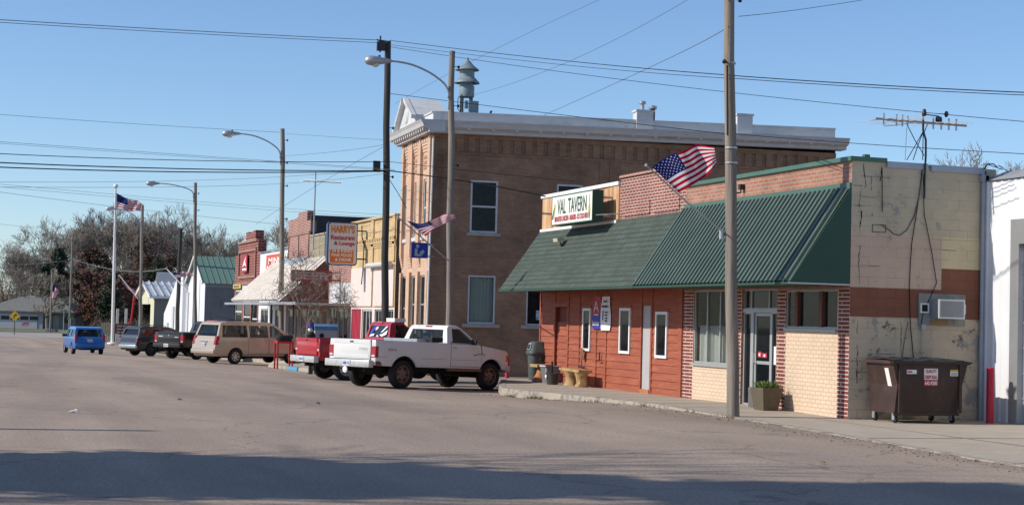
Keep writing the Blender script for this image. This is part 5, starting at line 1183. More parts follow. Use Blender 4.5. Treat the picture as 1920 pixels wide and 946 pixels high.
    box_part('wheel_well',M['under'],t,(-ra-.05,ra+.05,-.80,-.40,.84,.92),(-ra-.05,ra+.05,.40,.80,.84,.92),(wb-ra,wb+ra,-.8,.8,.93,.97))
    place(t,loc[0],loc[1],head,pitch=pitch)
    return t,hw
# ================================================================== parked vehicles
def solve(px,py,D): p=atD(px,py,D); return p
WP=paint('chalky_white_paint',(.70,.69,.67),var=.05,coat=.15,rough=.5)
P=atD(712,725,46.0)
wt,whw=pickup('pickup_truck','dusty white regular cab pickup with rusty sill and wheels parked nose to the kerb',(P.x,P.y,0),63,WP,M['carglass'],(.83,1.13),word=('FORD',-.32,.36,.075,mat('faded_grey_lettering',(.42,.42,.42),.6)),seatm=mat('blue_seat_cloth',(.05,.14,.3),.8),pitch=1.4)
t=wt
# rust, mirror arm, bed load of the white truck
M['rustp']=mat('rust',(.2,.09,.045),.85,var=.5,vs=10)
for sd_ in (-1,1):
    mb=MB(); mb.box(1.65,2.95,sd_*.95-.05,sd_*.95+.05,.52,.6); mb.build('rusty_sill',M['rustp'],t)
mb=MB(); y=-(whw(-1,.7)+.002)
mb.poly([(-1.03,y,.62),(-.8,y,.62),(-.86,y,.72),(-.98,y,.78),(-1.03,y,.74)]); mb.build('rust_patch',M['rustp'],t); mb=MB(); mb.poly([(2.9,-(whw(2.9,.6)+.003),.62),(2.99,-(whw(2.9,.6)+.003),.62),(3.0,-(whw(2.9,.7)+.003),.72),(2.92,-(whw(2.9,.7)+.003),.66)]); mb.build('rust_patch',M['rustp'],t)
mb=MB(); mb.text('4X4',Vector((-.62,-(whw(-.5,1.05)+.0025),1.02)),Vector((1,0,0)),UZ,.3,.07,bold=.02); mb.text('F150',Vector((2.97,-(whw(3.05,1.0)+.004),.98)),Vector((1,0,0)),UZ,.13,.05,bold=.03); mb.build('badge',mat('faded_orange_decal',(.45,.28,.2),.6),t)
mb=MB(); mb.tube([(2.7,-1.2,1.3),(2.75,-1.22,1.05),(2.62,-1.02,.98)],.012,5); mb.build('mirror_strut',M['trimk'],t)
mb=MB(); mb.lathe((-1.27,.0,.47),(-1,0,0),[(0,0),(.09,.0),(.09,.03),(0,.05)],14); mb.build('hitch_cover',M['white'],t)
def side_box(name,label,cat,tr,boxes,m,extra=None):
    """a thing lying in a truck bed: placed in the truck's frame, but its own top-level object"""
    mb=MB()
    for b in boxes: mb.box(*b)
    bpy.context.view_layer.update(); mw=tr.matrix_basis
    mb.v=[mw@v for v in mb.v]; return tag(mb.build(name,m),label,cat)
side_box('tool_box','long grey metal tool box lying across the bed of the white pickup','tool box',wt,[(.6,1.45,-.78,.6,1.15,1.385)],M['galv'])
side_box('jump_pack','black box with a white label on the bed rail of the white pickup','box',wt,[(1.0,1.42,-.97,-.72,1.305,1.44)],M['black'])
# red pickup
RP=paint('red_truck_paint',(.42,.012,.025),coat=.6)
P=atD(627,711,52.5)
rt,rhw=pickup('pickup_truck','bright red pickup half hidden behind the white one with decals on its rear window',(P.x,P.y,0),78,RP,M['cardark'],(.9,1.16),ro=.95,cabx=1.45,wsx=2.75,fx=4.0,hw0=.94,railz=1.3,roofz=1.86,rim='rims',word=None,plate='NE 45',bumpz=.55)
for nm,poly,mm in (('window_decal',[(.6,.08),(.6,.25),(.35,.52),(.2,.5),(.4,.2)],BL),('window_decal',[(.62,.02),(.3,.06),(.25,.16),(.5,.14)],M['letW']),('window_decal',[(.3,.42),(.14,.5),(.1,.4),(.25,.3)],M['letW']),('window_decal',[(-.15,.2),(-.3,.26),(-.55,.5),(-.45,.52),(-.25,.32)],M['letW']),('window_decal',[(-.1,.12),(-.3,.16),(-.6,.34),(-.6,.14),(-.3,.04)],M['letW']),('window_decal',[(.1,.04),(-.1,.02),(.05,.12)],M['letW'])):
    mb=MB(); cx=1.45; mb.poly([(cx+.02+(b*.085/.38)-.012-.0,-a if False else a,1.3+.06+b*.72) for a,b in poly]); mb.build(nm,mm,rt)
side_box('cab_roof_box','low white plastic box standing on the red pickup roof','box',rt,[(1.9,2.3,-.35,.25,1.875,1.99)],M['white'])  # plain white box on the cab roof, carries no lamps
# black pickup
KP=paint('black_truck_paint',(.012,.013,.016),coat=.8,rough=.3)
P=atD(345,671.5,84)
kt,khw=pickup('pickup_truck','black pickup with red tail lamps between the tan minivan and the blue wagon',(P.x,P.y,0),52,KP,M['cardark'],(.86,1.22),ro=1.1,cabx=1.3,wsx=3.15,fx=4.2,hw0=1.0,railz=1.36,roofz=1.92,r=.4,rim='rims',bump='trimk',plate='65 A',ext=True,bumpz=.6,word=None)
mb=MB(); mb.box(-1.135,-1.131,.42,.7,1.13,1.165); mb.box(-1.135,-1.131,-.66,-.42,1.1,1.13); mb.build('badge',M['letW'],kt); mb=MB(); mb.lathe((-1.13,0,1.19),(-1,0,0),[(.045,0),(.04,.01),(0,.012)],12); mb.build('emblem',M['chrome'],kt)
mb=MB(); mb.tube([(2.0,-.4,1.95),(2.0,.4,1.95)],.04,8); mb.build('cab_lamps',M['red'],kt)
# ------------------------------------------------------------------ vans and wagons
def wagon(name,label,cat,loc,head,col,glassm,L=5.1,wb=3.07,ro=1.05,hw0=.92,r=.33,belt=1.05,roofz=1.75,hood=1.05,cowl=None,rear=.28,tail=(.9,1.25,.1),rim='rims',style='alloy',pitch=0,rails=True,plate='1-A 20',lower=None,wsb=None,tailside=1,side_win=None,bumpm=None,gatem=None,plz=.95,rearglass=None,handle=True,seatm=None,tw=.14,roofback=.45):
    t=thing(name,label,cat,(0,0,0)); ORG[t.name]=Vector((0,0,0)); fx=L-ro; zb=.34
    wsb=wsb or wb-.05
    def hw(x,z):
        w_=hw0*(1-.05*((z-.8)/.5)**2) if z<belt+.02 else hw0*(1-.05*((belt-.8)/.5)**2)
        if x>wb-.2: w_-=.16*((x-wb+.2)/(fx-wb+.2))**2.2
        if x<-.5: w_-=.05*((-.5-x)/(ro-.5))**2
        if z>belt: w_-= .19*((z-belt)/(roofz-belt))**1.3
        return w_
    ra=r+.07
    prof=[(-ro+.04,zb+.12),(-ro+.1,zb)]+arch(0,ra,zb,r)+arch(wb,ra,zb,r)+[(fx-.12,zb),(fx-.02,zb+.14),(fx,.62),(fx-.06,hood-.28),(fx-.3,hood-.13),(wsb+.25,hood+.03),(wsb,belt+.02),(-ro+.12,belt+.02),(-ro+.03,belt-.1),(-ro-.03,.62),(-ro-.05,.56),(-ro,zb+.14)]
    body=bmobj(solid(prof,hw,[-.8,-.5,-.2,.3,.9,1.5,2.1,2.7,3.0,3.3,3.6,3.9],[.5,.65,.8,.95]),'body',col,t)
    under=cutbox([(-ro+.2,-hw0+.25,.0),(fx-.2,-hw0+.25,.0),(fx-.2,hw0-.25,.0),(-ro+.2,hw0-.25,.0)],(0,0,.42))
    boolop(body,[under],bevel=.03)
    rb=-ro+.1+rear; A_=wsb-1.05 if wsb-1.05>0 else wsb-.8
    cprof=[(-ro+.1,belt-.03),(rb-.06,roofz-.14),(rb+.02,roofz-.05),(rb+roofback,roofz),(A_-.5,roofz+.0),(A_-.15,roofz-.03),(A_+.02,roofz-.09),(wsb-.02,belt+.03),(wsb-.1,belt-.06)]
    iprof=[(-ro+.18,belt-.2),(rb+.0,roofz-.16),(rb+.08,roofz-.1),(rb+roofback,roofz-.05),(A_-.5,roofz-.05),(A_-.15,roofz-.08),(A_-.0,roofz-.13),(wsb-.12,belt+.03),(wsb-.2,belt-.2)]
    zt=roofz-.17; zw=belt+.03
    def rx(z): return -ro+.1+(rb+.02+ro-.1)*(z-belt)/(roofz-.1-belt)
    sw=side_win or [(rx(zw)+.22,.62),(.72,1.72),(1.8,None)]
    wins=[]
    for i,(a,b) in enumerate(sw):
        if b is None: wins.append(('front_side_window',[(a,zw),(wsb-.32,zw),(wsb-.42,zw+.06),(A_+.1-.1,zt),(a,zt)]))
        else: wins.append(('side_window',[(a,zw),(b,zw),(b,zt),(a+(.08 if i==0 else 0),zt)]))
    xb=-ro+.1; hb_=hw0-.14
    greenhouse(t,cprof,iprof,hw,wins,(wsb-.03,belt+.06,A_+.03,roofz-.11,hb_-.02,hb_-.14),(rx(belt+.06),belt+.07,rx(roofz-.17)-.01,roofz-.18,hb_-.03,hb_-.13),col,glassm,xs=[0,.6,1.2,1.8,2.4],zs=[belt+.2,belt+.4])
    seats(t,[.1,.95,1.75] if L>4.7 else [.5,1.4],seatm or M['trimk'],z=.8,h=.5)
    box_part('floor',M['under'],t,(-ro+.2,fx-.5,-hw0+.2,hw0-.2,.42,.5)); box_part('dashboard',M['trimk'],t,(wsb-.4,wsb-.1,-hw0+.2,hw0-.2,.6,belt+.02))
    # tailgate
    mb=MB(); y=hb_
    g=MB(); mb.prism([(-ro-.035,-y,.66),(-ro-.035,y,.66),(xb-.012,y,belt-.0),(xb-.012,-y,belt-.0)],(.03,0,0)); gate=mb.build('tailgate',gatem or col,t)
    pl=box_part('licence_plate',M['plate'],t,(-ro-.052,-ro-.04,-.155,.155,plz-.25,plz-.1)); 
    for v in pl.data.vertices: v.co.x+=.0+.09*max(0,(plz-.2-.66))
    mb=MB(); mb.text(plate,Vector((-ro-.0535+.09*max(0,(plz-.2-.66)),.13,plz-.215)),Vector((0,-1,0)),UZ,.26,.075,bold=.02); mb.build('lettering',BL,pl)
    mb=MB(); mb.obox((-ro-.02,-.25,plz-.07),(.03,0,.0),(0,.5,0),(0,0,.04)); mb.build('handle',M['chrome'],gate)
    bp=box_part('rear_bumper',bumpm or col,t,(-ro-.1,-ro+.08,-hw0+.06,hw0-.06,.44,.64),bev=.04)
    for sd_ in (-1,1):
        mb=MB(); z0,z1,_=tail; y=sd_*(hw(-ro+.1,1)-.0)
        pts=[(-ro-.02,y-sd_*tw,z0),(-ro-.02,y-sd_*.005,z0),(-ro+.14,y+sd_*.012,z0),(-ro+.14,y-sd_*tw,z0)]
        pt2=[(-ro+.03+.14*(z1-.9),p[1]-sd_*.02,z1) if i<2 else (-ro+.18+.1*(z1-.9),p[1]-sd_*.015,z1) for i,p in enumerate(pts)]
        k=len(mb.v); mb.v+=[Vector(p) for p in pts+pt2]
        for q in ((0,1,2,3),(4,5,6,7),(0,1,5,4),(1,2,6,5),(2,3,7,6),(3,0,4,7)): mb.f.append([k+i for i in q]); mb.m.append(0)
        mb.build('tail_lamp',M['tail'],t)
        mb=MB(); mb.box(fx-.25,fx-.04,sd_*.58-.14,sd_*.58+.14,.64,.78); mb.build('headlight',M['head'],t)
        mb=MB(); mb.obox((wsb-.42,sd_*(hw0-.05),belt+.0),(.1,0,0),(0,sd_*.2,0),(0,0,.16)); mb.build('mirror',M['trimk'],t)
        wheel(t,0,sd_*(hw0-.12),r,.21,M[rim],style,sd_); wheel(t,wb,sd_*(hw0-.12),r,.21,M[rim],style,sd_)
        door_panel(t,'door',1.76,wsb-.12,.46,belt-.005,hw,sd_,col,hx_=1.84,hmat='chrome')
        if L>4.3: door_panel(t,'sliding_door' if L>4.7 else 'rear_door',.66,1.72,.46,belt-.005,hw,sd_,col,hx_=1.52,hmat='chrome')
        if rails:
            mb=MB(); y=sd_*(hw0-.3); mb.tube([(rb+.3,y,roofz-.0),(rb+.36,y,roofz+.06),(A_-.4,y,roofz+.06),(A_-.34,y,roofz-.02)],.016,6); mb.build('roof_rail',M['trimk'],t)
    if rails:
        for x in (rb+.5,A_-.8):
            mb=MB(); mb.box(x,x+.05,-(hw0-.3),hw0-.3,roofz+.055,roofz+.08); mb.build('roof_bar',M['trimk'],t)
    mb=MB(); mb.box(-ro+.2,fx-.3,-.5,.5,.26,.42); mb.tube([(0,-.7,r),(0,.7,r)],.05,8); mb.tube([(wb,-.7,r),(wb,.7,r)],.05,8); mb.build('chassis',M['under'],t)
    place(t,loc[0],loc[1],head,pitch=pitch)
    return t,hw
TP=paint('tan_metallic_paint',(.45,.36,.28),coat=.6,rough=.35,metal=.25)
P=atD(419,679,73.0)
mv,_=wagon('minivan','tan metallic minivan with roof rack parked at an angle before the tin awning','minivan',(P.x,P.y,0),65,TP,M['carglass'],L=5.0,wb=3.0,hw0=.95,belt=1.14,roofz=1.86,hood=1.14,wsb=3.1,rear=.26,tail=(.85,1.22,0),style='alloy',plz=1.02,seatm=mat('dark_red_seat_cloth',(.12,.02,.03),.8))
BP_=paint('faded_blue_paint',(.07,.12,.2),coat=.4,rough=.4); DP=paint('dark_navy_paint',(.01,.012,.018),coat=.6)
P=atD(267.5,663.5,93)
bw,_=wagon('sport_wagon','boxy dark blue sport wagon with pale rear parked furthest along the kerb','suv',(P.x,P.y,0),60,DP,M['cardark'],L=4.5,wb=2.6,ro=1.0,hw0=.86,r=.36,belt=1.12,roofz=1.66,hood=1.08,wsb=2.5,rear=.2,tail=(.82,1.0,0),style='steel',rim='dmet',side_win=[(-.62,.5),(.7,None)],gatem=BP_,plz=.62+.1,bumpm=M['galv'],roofback=.3,rails=True)
BL2=paint('bright_blue_paint',(.015,.13,.42),coat=.6,rough=.35)
P=atD(163,662.5,99)
bv,_=wagon('blue_minivan','bright blue minivan driving away down the middle of the street','minivan',(P.x,P.y,0),-5,BL2,M['carglass'],L=4.75,wb=2.9,ro=.95,hw0=.93,r=.33,belt=1.0,roofz=1.64,hood=.98,wsb=3.0,rear=.42,roofback=.6,tail=(.8,1.2,0),style='alloy',plz=1.0,rails=False)
# ================================================================== wooden poles, street lamps, wires
POLEX=14.9
def pole_mesh(mb,x,y,z0,z1,r0,r1,lean=0,n=12):
    pts=[(x-lean*(1-k/8)+.02*math.sin(k*2.1+x+y),y+.015*math.cos(k*1.7),z0+(z1-z0)*k/8) for k in range(9)]
    mb.tube(pts,[r0+(r1-r0)*k/8 for k in range(9)],n)
def insul(mb,p,d=(1,0,0)):
    d=Vector(d); p=Vector(p); mb.tube([p,p+d*.16],.012,5); mb.lathe(p+d*.14-UZ*.05,UZ,[(.02,0),(.045,.02),(.03,.05),(.045,.08),(0,.1)],8)
def pole(name,label,x,y,h,r0=.16,r1=.11,m='wood',ins=(),group='wooden poles along the street',lamp=None,lean=0,cat='utility pole',base=None):
    z=(swz(y) if x>curbx(y) and y<108 else gz(y)) if base is None else base
    t=thing(name,label,cat,(x,y,z),group=group)
    mb=MB(); pole_mesh(mb,x,y,z-.5,z+h,r0,r1,lean); mb.build('pole',M[m],t,smooth=True)
    for zz in ins:
        mb=MB(); insul(mb,(x-lean*(1-zz/h)+r1*.8,y-.05,z+zz)); mb.build('insulator',M['dmet'],t)
    if lamp:
        L,zl,rise=lamp
        mb=MB(); a=Vector((x-lean*(1-zl/h)-r1,y-.03,z+zl)); pts=[a-UZ*.5,a,a+Vector((-.12,0,.28)),a+Vector((-L*.3,0,.28+rise*.55)),a+Vector((-L*.6,0,.28+rise*.92)),a+Vector((-L*.85,0,.28+rise)),a+Vector((-L*.96,0,.28+rise*.99))]
        # smooth
        P=[]; 
        for i in range(len(pts)-1):
            for k in range(4): P.append(pts[i].lerp(pts[i+1],k/4))
        P.append(pts[-1])
        for _ in range(3): P=[P[0]]+[(P[i-1]+P[i]*2+P[i+1])/4 for i in range(1,len(P)-1)]+[P[-1]]
        mb.tube(P,.033,8); mb.tube([a-UZ*.12+Vector((.02,0,0)),a-UZ*.12+Vector((-.05,0,0))],.06,8); mb.build('arm',M['galv'],t,smooth=True)
        e=P[-1]; mb=MB(); ax=Vector((-1,0,-.06)).normalized()
        prof=[(.0,-.12),(.05,-.1),(.08,0),(.12,.18),(.17,.38),(.19,.55),(.15,.7),(.06,.77),(0,.775)]
        mb.lathe(e,ax,prof,16); 
        for p in mb.v: p.z=e.z+(p.z-e.z)*.85
        hd=mb.build('lamp_head',M['galv'],t,smooth=True,ang=60)
        mb=MB(); mb.lathe(e+ax*.42-UZ*.05,Vector((0,0,-1)),[(.13,0),(.13,.04),(.1,.11),(.05,.15),(0,.155)],14); mb.build('lens',M['head'],hd,smooth=True)
        mb=MB(); mb.lathe(e+ax*.3+UZ*.1,UZ,[(.04,0),(.04,.07),(0,.09)],8); mb.build('photocell',M['dmet'],hd)
    return t
# near pole
pA=pole('utility_pole','thick weathered wooden pole standing before the green awning, nearest to the camera',14.455,29.85,11.8,.132,.095,ins=(8.35,),lean=-.405)
for zz,xx,rr_ in ((5.05,14.69,.125),(5.35,14.68,.125),(7.05,14.62,.118)):
    mb=MB(); mb.lathe((xx,29.85,zz),UZ,[(rr_,0),(rr_,.035)],14); mb.build('steel_band',M['galv'],pA)
mb=MB(); mb.tube([(14.54,29.8,7.07),(14.42,29.7,7.07)],.02,5); mb.ball((14.43,29.72,7.07),.05,8); mb.tube([(14.5,29.8,8.35),(14.4,29.7,8.35)],.015,5); mb.build('bracket',M['dmet'],pA)
mb=MB(); mb.tube([(14.54,29.73,5.6),(14.52,29.73,6.3),(14.5,29.73,7.0)],.02,6); mb.build('cable_guard',M['dmet'],pA)
def h_(px,py,Y,x=POLEX): return atX(px,py,x)
pB=pole('street_lamp','grey wooden pole with curved lamp arm behind the white pickup cab, nearest of the lamps',POLEX,50.5,10.35,.12,.095,ins=(9.85,8.6,6.7),lean=-.2,lamp=(2.1,9.0,.6),cat='street lamp',base=0)
pC=pole('street_lamp','wooden pole with curved lamp arm standing before the tin awning and bare tree',POLEX,79.0,11.15,.13,.105,ins=(10.6,9.5,8.4,6.8),lean=-.28,lamp=(2.15,9.9,.6),cat='street lamp',base=-.4)
pD=pole('street_lamp','wooden pole with curved lamp arm before the white gable of the green roofed hall',POLEX,109.0,11.3,.13,.105,ins=(10.6,9.5,8.4),lean=-.38,lamp=(2.4,10.5,.35),cat='street lamp',base=-1.05)
pE=pole('street_lamp','wooden lamp pole just right of the tall white flagpole',POLEX,140.5,11.9,.15,.12,ins=(10.8,),lean=-.2,lamp=(2.2,10.3,.9),cat='street lamp',base=-1.3)
q=atD(137,428,236); pF=pole('street_lamp','farthest wooden lamp pole beside the garage house',q.x,q.y,13.8,.16,.13,ins=(),lamp=(3.6,12.9,.5),cat='street lamp',base=-1.4)
pG=pole('utility_pole','tall dark tarred pole in front of the yellow brick shop, tallest in the row',POLEX,58.9,12.2,.14,.115,m='woodd',ins=(9.0,7.2),base=-.25,lean=-.24)
mb=MB(); mb.obox((POLEX-.42,58.75,11.55),(.32,0,.02),(0,.12,0),(.0,0,.34)); mb.tube([(POLEX-.3,58.8,11.5),(POLEX-.3,58.8,12.1)],.03,6); mb.tube([(POLEX-.1,58.8,11.9),(POLEX-.45,58.8,11.95)],.025,6); mb.build('line_bracket',M['dmet'],pG)
mb=MB(); mb.box(POLEX-.42,POLEX-.17,58.75,58.9,7.1,7.5); mb.build('junction_box',M['dmet'],pG)
pH=pole('utility_pole','short dark pole standing before the metal hall without lamp arm',15.6,121,9.0,.16,.13,m='woodd',ins=(8.7,7.2),base=-1.2)
q=atD(98,510,215); pI=pole('utility_pole','slim far pole carrying the small hanging flag before the garage house',q.x,q.y,gz(q.y)*0+q.z+1.45,.13,.1,base=-1.42,cat='pole')
# wires --------------------------------------------------------------
def wire(label,pts,r=.011,m='wire',name='overhead_wire',group=None):
    """pts: three survey points (px,py,depth); a parabola through them"""
    P=[]
    (a,b,c)=pts; A=atD(*a); B=atD(*b); C_=atD(*c)
    t0=(b[0]-a[0])/(c[0]-a[0]+1e-9)
    # parameter by horizontal distance
    t0=max(.1,min(.9,(B-A).length/((B-A).length+(C_-B).length)))
    n=28
    for i in range(n+1):
        t=i/n
        l0=(t-t0)*(t-1)/((0-t0)*(0-1)); l1=t*(t-1)/(t0*(t0-1)); l2=t*(t-t0)/(1*(1-t0))
        P.append(A*l0+B*l1+C_*l2)
    mb=MB(); mb.tube(P,r,4,cap=False); return tag(mb.build(name,M[m]),label,'wire',group)
DG=57.; DA=33.
wire('topmost thin wire from the upper left edge to the top of the tarred pole',[(-150,28,44),(360,58,50),(724,76,DG)],.012,'wireg')
wire('second thin wire from the upper left edge to the top of the tarred pole',[(-150,33,44.4),(360,63,50.3),(724,81,DG)],.010,'wireg')
wire('upper wire from the tarred pole sloping right to the near pole',[(731,76,DG),(1040,112,45),(1368,141,DA)],.012)
wire('middle wire from the tarred pole sloping right to the near pole',[(731,84,DG),(1040,120,45),(1368,147,DA)],.008)
wire('lower wire from the tarred pole passing behind the near pole to the right edge',[(731,88,DG),(1357,172,46),(1990,234,38)],.010)
wire('upper of the paired wires from the near pole to the right edge',[(1376,142,DA),(1650,160,31),(1990,176,28)],.011)
wire('lower of the paired wires from the near pole to the right edge',[(1376,147,DA),(1650,165,31),(1990,181,28)],.008)
wire('service wire from the tarred pole crossing the library parapet to the near pole',[(727,175,DG),(1050,215,50),(1370,252,40)],.012)
wire('wire crossing the sky between the near pole and the roof aerial',[(1376,251,40),(1650,272,38),(1990,292,36)],.009)
wire('very thin wire from the left edge to the second lamp pole',[(-60,210,60),(250,232,68),(524,248,75)],.009,'wireg')
wire('very thin wire from the second lamp pole to the tarred pole',[(532,250,75),(630,257,66),(720,262,DG)],.009,'wireg')
wire('upper thin paired wire sloping from the left edge behind the lamp pole',[(-80,260,50),(300,287,60),(740,318,58)],.009,'wireg')
wire('lower thin paired wire sloping from the left edge behind the lamp pole',[(-80,263,50),(300,290,60),(740,320,58)],.007,'wireg')
wire('medium wire from the left edge level to the tarred pole',[(-80,284,45),(330,300,51),(724,303,DG)],.013)
wire('upper thick black cable from the left edge to the tarred pole',[(-80,301,45),(330,316,51),(724,320,DG)],.02)
wire('lower thick black cable from the left edge to the tarred pole',[(-80,310,45),(330,322,51),(724,321,DG)],.02)
wire('thick black cable from the tarred pole down to the tavern sign',[(730,320,DG),(880,341,53),(1022,368,48)],.026)
wire('thin wire from the tarred pole crossing the library side wall',[(730,303,DG),(900,322,53),(1075,340,49)],.012)
wire('thin wire dipping level across the left sky above the flagpole',[(-80,341,60),(330,339,80),(724,318,DG)],.009,'wireg')
wire('thin wire just above the flagpole ball sagging to the tarred pole',[(-80,350,60),(400,349,75),(724,325,DG)],.009,'wireg')
wire('upper of three far wires passing the lamp pole with white gable behind',[(-60,340,80),(365,377,95),(724,402,70)],.010,'wireg')
wire('middle of three far wires passing the lamp pole with white gable behind',[(-60,345,80),(365,382,95),(724,408,70)],.010,'wireg')
wire('lowest far wire running from the left edge past the flagpole to the brown building',[(-60,352,80),(265,393,110),(520,420,90)],.012,'wireg')
wire('thin far wire from the left edge to the farthest lamp',[(-40,416,150),(40,424,190),(92,429,230)],.016,'wireg')
wire('faint diagonal wire rising past the siren to the upper middle edge',[(740,195,70),(930,92,60),(1180,-25,50)],.006,'wireg')
wire('faint diagonal wire rising from the library roof to the top edge',[(872,182,72),(1090,105,60),(1330,-25,50)],.007,'wireg')
wire('diagonal wire from the library roof to the upper near pole',[(1020,216,62),(1200,135,50),(1366,50,DA)],.008,'wireg')
wire('wire curving from the top of the near pole to the upper right edge',[(1385,31,DA),(1500,18,36),(1700,-14,40)],.007,'wireg')
wire('faint diagonal wire from the tarred pole down to the lamp pole before the tin awning',[(719,275,DG),(640,320,66),(480,420,85)],.007,'wireg')
wire('faint wire rising from the lamp pole towards the tarred pole',[(536,292,76),(640,283,66),(720,271,DG)],.008,'wireg')
wire('short guy wire from the tarred pole to the library front',[(729,335,DG),(745,360,57),(762,390,57.5)],.012)
wire('sagging white strung wire left of the farthest lamp pole',[(0,496,200),(70,494,212),(133,485,233)],.025,'galv')
wire('sagging white strung wire from the farthest lamp pole to the dark pole',[(139,486,233),(200,503,190),(312,503,125)],.02,'galv')
# ================================================================== flags
M['fr']=cloth('flag_red',(.42,.01,.03),.25); M['fw']=cloth('flag_white',(.7,.69,.7),.25); M['fb']=cloth('flag_blue',(.014,.018,.11),.15)
def flag(name,label,P,staff,r=.02,m='galv',ball=True,nu=26,stars=True,group='national flags',cat='flag'):
    """P(u,v): u along the fly, v down the hoist"""
    t=thing(name,label,cat,staff[0],group=group)
    mb=MB(); nv=13
    for i in range(nu):
        for j in range(nv):
            u0,u1=i/nu,(i+1)/nu; v0,v1=j/nv,(j+1)/nv
            mm=2 if (u1<=.405 and j<7) else (0 if j%2==0 else 1)
            mb.poly([P(u0,v0),P(u1,v0),P(u1,v1),P(u0,v1)],mm)
    f=mb.build('cloth',[M['fr'],M['fw'],M['fb']],t,smooth=True,ang=180)
    if stars:
        for sg_ in (1,):
            mb=MB()
            for a in range(9):
                for b in range(6 if a%2==0 else 5):
                    v=(a+1)/10*(7/13); u=((b+.6) if a%2==0 else (b+1.1))/6.2*.39
                    c=P(u,v); du=(P(u+.01,v)-P(u-.01,v)).normalized(); dv=(P(u,v+.01)-P(u,v-.01)).normalized(); n=du.cross(dv).normalized(); L=(P(.4,v)-P(0,v)).length*(.032 if r<.018 else .018)
                    pts=[]
                    for k in range(10):
                        rr=L if k%2==0 else L*.45; an_=math.pi/2+k*math.pi/5; pts.append((du*math.cos(an_)-dv*math.sin(an_))*rr)
                    for s2 in (-1,1): mb.poly([c+n*(.006*s2)+p for p in pts])
            st=mb.build('stars',M['fw'],f)
    mb=MB(); mb.tube(staff,r,8)
    sp=mb.build('staff',M[m],t)
    if ball:
        mb=MB(); mb.ball(staff[-1],r*2.3,10); mb.build('finial',M['galv'],sp)
    return t
def lerp(a,b,t): return a+(b-a)*t
def curve4(pts,u):
    n=len(pts)-1; k=min(n-1,int(u*n)); f=u*n-k
    p0=pts[max(k-1,0)]; p1=pts[k]; p2=pts[k+1]; p3=pts[min(k+2,n)]
    return .5*((2*p1)+(p2-p0)*f+(2*p0-5*p1+4*p2-p3)*f*f+(3*p1-p0-3*p2+p3)*f**3)
def cloth_surface(top,bot,D,wave,wn=3.,ph=0,nrm=None):
    T=[atD(x,y,D+d) for x,y,d in top]; B=[atD(x,y,D+d) for x,y,d in bot]
    def P(u,v):
        p=curve4(T,u).lerp(curve4(B,u),v); return p+_f*(wave*u*math.sin(u*wn*6.28+v*2.2+ph))
    return P
# large flag on the near pole
P1=cloth_surface([(1223,313,0),(1252,293,.1),(1283,282,-.1),(1305,271,.1),(1338,276,-.1)],[(1272,361,0),(1292,350,-.1),(1312,338,.1),(1330,325,-.1),(1343,306,.1)],32.0,.10,1.6)
sA=atD(1212,310,31.9); sB=atX(1358,437,14.6)
f1=flag('flag','large striped flag on a slanted staff fixed to the near pole',P1,[sB,sB.lerp(sA,.5)+Vector((0,0,-.03)),sA],.016)
mb=MB(); mb.lathe(sB+Vector((-.06,0,-.12)),UZ,[(.05,0),(.05,.2)],8); mb.build('holder',M['galv'],f1)
P2=cloth_surface([(762,413,0),(790,419,.15),(815,409,-.1),(835,401,.1),(852,402,-.1)],[(798,443,0),(812,430,-.1),(826,424,.1),(840,416,-.1),(854,409,0)],48.5,.12,2.2)
sA=atD(746,407,48.4); sB=atX(842,489,14.8)
f2=flag('flag','striped flag blowing right on a staff from the lamp pole beside the blue library sign',P2,[sB,sB.lerp(sA,.5),sA],.02)
fp_=thing('flagpole','tall white flagpole with ball top standing on the far corner','flagpole',atD(211,638,150)); 
FP0=atD(211,638,150); FP0.z=gz(FP0.y); FP1=atD(217,352,150)
mb=MB(); mb.tube([FP0-UZ*.3,FP0.lerp(FP1,.5),FP1],[.16,.13,.08],10); mb.lathe(FP0,UZ,[(.5,0),(.45,.12),(.2,.16)],12); mb.build('pole',M['white'],fp_,smooth=True)
mb=MB(); mb.ball(FP1+UZ*.15,.22,12); mb.build('finial',M['white'],fp_,smooth=True)
ORG[fp_.name]=Vector(fp_.location)
P3=cloth_surface([(219,362,0),(232,369,.3),(245,374,-.3),(258,376,.3),(267,382,-.2)],[(218,392,0),(232,394,-.3),(244,396,.3),(256,395,-.3),(266,396,.2)],150,.35,2.)
f3=flag('flag','striped flag flying from the top of the tall white flagpole',P3,[atD(217.8,395,150),atD(218.2,362,150)],.05,m='white',ball=False,nu=20)
P4=cloth_surface([(99,532,0),(103,536,.2),(108,541,-.2),(111,543,.1)],[(97,558,0),(100,560,-.2),(103,558,.2),(105,556,0)],214,.3,1.5)
f4=flag('flag','small drooping flag on the slim far pole before the garage house',P4,[atD(98,560,214.5),atD(98.5,530,214.5)],.05,ball=False,nu=20)
P5=cloth_surface([(227,521,0),(236,530,.2),(246,539,-.2),(256,547,.1)],[(229,526,0),(237,538,-.2),(246,547,.2),(256,551,0)],139,.25,1.5)
sB=Vector((14.8,140.3,atX(262,560,14.8).z)); f5=flag('flag','furled dark flag on a slanted staff left of the pole by the flagpole',P5,[sB,atD(224,516,139)],.035,nu=20)
P6=cloth_surface([(322,508,0),(334,511,.15),(348,510,-.15),(360,511,.1)],[(330,522,0),(340,519,-.1),(350,517,.15),(361,517,0)],109,.2,2)
sB=Vector((14.8,109,atX(364,550,14.8).z)); f6=flag('flag','striped flag hanging from a white staff on the lamp pole by the white gable',P6,[sB,atD(312,503,108.8)],.03,m='white',nu=20)
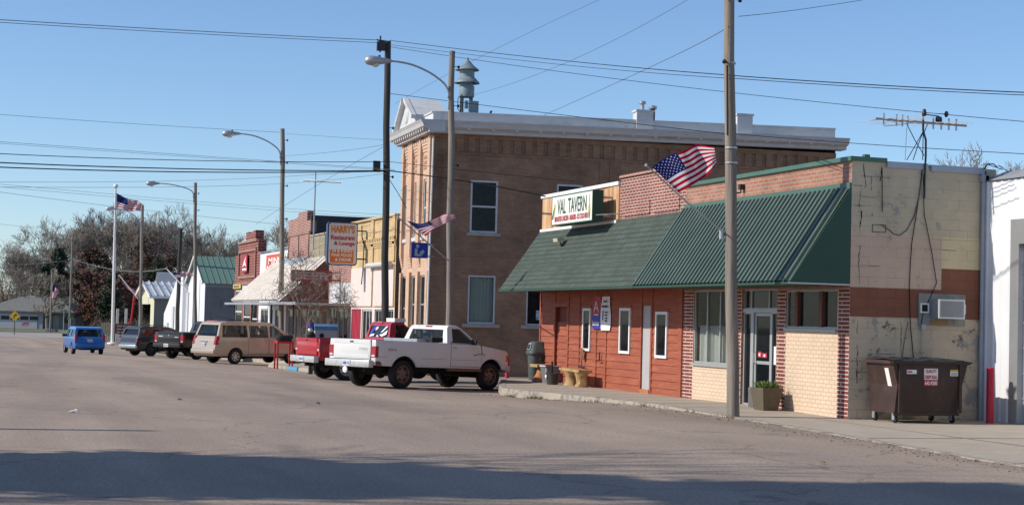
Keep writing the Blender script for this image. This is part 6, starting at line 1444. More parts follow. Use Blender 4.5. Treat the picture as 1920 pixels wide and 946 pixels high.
# ================================================================== street level things
# dumpster
du=thing('dumpster','brown steel dumpster on casters with red and white stickers against the block wall','dumpster',(18.9,28.6,.02))
M['dum']=mat('brown_dumpster_paint',(.052,.029,.024),.55,var=.35,vs=3,col2=(.11,.045,.028),c2=.63,c2s=3,sharp=.03)
a=atY(1682,770,28.05); b=atY(1803,770,28.05); x0,x1=a.x,b.x; yf,yb_=28.05,29.05; zt=atY(1700,676,28.05).z; zb=.2
mb=MB(); f0=[(x0,yf+.1,zb),(x1-.03,yf+.1,zb),(x1-.03,yb_,zb),(x0,yb_,zb)]; f1_=[(x0-.0,yf,.75),(x1,yf,.75),(x1,yb_,.75),(x0,yb_,.75)]; f2_=[(x0-.12,yf,zt),(x1+.14,yf,zt),(x1+.14,yb_,zt+.02),(x0-.12,yb_,zt+.02)]
k=0
for L0,L1 in ((f0,f1_),(f1_,f2_)):
    for i in range(4): j=(i+1)%4; mb.poly([L0[i],L0[j],L1[j],L1[i]])
mb.poly(f0[::-1]); mb.build('bin',M['dum'],du)
mb=MB()
for x in (x0+.02,x1-.08): mb.box(x,x+.06,yf-.035,yf-.003,zb+.02,zt-.03)
mb.box(x0-.14,x1+.16,yf-.05,yf+.02,zt-.05,zt+.0); mb.box(x0-.16,x0-.1,yf,yb_,zt-.06,zt+.0); mb.box(x1+.1,x1+.17,yf,yb_,zt-.06,zt); mb.box(x0-.02,x1,yf+.08,yf+.12,zb-.04,zb+.03)
mb.build('rim',M['dum'],du)
mb=MB(); n=24
for i in range(n):
    for j in range(3):
        def Q(i,j):
            u=i/n; v=j/3; return Vector((x0-.14+(x1-x0+.34)*u,yf-.055+(yb_-yf+.08)*v,zt+.012+.04*v+.012*math.sin(u*17)+.01*math.sin(u*31+v*3)))
        mb.poly([Q(i,j),Q(i+1,j),Q(i+1,j+1),Q(i,j+1)])
    mb.poly([Q(i,0)-UZ*.03,Q(i+1,0)-UZ*.03,Q(i+1,0),Q(i,0)])
mb.build('lid',mat('black_plastic_lid',(.03,.032,.033),.45,var=.3,vs=6),du,smooth=True)
for x,y in ((x0+.05,yf+.15),(x1-.12,yf+.15),(x0+.05,yb_-.12),(x1-.12,yb_-.12)):
    mb=MB(); mb.lathe((x-.025,y,.09),(1,0,0),[(0,0),(.075,0),(.078,.01),(.078,.04),(.075,.05),(0,.05)],14); w_=mb.build('caster',M['black'],du,smooth=True)
    mb=MB(); mb.box(x-.045,x-.032,y-.04,y+.05,.07,zb); mb.box(x+.032,x+.045,y-.04,y+.05,.07,zb); mb.build('fork',M['galv'],w_)
cx=(x0+x1)/2
mb=MB(); mb.box(cx-.14,cx+.17,yf-.010,yf-.004,zt-.36,zt-.14); l_=mb.build('sticker',M['letW'],du)
mb=MB(); mb.text('QUALITY',Vector((cx-.11,yf-.0105,zt-.235)),UX,UZ,.25,.075,bold=.03); mb.text('DISPOSAL',Vector((cx-.13,yf-.0105,zt-.345)),UX,UZ,.29,.075,bold=.03); mb.build('lettering',M['letR'],l_)
mb=MB(); mb.box(cx-.14,cx+.17,yf-.010,yf-.004,zt-.48,zt-.365); l_=mb.build('sticker',M['red'],du)
mb=MB(); mb.text('642-9200',Vector((cx-.125,yf-.0105,zt-.46)),UX,UZ,.28,.075,bold=.03); mb.build('lettering',M['letW'],l_)
mb=MB(); mb.box(cx-.53,cx-.31,yf-.010,yf-.004,zt-.25,zt-.17); l_=mb.build('sticker',M['letW'],du); mb=MB(); mb.box(cx-.52,cx-.41,yf-.0125,yf-.0105,zt-.225,zt-.195); mb.build('lettering',M['letR'],l_)
mb=MB(); mb.box(cx+.45,cx+.63,yf-.010,yf-.004,zt-.28,zt-.19); l_=mb.build('sticker',M['letW'],du)
mb=MB(); mb.box(cx+.45,cx+.63,yf-.011,yf-.004,zt-.188,zt-.155); mb.build('sticker',mat('yellow_sticker',(.6,.42,.03),.5),du)
mb=MB()
for i in range(3): mb.box(cx+.47,cx+.61,yf-.012,yf-.0105,zt-.22-.022*i,zt-.213-.022*i)
mb.build('lettering',M['letK'],l_)
mb=MB(); k_=.12/(zt-.75); mb.prism([(x0-.124+k_*.15,yf+.2,zt-.15),(x0-.124+k_*.15,yf+.34,zt-.15),(x0-.124+k_*.5,yf+.34,zt-.5),(x0-.124+k_*.5,yf+.2,zt-.5)],(-.004,0,0)); mb.build('sticker',M['letW'],du)
# bollards
def bollard(label,x,y,h,r,z):
    t=thing('bollard',label,'bollard',(x,y,z)); mb=MB(); mb.lathe((x,y,z-.1),UZ,[(r,0),(r,h+.1),(r*.8,h+.13),(0,h+.14)],18); mb.build('post',mat('bollard_red',(.5,.018,.04),.5,var=.15,vs=7,col2=(.15,.02,.02),c2=.72,c2s=9),t,smooth=True); return t
bollard('tall bright red steel bollard before the white corrugated wall',19.72,28.25,1.08,.075,.012)
q=atD(951,690,52.8); bollard('short dull red bollard just beyond the nose of the white pickup',q.x,q.y,.82,.07,gz(q.y)-.09)
# planter by the door
pt=thing('planter','square brown tapered planter with green grassy plants by the glass door','planter',(16.62,31.85,swz(31.85)))
c=Vector((16.62,31.85,swz(31.85)))
def taper(mb,c,w0,w1,h,ang,m=0,t=.03):
    A=[];B=[];Cc=[];Dd=[]
    for k in range(4):
        a=ang+math.pi/4+k*math.pi/2; d=Vector((math.cos(a),math.sin(a),0))
        A.append(c+d*w0*.707); B.append(c+d*w1*.707+UZ*h); Cc.append(c+d*(w1-t*2)*.707+UZ*h); Dd.append(c+d*(w1-t*3)*.707+UZ*(h-.06))
    for L0,L1 in ((A,B),(B,Cc),(Cc,Dd)):
        for i in range(4): j=(i+1)%4; mb.poly([L0[i],L0[j],L1[j],L1[i]],m)
    mb.poly(Dd,m); mb.poly(A[::-1],m); return Dd
M['pot']=mat('brown_stone_planter',(.12,.095,.065),.8,var=.2,vs=6,bump=.3)
mb=MB(); taper(mb,c,.36,.52,.48,.1); mb.build('pot',M['pot'],pt)
M['leaf']=mat('green_leaf',(.13,.2,.04),.7,var=.35,vs=20)
mb=MB(); rnd=random.Random(3)
for i in range(260):
    p=c+Vector((rnd.uniform(-.2,.2),rnd.uniform(-.2,.2),.44)); a=rnd.uniform(0,6.28); L=rnd.uniform(.08,.2); d=Vector((math.cos(a)*rnd.uniform(.2,.9),math.sin(a)*rnd.uniform(.2,.9),1)).normalized(); s_d=d.orthogonal().normalized()*.009
    mb.poly([p-s_d,p+s_d,p+d*L+s_d*.5+Vector((math.cos(a),math.sin(a),0))*.02,p+d*L]); 
    if i%5==0: mb.poly([p+d*L*.6-s_d*2,p+d*L*.7+s_d*2,p+d*L+s_d,p+d*L-s_d])
mb.build('plants',M['leaf'],pt)
mb=MB()
for i in range(9): 
    p=c+Vector((-.18+rnd.uniform(-.05,.05),-.2,.48-.03*i*.5)); mb.poly([p,p+Vector((.03,0,.01)),p+Vector((.02,-.01,-.03))])
mb.build('trailing_plant',mat('pale_leaf',(.4,.38,.25),.7),pt)
p2=thing('planter','small grey ribbed planter tucked behind the brown one by the door','planter',(16.7,32.42,swz(32.4))); c=Vector((16.7,32.42,swz(32.4)))
mb=MB(); taper(mb,c,.24,.3,.44,0); 
for k in range(7): mb.box(c.x-.165,c.x-.14,c.y-.12+.035*k,c.y-.105+.035*k,c.z+.03,c.z+.42)
mb.build('pot',mat('grey_stone',(.28,.27,.24),.9,var=.15,bump=.4),p2)
# tavern trash can
M['gpl']=mat('grey_green_plastic',(.075,.095,.09),.55,var=.15,vs=3)
q=atY(1006,700,47.4); t=thing('trash_can','tall grey plastic trash can with domed flap lid at the tavern corner','trash can',(q.x,47.4,swz(47.4))); c=Vector((q.x,47.4,swz(47.4)))
def rlathe(mb,c,prof,n=24,pw=4.,rot=0):
    k=len(mb.v)
    for (r,h) in prof:
        for j in range(n):
            a=2*math.pi*j/n+rot; ca,sa_=math.cos(a),math.sin(a); d=(abs(ca)**pw+abs(sa_)**pw)**(-1/pw); mb.v.append(c+Vector((ca*d*r,sa_*d*r,h)))
    for i in range(len(prof)-1):
        for j in range(n):
            q_=(j+1)%n; mb.f.append([k+i*n+j,k+i*n+q_,k+(i+1)*n+q_,k+(i+1)*n+j]); mb.m.append(0)
mb=MB(); rlathe(mb,c,[(0,0),(.21,0),(.22,.02),(.26,.76),(.29,.77),(.29,.82)]); bd=mb.build('body',M['gpl'],t,smooth=True)
mb=MB(); rlathe(mb,c,[(.31,.8),(.31,.85),(.3,.87),(.27,.9),(.2,1.14),(.17,1.17),(0,1.18)]); ld=mb.build('lid',M['gpl'],t,smooth=True)
mb=MB(); mb.prism([c+Vector((-.275,-.15,.92)),c+Vector((-.275,.15,.92)),c+Vector((-.215,.12,1.12)),c+Vector((-.215,-.12,1.12))],(-.012,0,.0)); mb.build('flap',M['frame'],ld)
mb=MB(); mb.prism([c+Vector((-.285,-.09,.95)),c+Vector((-.285,.09,.95)),c+Vector((-.235,.07,1.09)),c+Vector((-.235,-.07,1.09))],(-.012,0,0)); mb.build('opening',M['dark'],ld)
mb=MB(); mb.box(c.x-.03,c.x+.03,c.y-.32,c.y-.27,.62+c.z,.72+c.z); mb.build('handle',M['gpl'],bd)
# log bench
M['log']=mat('peeled_log_wood',(.45,.3,.14),.75,var=.3,vs=5,stretch=(1,1,.2),col2=(.25,.14,.06),c2=.55,c2s=4,bump=.4)
zz=swz(44); xb=16.6
bn=thing('log_bench','rough log bench of split trunks along the tavern wall','bench',(xb,44,zz))
def blob(mb,pts,r,n=9,sd_=1):
    rr=random.Random(sd_); P=[Vector(p) for p in pts]; k0=len(mb.v); mb.tube(P,r,n)
    for v in mb.v[k0:]: v+=Vector((rr.uniform(-.018,.018),rr.uniform(-.018,.018),rr.uniform(-.006,.006)))
for i,y in enumerate((42.75,43.55)):
    mb=MB(); blob(mb,[(xb,y,zz-.02),(xb+.02,y,zz+.12),(xb,y+.02,zz+.28),(xb,y,zz+.43)],[.2,.16,.15,.21],10,i); mb.build('trunk_leg',M['log'],bn,smooth=True)
mb=MB(); mb.prism([(xb-.2,42.45,zz+.41),(xb-.2,44.0,zz+.43),(xb+.2,44.0,zz+.43),(xb+.2,42.45,zz+.41)],(0,0,.07)); mb.build('seat',M['log'],bn)
st=thing('tree_stump','orange stained split stump stool left of the grey bin','stump',(16.6,46.0,zz))
mb=MB(); blob(mb,[(16.55,46.0,zz-.02),(16.6,46.0,zz+.2),(16.62,45.95,zz+.44)],[.26,.18,.14],10,7); mb.build('trunk',mat('orange_stained_wood',(.4,.15,.05),.7,var=.3,vs=5),st,smooth=True)
mb=MB(); mb.box(16.35,16.8,45.7,46.35,zz+.44,zz+.52); mb.build('seat',M['log'],st)
gb=thing('waste_bin','square grey metal waste bin by the log bench','bin',(16.55,45.1,zz)); c=Vector((16.55,45.1,zz))
mb=MB(); taper(mb,c,.34,.46,.5,.1); mb.build('body',mat('grey_metal_bin',(.16,.17,.18),.6,var=.2,vs=5),gb)
mb=MB(); mb.obox(c+Vector((-.26,-.26,.48)),(.03,0,0),(0,.5,0),(0,0,.04)); mb.obox(c+Vector((-.2,-.2,.12)),(-.012,0,0),(0,.03,0),(0,0,.34)); mb.build('rim',M['whited'],gb)
ab=thing('ash_bucket','dark ash bucket with upright handle before the grey bin','bucket',(16.3,44.25,zz)); c=Vector((16.3,44.25,zz))
mb=MB(); mb.lathe(c,UZ,[(0,0),(.15,0),(.19,.3),(.2,.3),(.2,.33),(.17,.33),(.16,.28),(0,.27)],18); mb.build('body',mat('dark_brown_plastic',(.05,.045,.04),.5,var=.2,vs=5),ab,smooth=True)
mb=MB(); mb.tube([c+UZ*.25+Vector((0,.05,0)),c+UZ*.66+Vector((0,.05,0))],.03,8); mb.build('handle',M['black'],ab)
mb=MB(); mb.obox(c+Vector((-.195,-.06,.2)),(.0,.12,0),(-.01,0,0),(0,0,.07)); mb.build('label',M['letW'],ab)
gs=thing('garden_stake','rusty iron garden stake with round paddle leaning on the tavern siding','ornament',(16.95,43.9,zz)); c=Vector((16.98,43.75,zz+.4))
mb=MB(); mb.tube([c-UZ*.35,c+UZ*.33],.012,5); mb.tube([c+Vector((0,-.22,.12)),c+Vector((0,.22,.14))],.025,5); mb.build('stake',M['dmet'],gs)
mb=MB(); mb.lathe(c+Vector((-.01,0,.5)),(1,0,0),[(0,0),(.1,.002),(.11,.015),(0,.02)],14); 
for v in mb.v: v.z=c.z+.5+(v.z-c.z-.5)*1.6
mb.build('paddle',M['rustp'],gs)
mb=MB(); mb.tube([(17.02,42.5,.75),(17.02,42.5,1.0)],.02,5); mb.tube([(17.0,42.38,.76),(17.0,42.62,.76)],.012,5); tag(mb.build('hose_tap',M['dmet']),'small dark water tap on the siding right of the garden stake','tap')
# roof aerial on the block wall
av=thing('roof_aerial','television aerial on a bent mast strapped to the block wall','aerial',(18.78,YC-.08,4.3))
ya_=YC-.06; A=lambda px,py:atY(px,py,ya_)
mb=MB(); mb.tube([A(1733,372),A(1734,330),A(1736,290),A(1736,262),A(1731,245),A(1731,215)],.022,7); mb.build('mast',M['dmet'],av,smooth=True)
def el(mb,px,py,L,r=.008,ax=Vector((.25,-1,0))): 
    c=A(px,py); a=ax.normalized(); mb.tube([c-a*L,c+a*L],r,4)
mb=MB(); mb.tube([A(1642,222),A(1812,236)],.022,6); mb.build('boom',mat('weathered_aluminium',(.38,.27,.2),.5,metal=.4),av)
for px,py,L in ((1657,223,.9),(1681,225,.85),(1692,226,.8),(1702,227,.75),(1750,231,.6),(1765,232,.55),(1779,233,.5),(1793,234,.45)):
    mb=MB(); el(mb,px,py,L); el(mb,px,py,.12,.018,Vector((0,0,1))); mb.build('element',M['galv'],av)
mb=MB(); mb.tube([A(1656,236),A(1676,235),A(1716,229)],.012,5); mb.tube([A(1700,231),A(1770,234)],.008,4); mb.build('element',M['white'],av)
for pts in (((1700,232),(1715,262),(1733,292)),((1731,247),(1722,270),(1712,300)),((1739,233),(1733,248)),((1730,248),(1715,275),(1700,300)),((1731,250),(1730,300))):
    mb=MB(); mb.tube([A(*p) for p in pts],.009,4); mb.build('guy_wire',M['wire'],av)
mb=MB(); mb.tube([A(1700,240),A(1697,300)],.008,4); mb.build('guy_wire',M['galv'],av)
mb=MB(); mb.tube([A(1731,214),A(1760,218),A(1761,222)],.012,5); mb.lathe(A(1760,223),UZ,[(.05,-.06),(.07,-.04),(.06,.04),(0,.06)],10); mb.tube([A(1754,213),A(1774,214)],.009,4); mb.lathe(A(1774,214),(1,0,0),[(.01,-.04),(.07,0),(.06,.02),(.0,.0)],8)
mb.lathe(A(1733,213),UZ,[(.035,-.05),(.05,0),(.03,.09),(0,.1)],8); mb.build('rotor',M['dmet'],av)
mb=MB(); mb.tube([A(1845,317),A(1852,308),A(1862,307),A(1870,313)],.012,5); mb.tube([A(1852,308),A(1880,318)],.01,4); mb.tube([A(1872,310),A(1890,322)],.008,4); mb.tube([A(1848,320),A(1850,340),A(1862,355)],.008,4); tag(mb.build('cable_bundle',M['wire']),'tangle of black cable ends at the roof corner above the downspout','cable')
# ---- things by the old shops
tsx=atD(532,660,66.5); t=thing('bin_stand','red steel frame stand with a black bin beside the tan minivan nose','bin stand',(tsx.x,tsx.y,gz(tsx.y)-.08)); c=Vector((tsx.x,tsx.y,gz(tsx.y)-.08))
H=atD(532,640,66.5).z-c.z
for dx,dy in ((-.3,-.3),(.3,-.3),(-.3,.3),(.3,.3)):
    mb=MB(); mb.box(c.x+dx-.03,c.x+dx+.03,c.y+dy-.03,c.y+dy+.03,c.z,c.z+H); mb.build('leg',M['red'],t)
mb=MB(); mb.box(c.x-.32,c.x+.32,c.y-.32,c.y-.27,c.z+H-.06,c.z+H+.02); mb.box(c.x-.32,c.x-.27,c.y-.32,c.y+.32,c.z+H-.06,c.z+H+.02); mb.box(c.x+.27,c.x+.32,c.y-.32,c.y+.32,c.z+H-.06,c.z+H+.02); mb.build('rail',M['red'],t)
mb=MB(); rlathe(mb,c,[(.0,H-.02),(.28,H-.02),(.3,H+.12),(.34,H+.13),(.34,H+.22),(.3,H+.26),(0,H+.27)]); mb.build('bin',M['black'],t,smooth=True)
g_=atD(608,630,60); t=thing('grill','grey barbecue smoker with blue domed lid behind the red pickup bed','grill',(g_.x,g_.y,gz(g_.y)-.08)); c=Vector((g_.x,g_.y,gz(g_.y)-.08)); zt_=atD(608,607,60).z
mb=MB(); mb.box(c.x-.4,c.x+.4,c.y-.3,c.y+.3,c.z+.7,zt_-.22); bx=mb.build('firebox',M['galv'],t); mb=MB(); mb.lathe((c.x-.16,c.y-.305,zt_-.42),(0,-1,0),[(0,0),(.09,0),(.09,.02),(0,.03)],12); mb.build('gauge',M['black'],bx)
mb=MB(); mb.prism([(c.x-.42,c.y-.32,zt_-.22),(c.x-.42,c.y-.32,zt_-.08),(c.x-.42,c.y-.15,zt_),(c.x-.42,c.y+.15,zt_),(c.x-.42,c.y+.32,zt_-.1),(c.x-.42,c.y+.32,zt_-.22)],(.84,0,0)); mb.build('lid',mat('blue_enamel',(.1,.2,.33),.4),t)
for dx,dy in ((-.36,-.26),(.36,-.26),(-.36,.26),(.36,.26)):
    mb=MB(); mb.box(c.x+dx-.03,c.x+dx+.03,c.y+dy-.03,c.y+dy+.03,c.z,c.z+.7); mb.build('leg',M['dmet'],t)
for px,py in ((602,606),(608,605),(612,606)):
    pass
d_=atD(583,622,59); t=thing('doll','small dark doll figure with purple hat and white face behind the red tailgate','doll',(d_.x,d_.y,gz(d_.y)-.08)); c=Vector((d_.x,d_.y,0)); zt_=atD(583,606,59).z
mb=MB(); mb.lathe((c.x,c.y,gz(c.y)-.1),UZ,[(0,0),(.16,0),(.05,.1),(.04,zt_-.75+.4),(.16,zt_-.55+.4),(.17,zt_-.45+.4),(.08,zt_-.33+.4),(0,zt_-.32+.4)],12); mb.build('body',M['black'],t,smooth=True)
mb=MB(); mb.ball((c.x,c.y,zt_-.2),.13,12); hd=mb.build('hair',M['black'],t,smooth=True); mb=MB(); mb.ball((c.x-.03,c.y-.06,zt_-.22),.095,12); fc=mb.build('face',M['letW'],hd,smooth=True)
mb=MB(); mb.ball((c.x-.06,c.y-.145,zt_-.2),.012,6); mb.ball((c.x+.0,c.y-.15,zt_-.2),.012,6); mb.box(c.x-.06,c.x+.0,c.y-.152,c.y-.14,zt_-.27,zt_-.26); mb.build('features',M['letK'],hd)
mb=MB(); mb.lathe((c.x,c.y,zt_-.13),UZ,[(.19,0),(.19,.015),(.11,.03),(.1,.14),(0,.15)],14); mb.build('hat',mat('purple_felt',(.1,.04,.25),.8),t,smooth=True)
# painted kerb patches and parking blocks
def kerb_paint(y0,y1,label):
    mb=MB()
    for y in fr(y0,y1,.3)[:-1]:
        e=y+.3; mb.poly([(curbx(y)-.045,y,gz(y)-.1),(curbx(e)-.045,e,gz(e)-.1),(curbx(e)-.04,e,swz(e)+.006),(curbx(y)-.04,y,swz(y)+.006)]); mb.poly([(curbx(y)-.04,y,swz(y)+.006),(curbx(e)-.04,e,swz(e)+.006),(curbx(e)+.12,e,swz(e)+.012),(curbx(y)+.12,y,swz(y)+.012)])
    o=mb.build('kerb_paint',mat('blue_kerb_paint',(.08,.3,.48),.7,var=.15,vs=6)); return tag(o,kind='structure')
kerb_paint(63.5,65.3,'')
def block(label,p,head):
    t=MB(); d=Vector((math.sin(R(head)),math.cos(R(head)),0)); n=Vector((d.y,-d.x,0)); c=Vector(p)
    t.prism([c-n*.9-d*.08,c-n*.9+d*.08,c-n*.9+d*.05+UZ*.12,c-n*.9-d*.05+UZ*.12],n*1.8); return tag(t.build('parking_block',mat('yellowed_concrete',(.42,.33,.2),.85,var=.3,vs=5)),label,'parking block')
q=gnd(365,668); block('yellowed concrete parking block under the black pickup nose',(q.x+1.5,q.y-.5,q.z),60)
q=gnd(415,674); block('pale concrete parking block under the tan minivan',(q.x+1.6,q.y+.2,q.z),66)
# ---- far left corner
t0=atD(28,592,190); sgn=thing('curve_sign','yellow diamond curve warning sign on a dark post by the lawn','sign',(t0.x,t0.y,-1.4))
mb=MB(); mb.tube([(t0.x,t0.y,-1.45),(t0.x,t0.y,t0.z-.2)],.045,6); mb.build('post',M['woodd'],sgn)
_n=_f*-1; 
mb=MB(); rr_=.62; c=t0-_f*.06; mb.prism([c+_r*rr_,c+_u*rr_,c-_r*rr_,c-_u*rr_],_f*.03); pl=mb.build('panel',mat('yellow_sign_face',(.62,.36,.02),.5,var=.05),sgn)
mb=MB(); c=c-_f*.006
mb.prism([c-_r*.14-_u*.3,c-_r*.04-_u*.3,c-_r*.04+_u*.0,c+_r*.06+_u*.1,c+_r*.06-_u*.02,c+_r*.28+_u*.14,c+_r*.06+_u*.3,c+_r*.06+_u*.2,c-_r*.14+_u*.08],-_f*.002); mb.build('arrow',M['letK'],pl)
for px,py,y0 in ((120,583,188),(132,597,186)):
    c=atD(px,py,y0); t=thing('street_sign','green street name blades on a thin post, '+('left' if px==120 else 'right')+' of the farthest lamp pole','sign',(c.x,c.y,-1.4))
    mb=MB(); mb.tube([(c.x,c.y,-1.45),(c.x,c.y,c.z+.1)],.035,6); mb.build('post',M['galv'],t)
    mb=MB(); mb.obox(c-_r*.4-_u*.1,_r*.8,_f*.02,_u*.2); mb.obox(c-_u*.36-Vector((.0,.4,0)),(0,.8,0),(.02,0,0),(0,0,.2)); mb.build('blade',mat('green_sign_face',(.02,.16,.1),.5),t)
# fence, brown memorial sign, red leaning post
fx0=gnd(192,626); t=thing('board_fence','short pale vertical board fence right of the blue minivan','fence',(fx0.x,fx0.y,-1.4)); M['fnc']=mat('pale_fence_wood',(.42,.37,.25),.8,var=.2,vs=3)
Df=175
for i,px in enumerate((190,194.5,199,203.5,208)):
    a=atD(px,604,Df); b=atD(px+3.2,604,Df); mb=MB(); mb.box(a.x,b.x,a.y,a.y+.06,-1.45,a.z); mb.build('board',M['fnc'],t)
a=atD(190,612,Df); b=atD(211,612,Df); mb=MB(); mb.obox(Vector((a.x,a.y+.07,a.z)),(b.x-a.x,b.y-a.y,0),(0,.05,0),(0,0,.1)); mb.build('rail',M['fnc'],t)
a=atD(215,606,160); b=atD(250,626,160); t=thing('memorial_sign','low dark brown sign with rows of pale lettering beside the flagpole','sign',(a.x,a.y,-1.3))
mb=MB(); mb.obox(Vector((a.x,a.y,b.z)),(b.x-a.x,b.y-a.y,0),(0,.2,0),(0,0,a.z-b.z)); pn=mb.build('panel',mat('dark_brown_sign',(.06,.03,.03),.6,var=.1),t)
dirx=Vector((b.x-a.x,b.y-a.y,0)); Ls=dirx.length; dirx.normalize()
mb=MB()
for i,ws_ in enumerate(((.3,.2,.25),(.25,.3),(.2,.35,.15))):
    u=.12*Ls
    for w_ in ws_: mb.obox(Vector((a.x,a.y-.02,a.z-.3-.3*i))+dirx*u,dirx*(w_*Ls*.9),(0,-.004,0),(0,0,.13)); u+=w_*Ls*.9+.08
mb.build('lettering',mat('dim_pale_lettering',(.3,.24,.24),.6),pn)
mb=MB()
for px in (215,250): 
    q=atD(px,620,160.1); mb.box(q.x-.08,q.x+.08,q.y,q.y+.15,-1.5,a.z+.05)
mb.build('post',M['woodd'],t)
mb=MB(); mb.tube([atD(246,602,150),atD(252,553,150)],.09,6); mb.tube([atD(246,602,150),atD(240,608,150)],.07,6); tag(mb.build('red_post',M['red']),'thin red leaning post in front of the dark red tree','post')
for i,px in enumerate((221,237)):
    a=atD(px,578,170); mb=MB(); mb.box(a.x-.13,a.x+.13,a.y,a.y+.2,-1.5,a.z); tag(mb.build('white_post',M['whited']),('left' if i==0 else 'right')+' one of two thin pale posts behind the dark brown sign','post',group='pale posts behind the sign')
t=MB(); rnd=random.Random(9)
for i in range(7):
    c=atD(88+i*2.5,617-rnd.uniform(0,3),222); t.ball((c.x,c.y,-1.35),.35+rnd.random()*.25,8,sx=(1,1,.8))
tag(t.build('rock_pile',mat('dark_rock',(.12,.1,.09),.9,var=.3),smooth=False),'small pile of dark rocks on the lawn at the foot of the slim pole','rocks')
# litter on the road
for i,(px,py,s_z,mm,lb) in enumerate(((336,750,.06,'dark','small dark scrap lying alone on the road left of centre'),(138,773,.1,'letW','crumpled white paper on the road at lower left'),(596,757,.05,'dark','dark scrap on the road below the white pickup rear wheel'),(143,771,.06,'letW','small white paper scrap right of the crumpled paper'),(1543,869,.05,'rustp','dry brown leaf on the road edge at lower right'))):
    q=gnd(px,py); mb=MB(); rr2=random.Random(i); pts=[q+Vector((s_z*math.cos(a)*rr2.uniform(.6,1.3),s_z*math.sin(a)*rr2.uniform(.6,1.3),.006+rr2.uniform(0,.03))) for a in [k*6.28/7 for k in range(7)]]
    top=q+UZ*.05
    for k in range(7): mb.poly([pts[k],pts[(k+1)%7],top])
    mb.build('x',M[mm] ); o=bpy.data.objects[-1] if False else COL.objects[-1]; o.name='litter'; tag(o,lb,'litter')

# grit, leaves and weeds along the kerb and in the gutter: nobody could count them
rnd=random.Random(12); mb=MB()
for i in range(2600):
    y=rnd.uniform(12,48) if rnd.random()<.75 else rnd.uniform(60,100); x=curbx(y)-abs(rnd.gauss(0,.4))-.03; z=gz(y)-crown(x,y)+.002; s1=rnd.uniform(.004,.02)
    a=rnd.uniform(0,6.28); p=Vector((x,y,z)); mb.poly([p+Vector((math.cos(a)*s1,math.sin(a)*s1,0)),p+Vector((-math.sin(a)*s1,math.cos(a)*s1,0)),p+Vector((-math.cos(a)*s1,-math.sin(a)*s1,0)),p+UZ*s1],rnd.choice([0,0,1,2]))
tag(mb.build('gutter_grit',[M['dirt'],M['dirt'],M['rustp']]),'loose grit and dry leaf bits lying in the gutter along the kerb','grit',kind='stuff')
mb=MB()
for cy,n in ((40.9,60),(39.7,90),(36.6,22),(33.9,25),(31.4,10),(29.6,18)):
    for i in range(n):
        y=cy+rnd.gauss(0,.22); x=curbx(y)-.04-abs(rnd.gauss(0,.05)); z=gz(y)-crown(x,y); a=rnd.uniform(0,6.28); L=rnd.uniform(.04,.12); p=Vector((x,y,z)); d=Vector((math.cos(a)*.5,math.sin(a)*.5,1)).normalized()*L
        mb.poly([p+Vector((.008,0,0)),p-Vector((.008,0,0)),p+d])
for i in range(120):
    y=rnd.choice([YC-.06,YC-.1])+rnd.gauss(0,.02); x=rnd.uniform(17.2,20.1); p=Vector((x,y,.012)); mb.poly([p+Vector((.006,0,0)),p-Vector((.006,0,0)),p+Vector((rnd.gauss(0,.02),rnd.gauss(0,.02),rnd.uniform(.02,.07)))])
tag(mb.build('kerb_weeds',mat('dry_weed',(.26,.24,.1),.9,var=.3)),'tufts of dry weeds growing from the kerb joint and wall foot','weeds',kind='stuff')
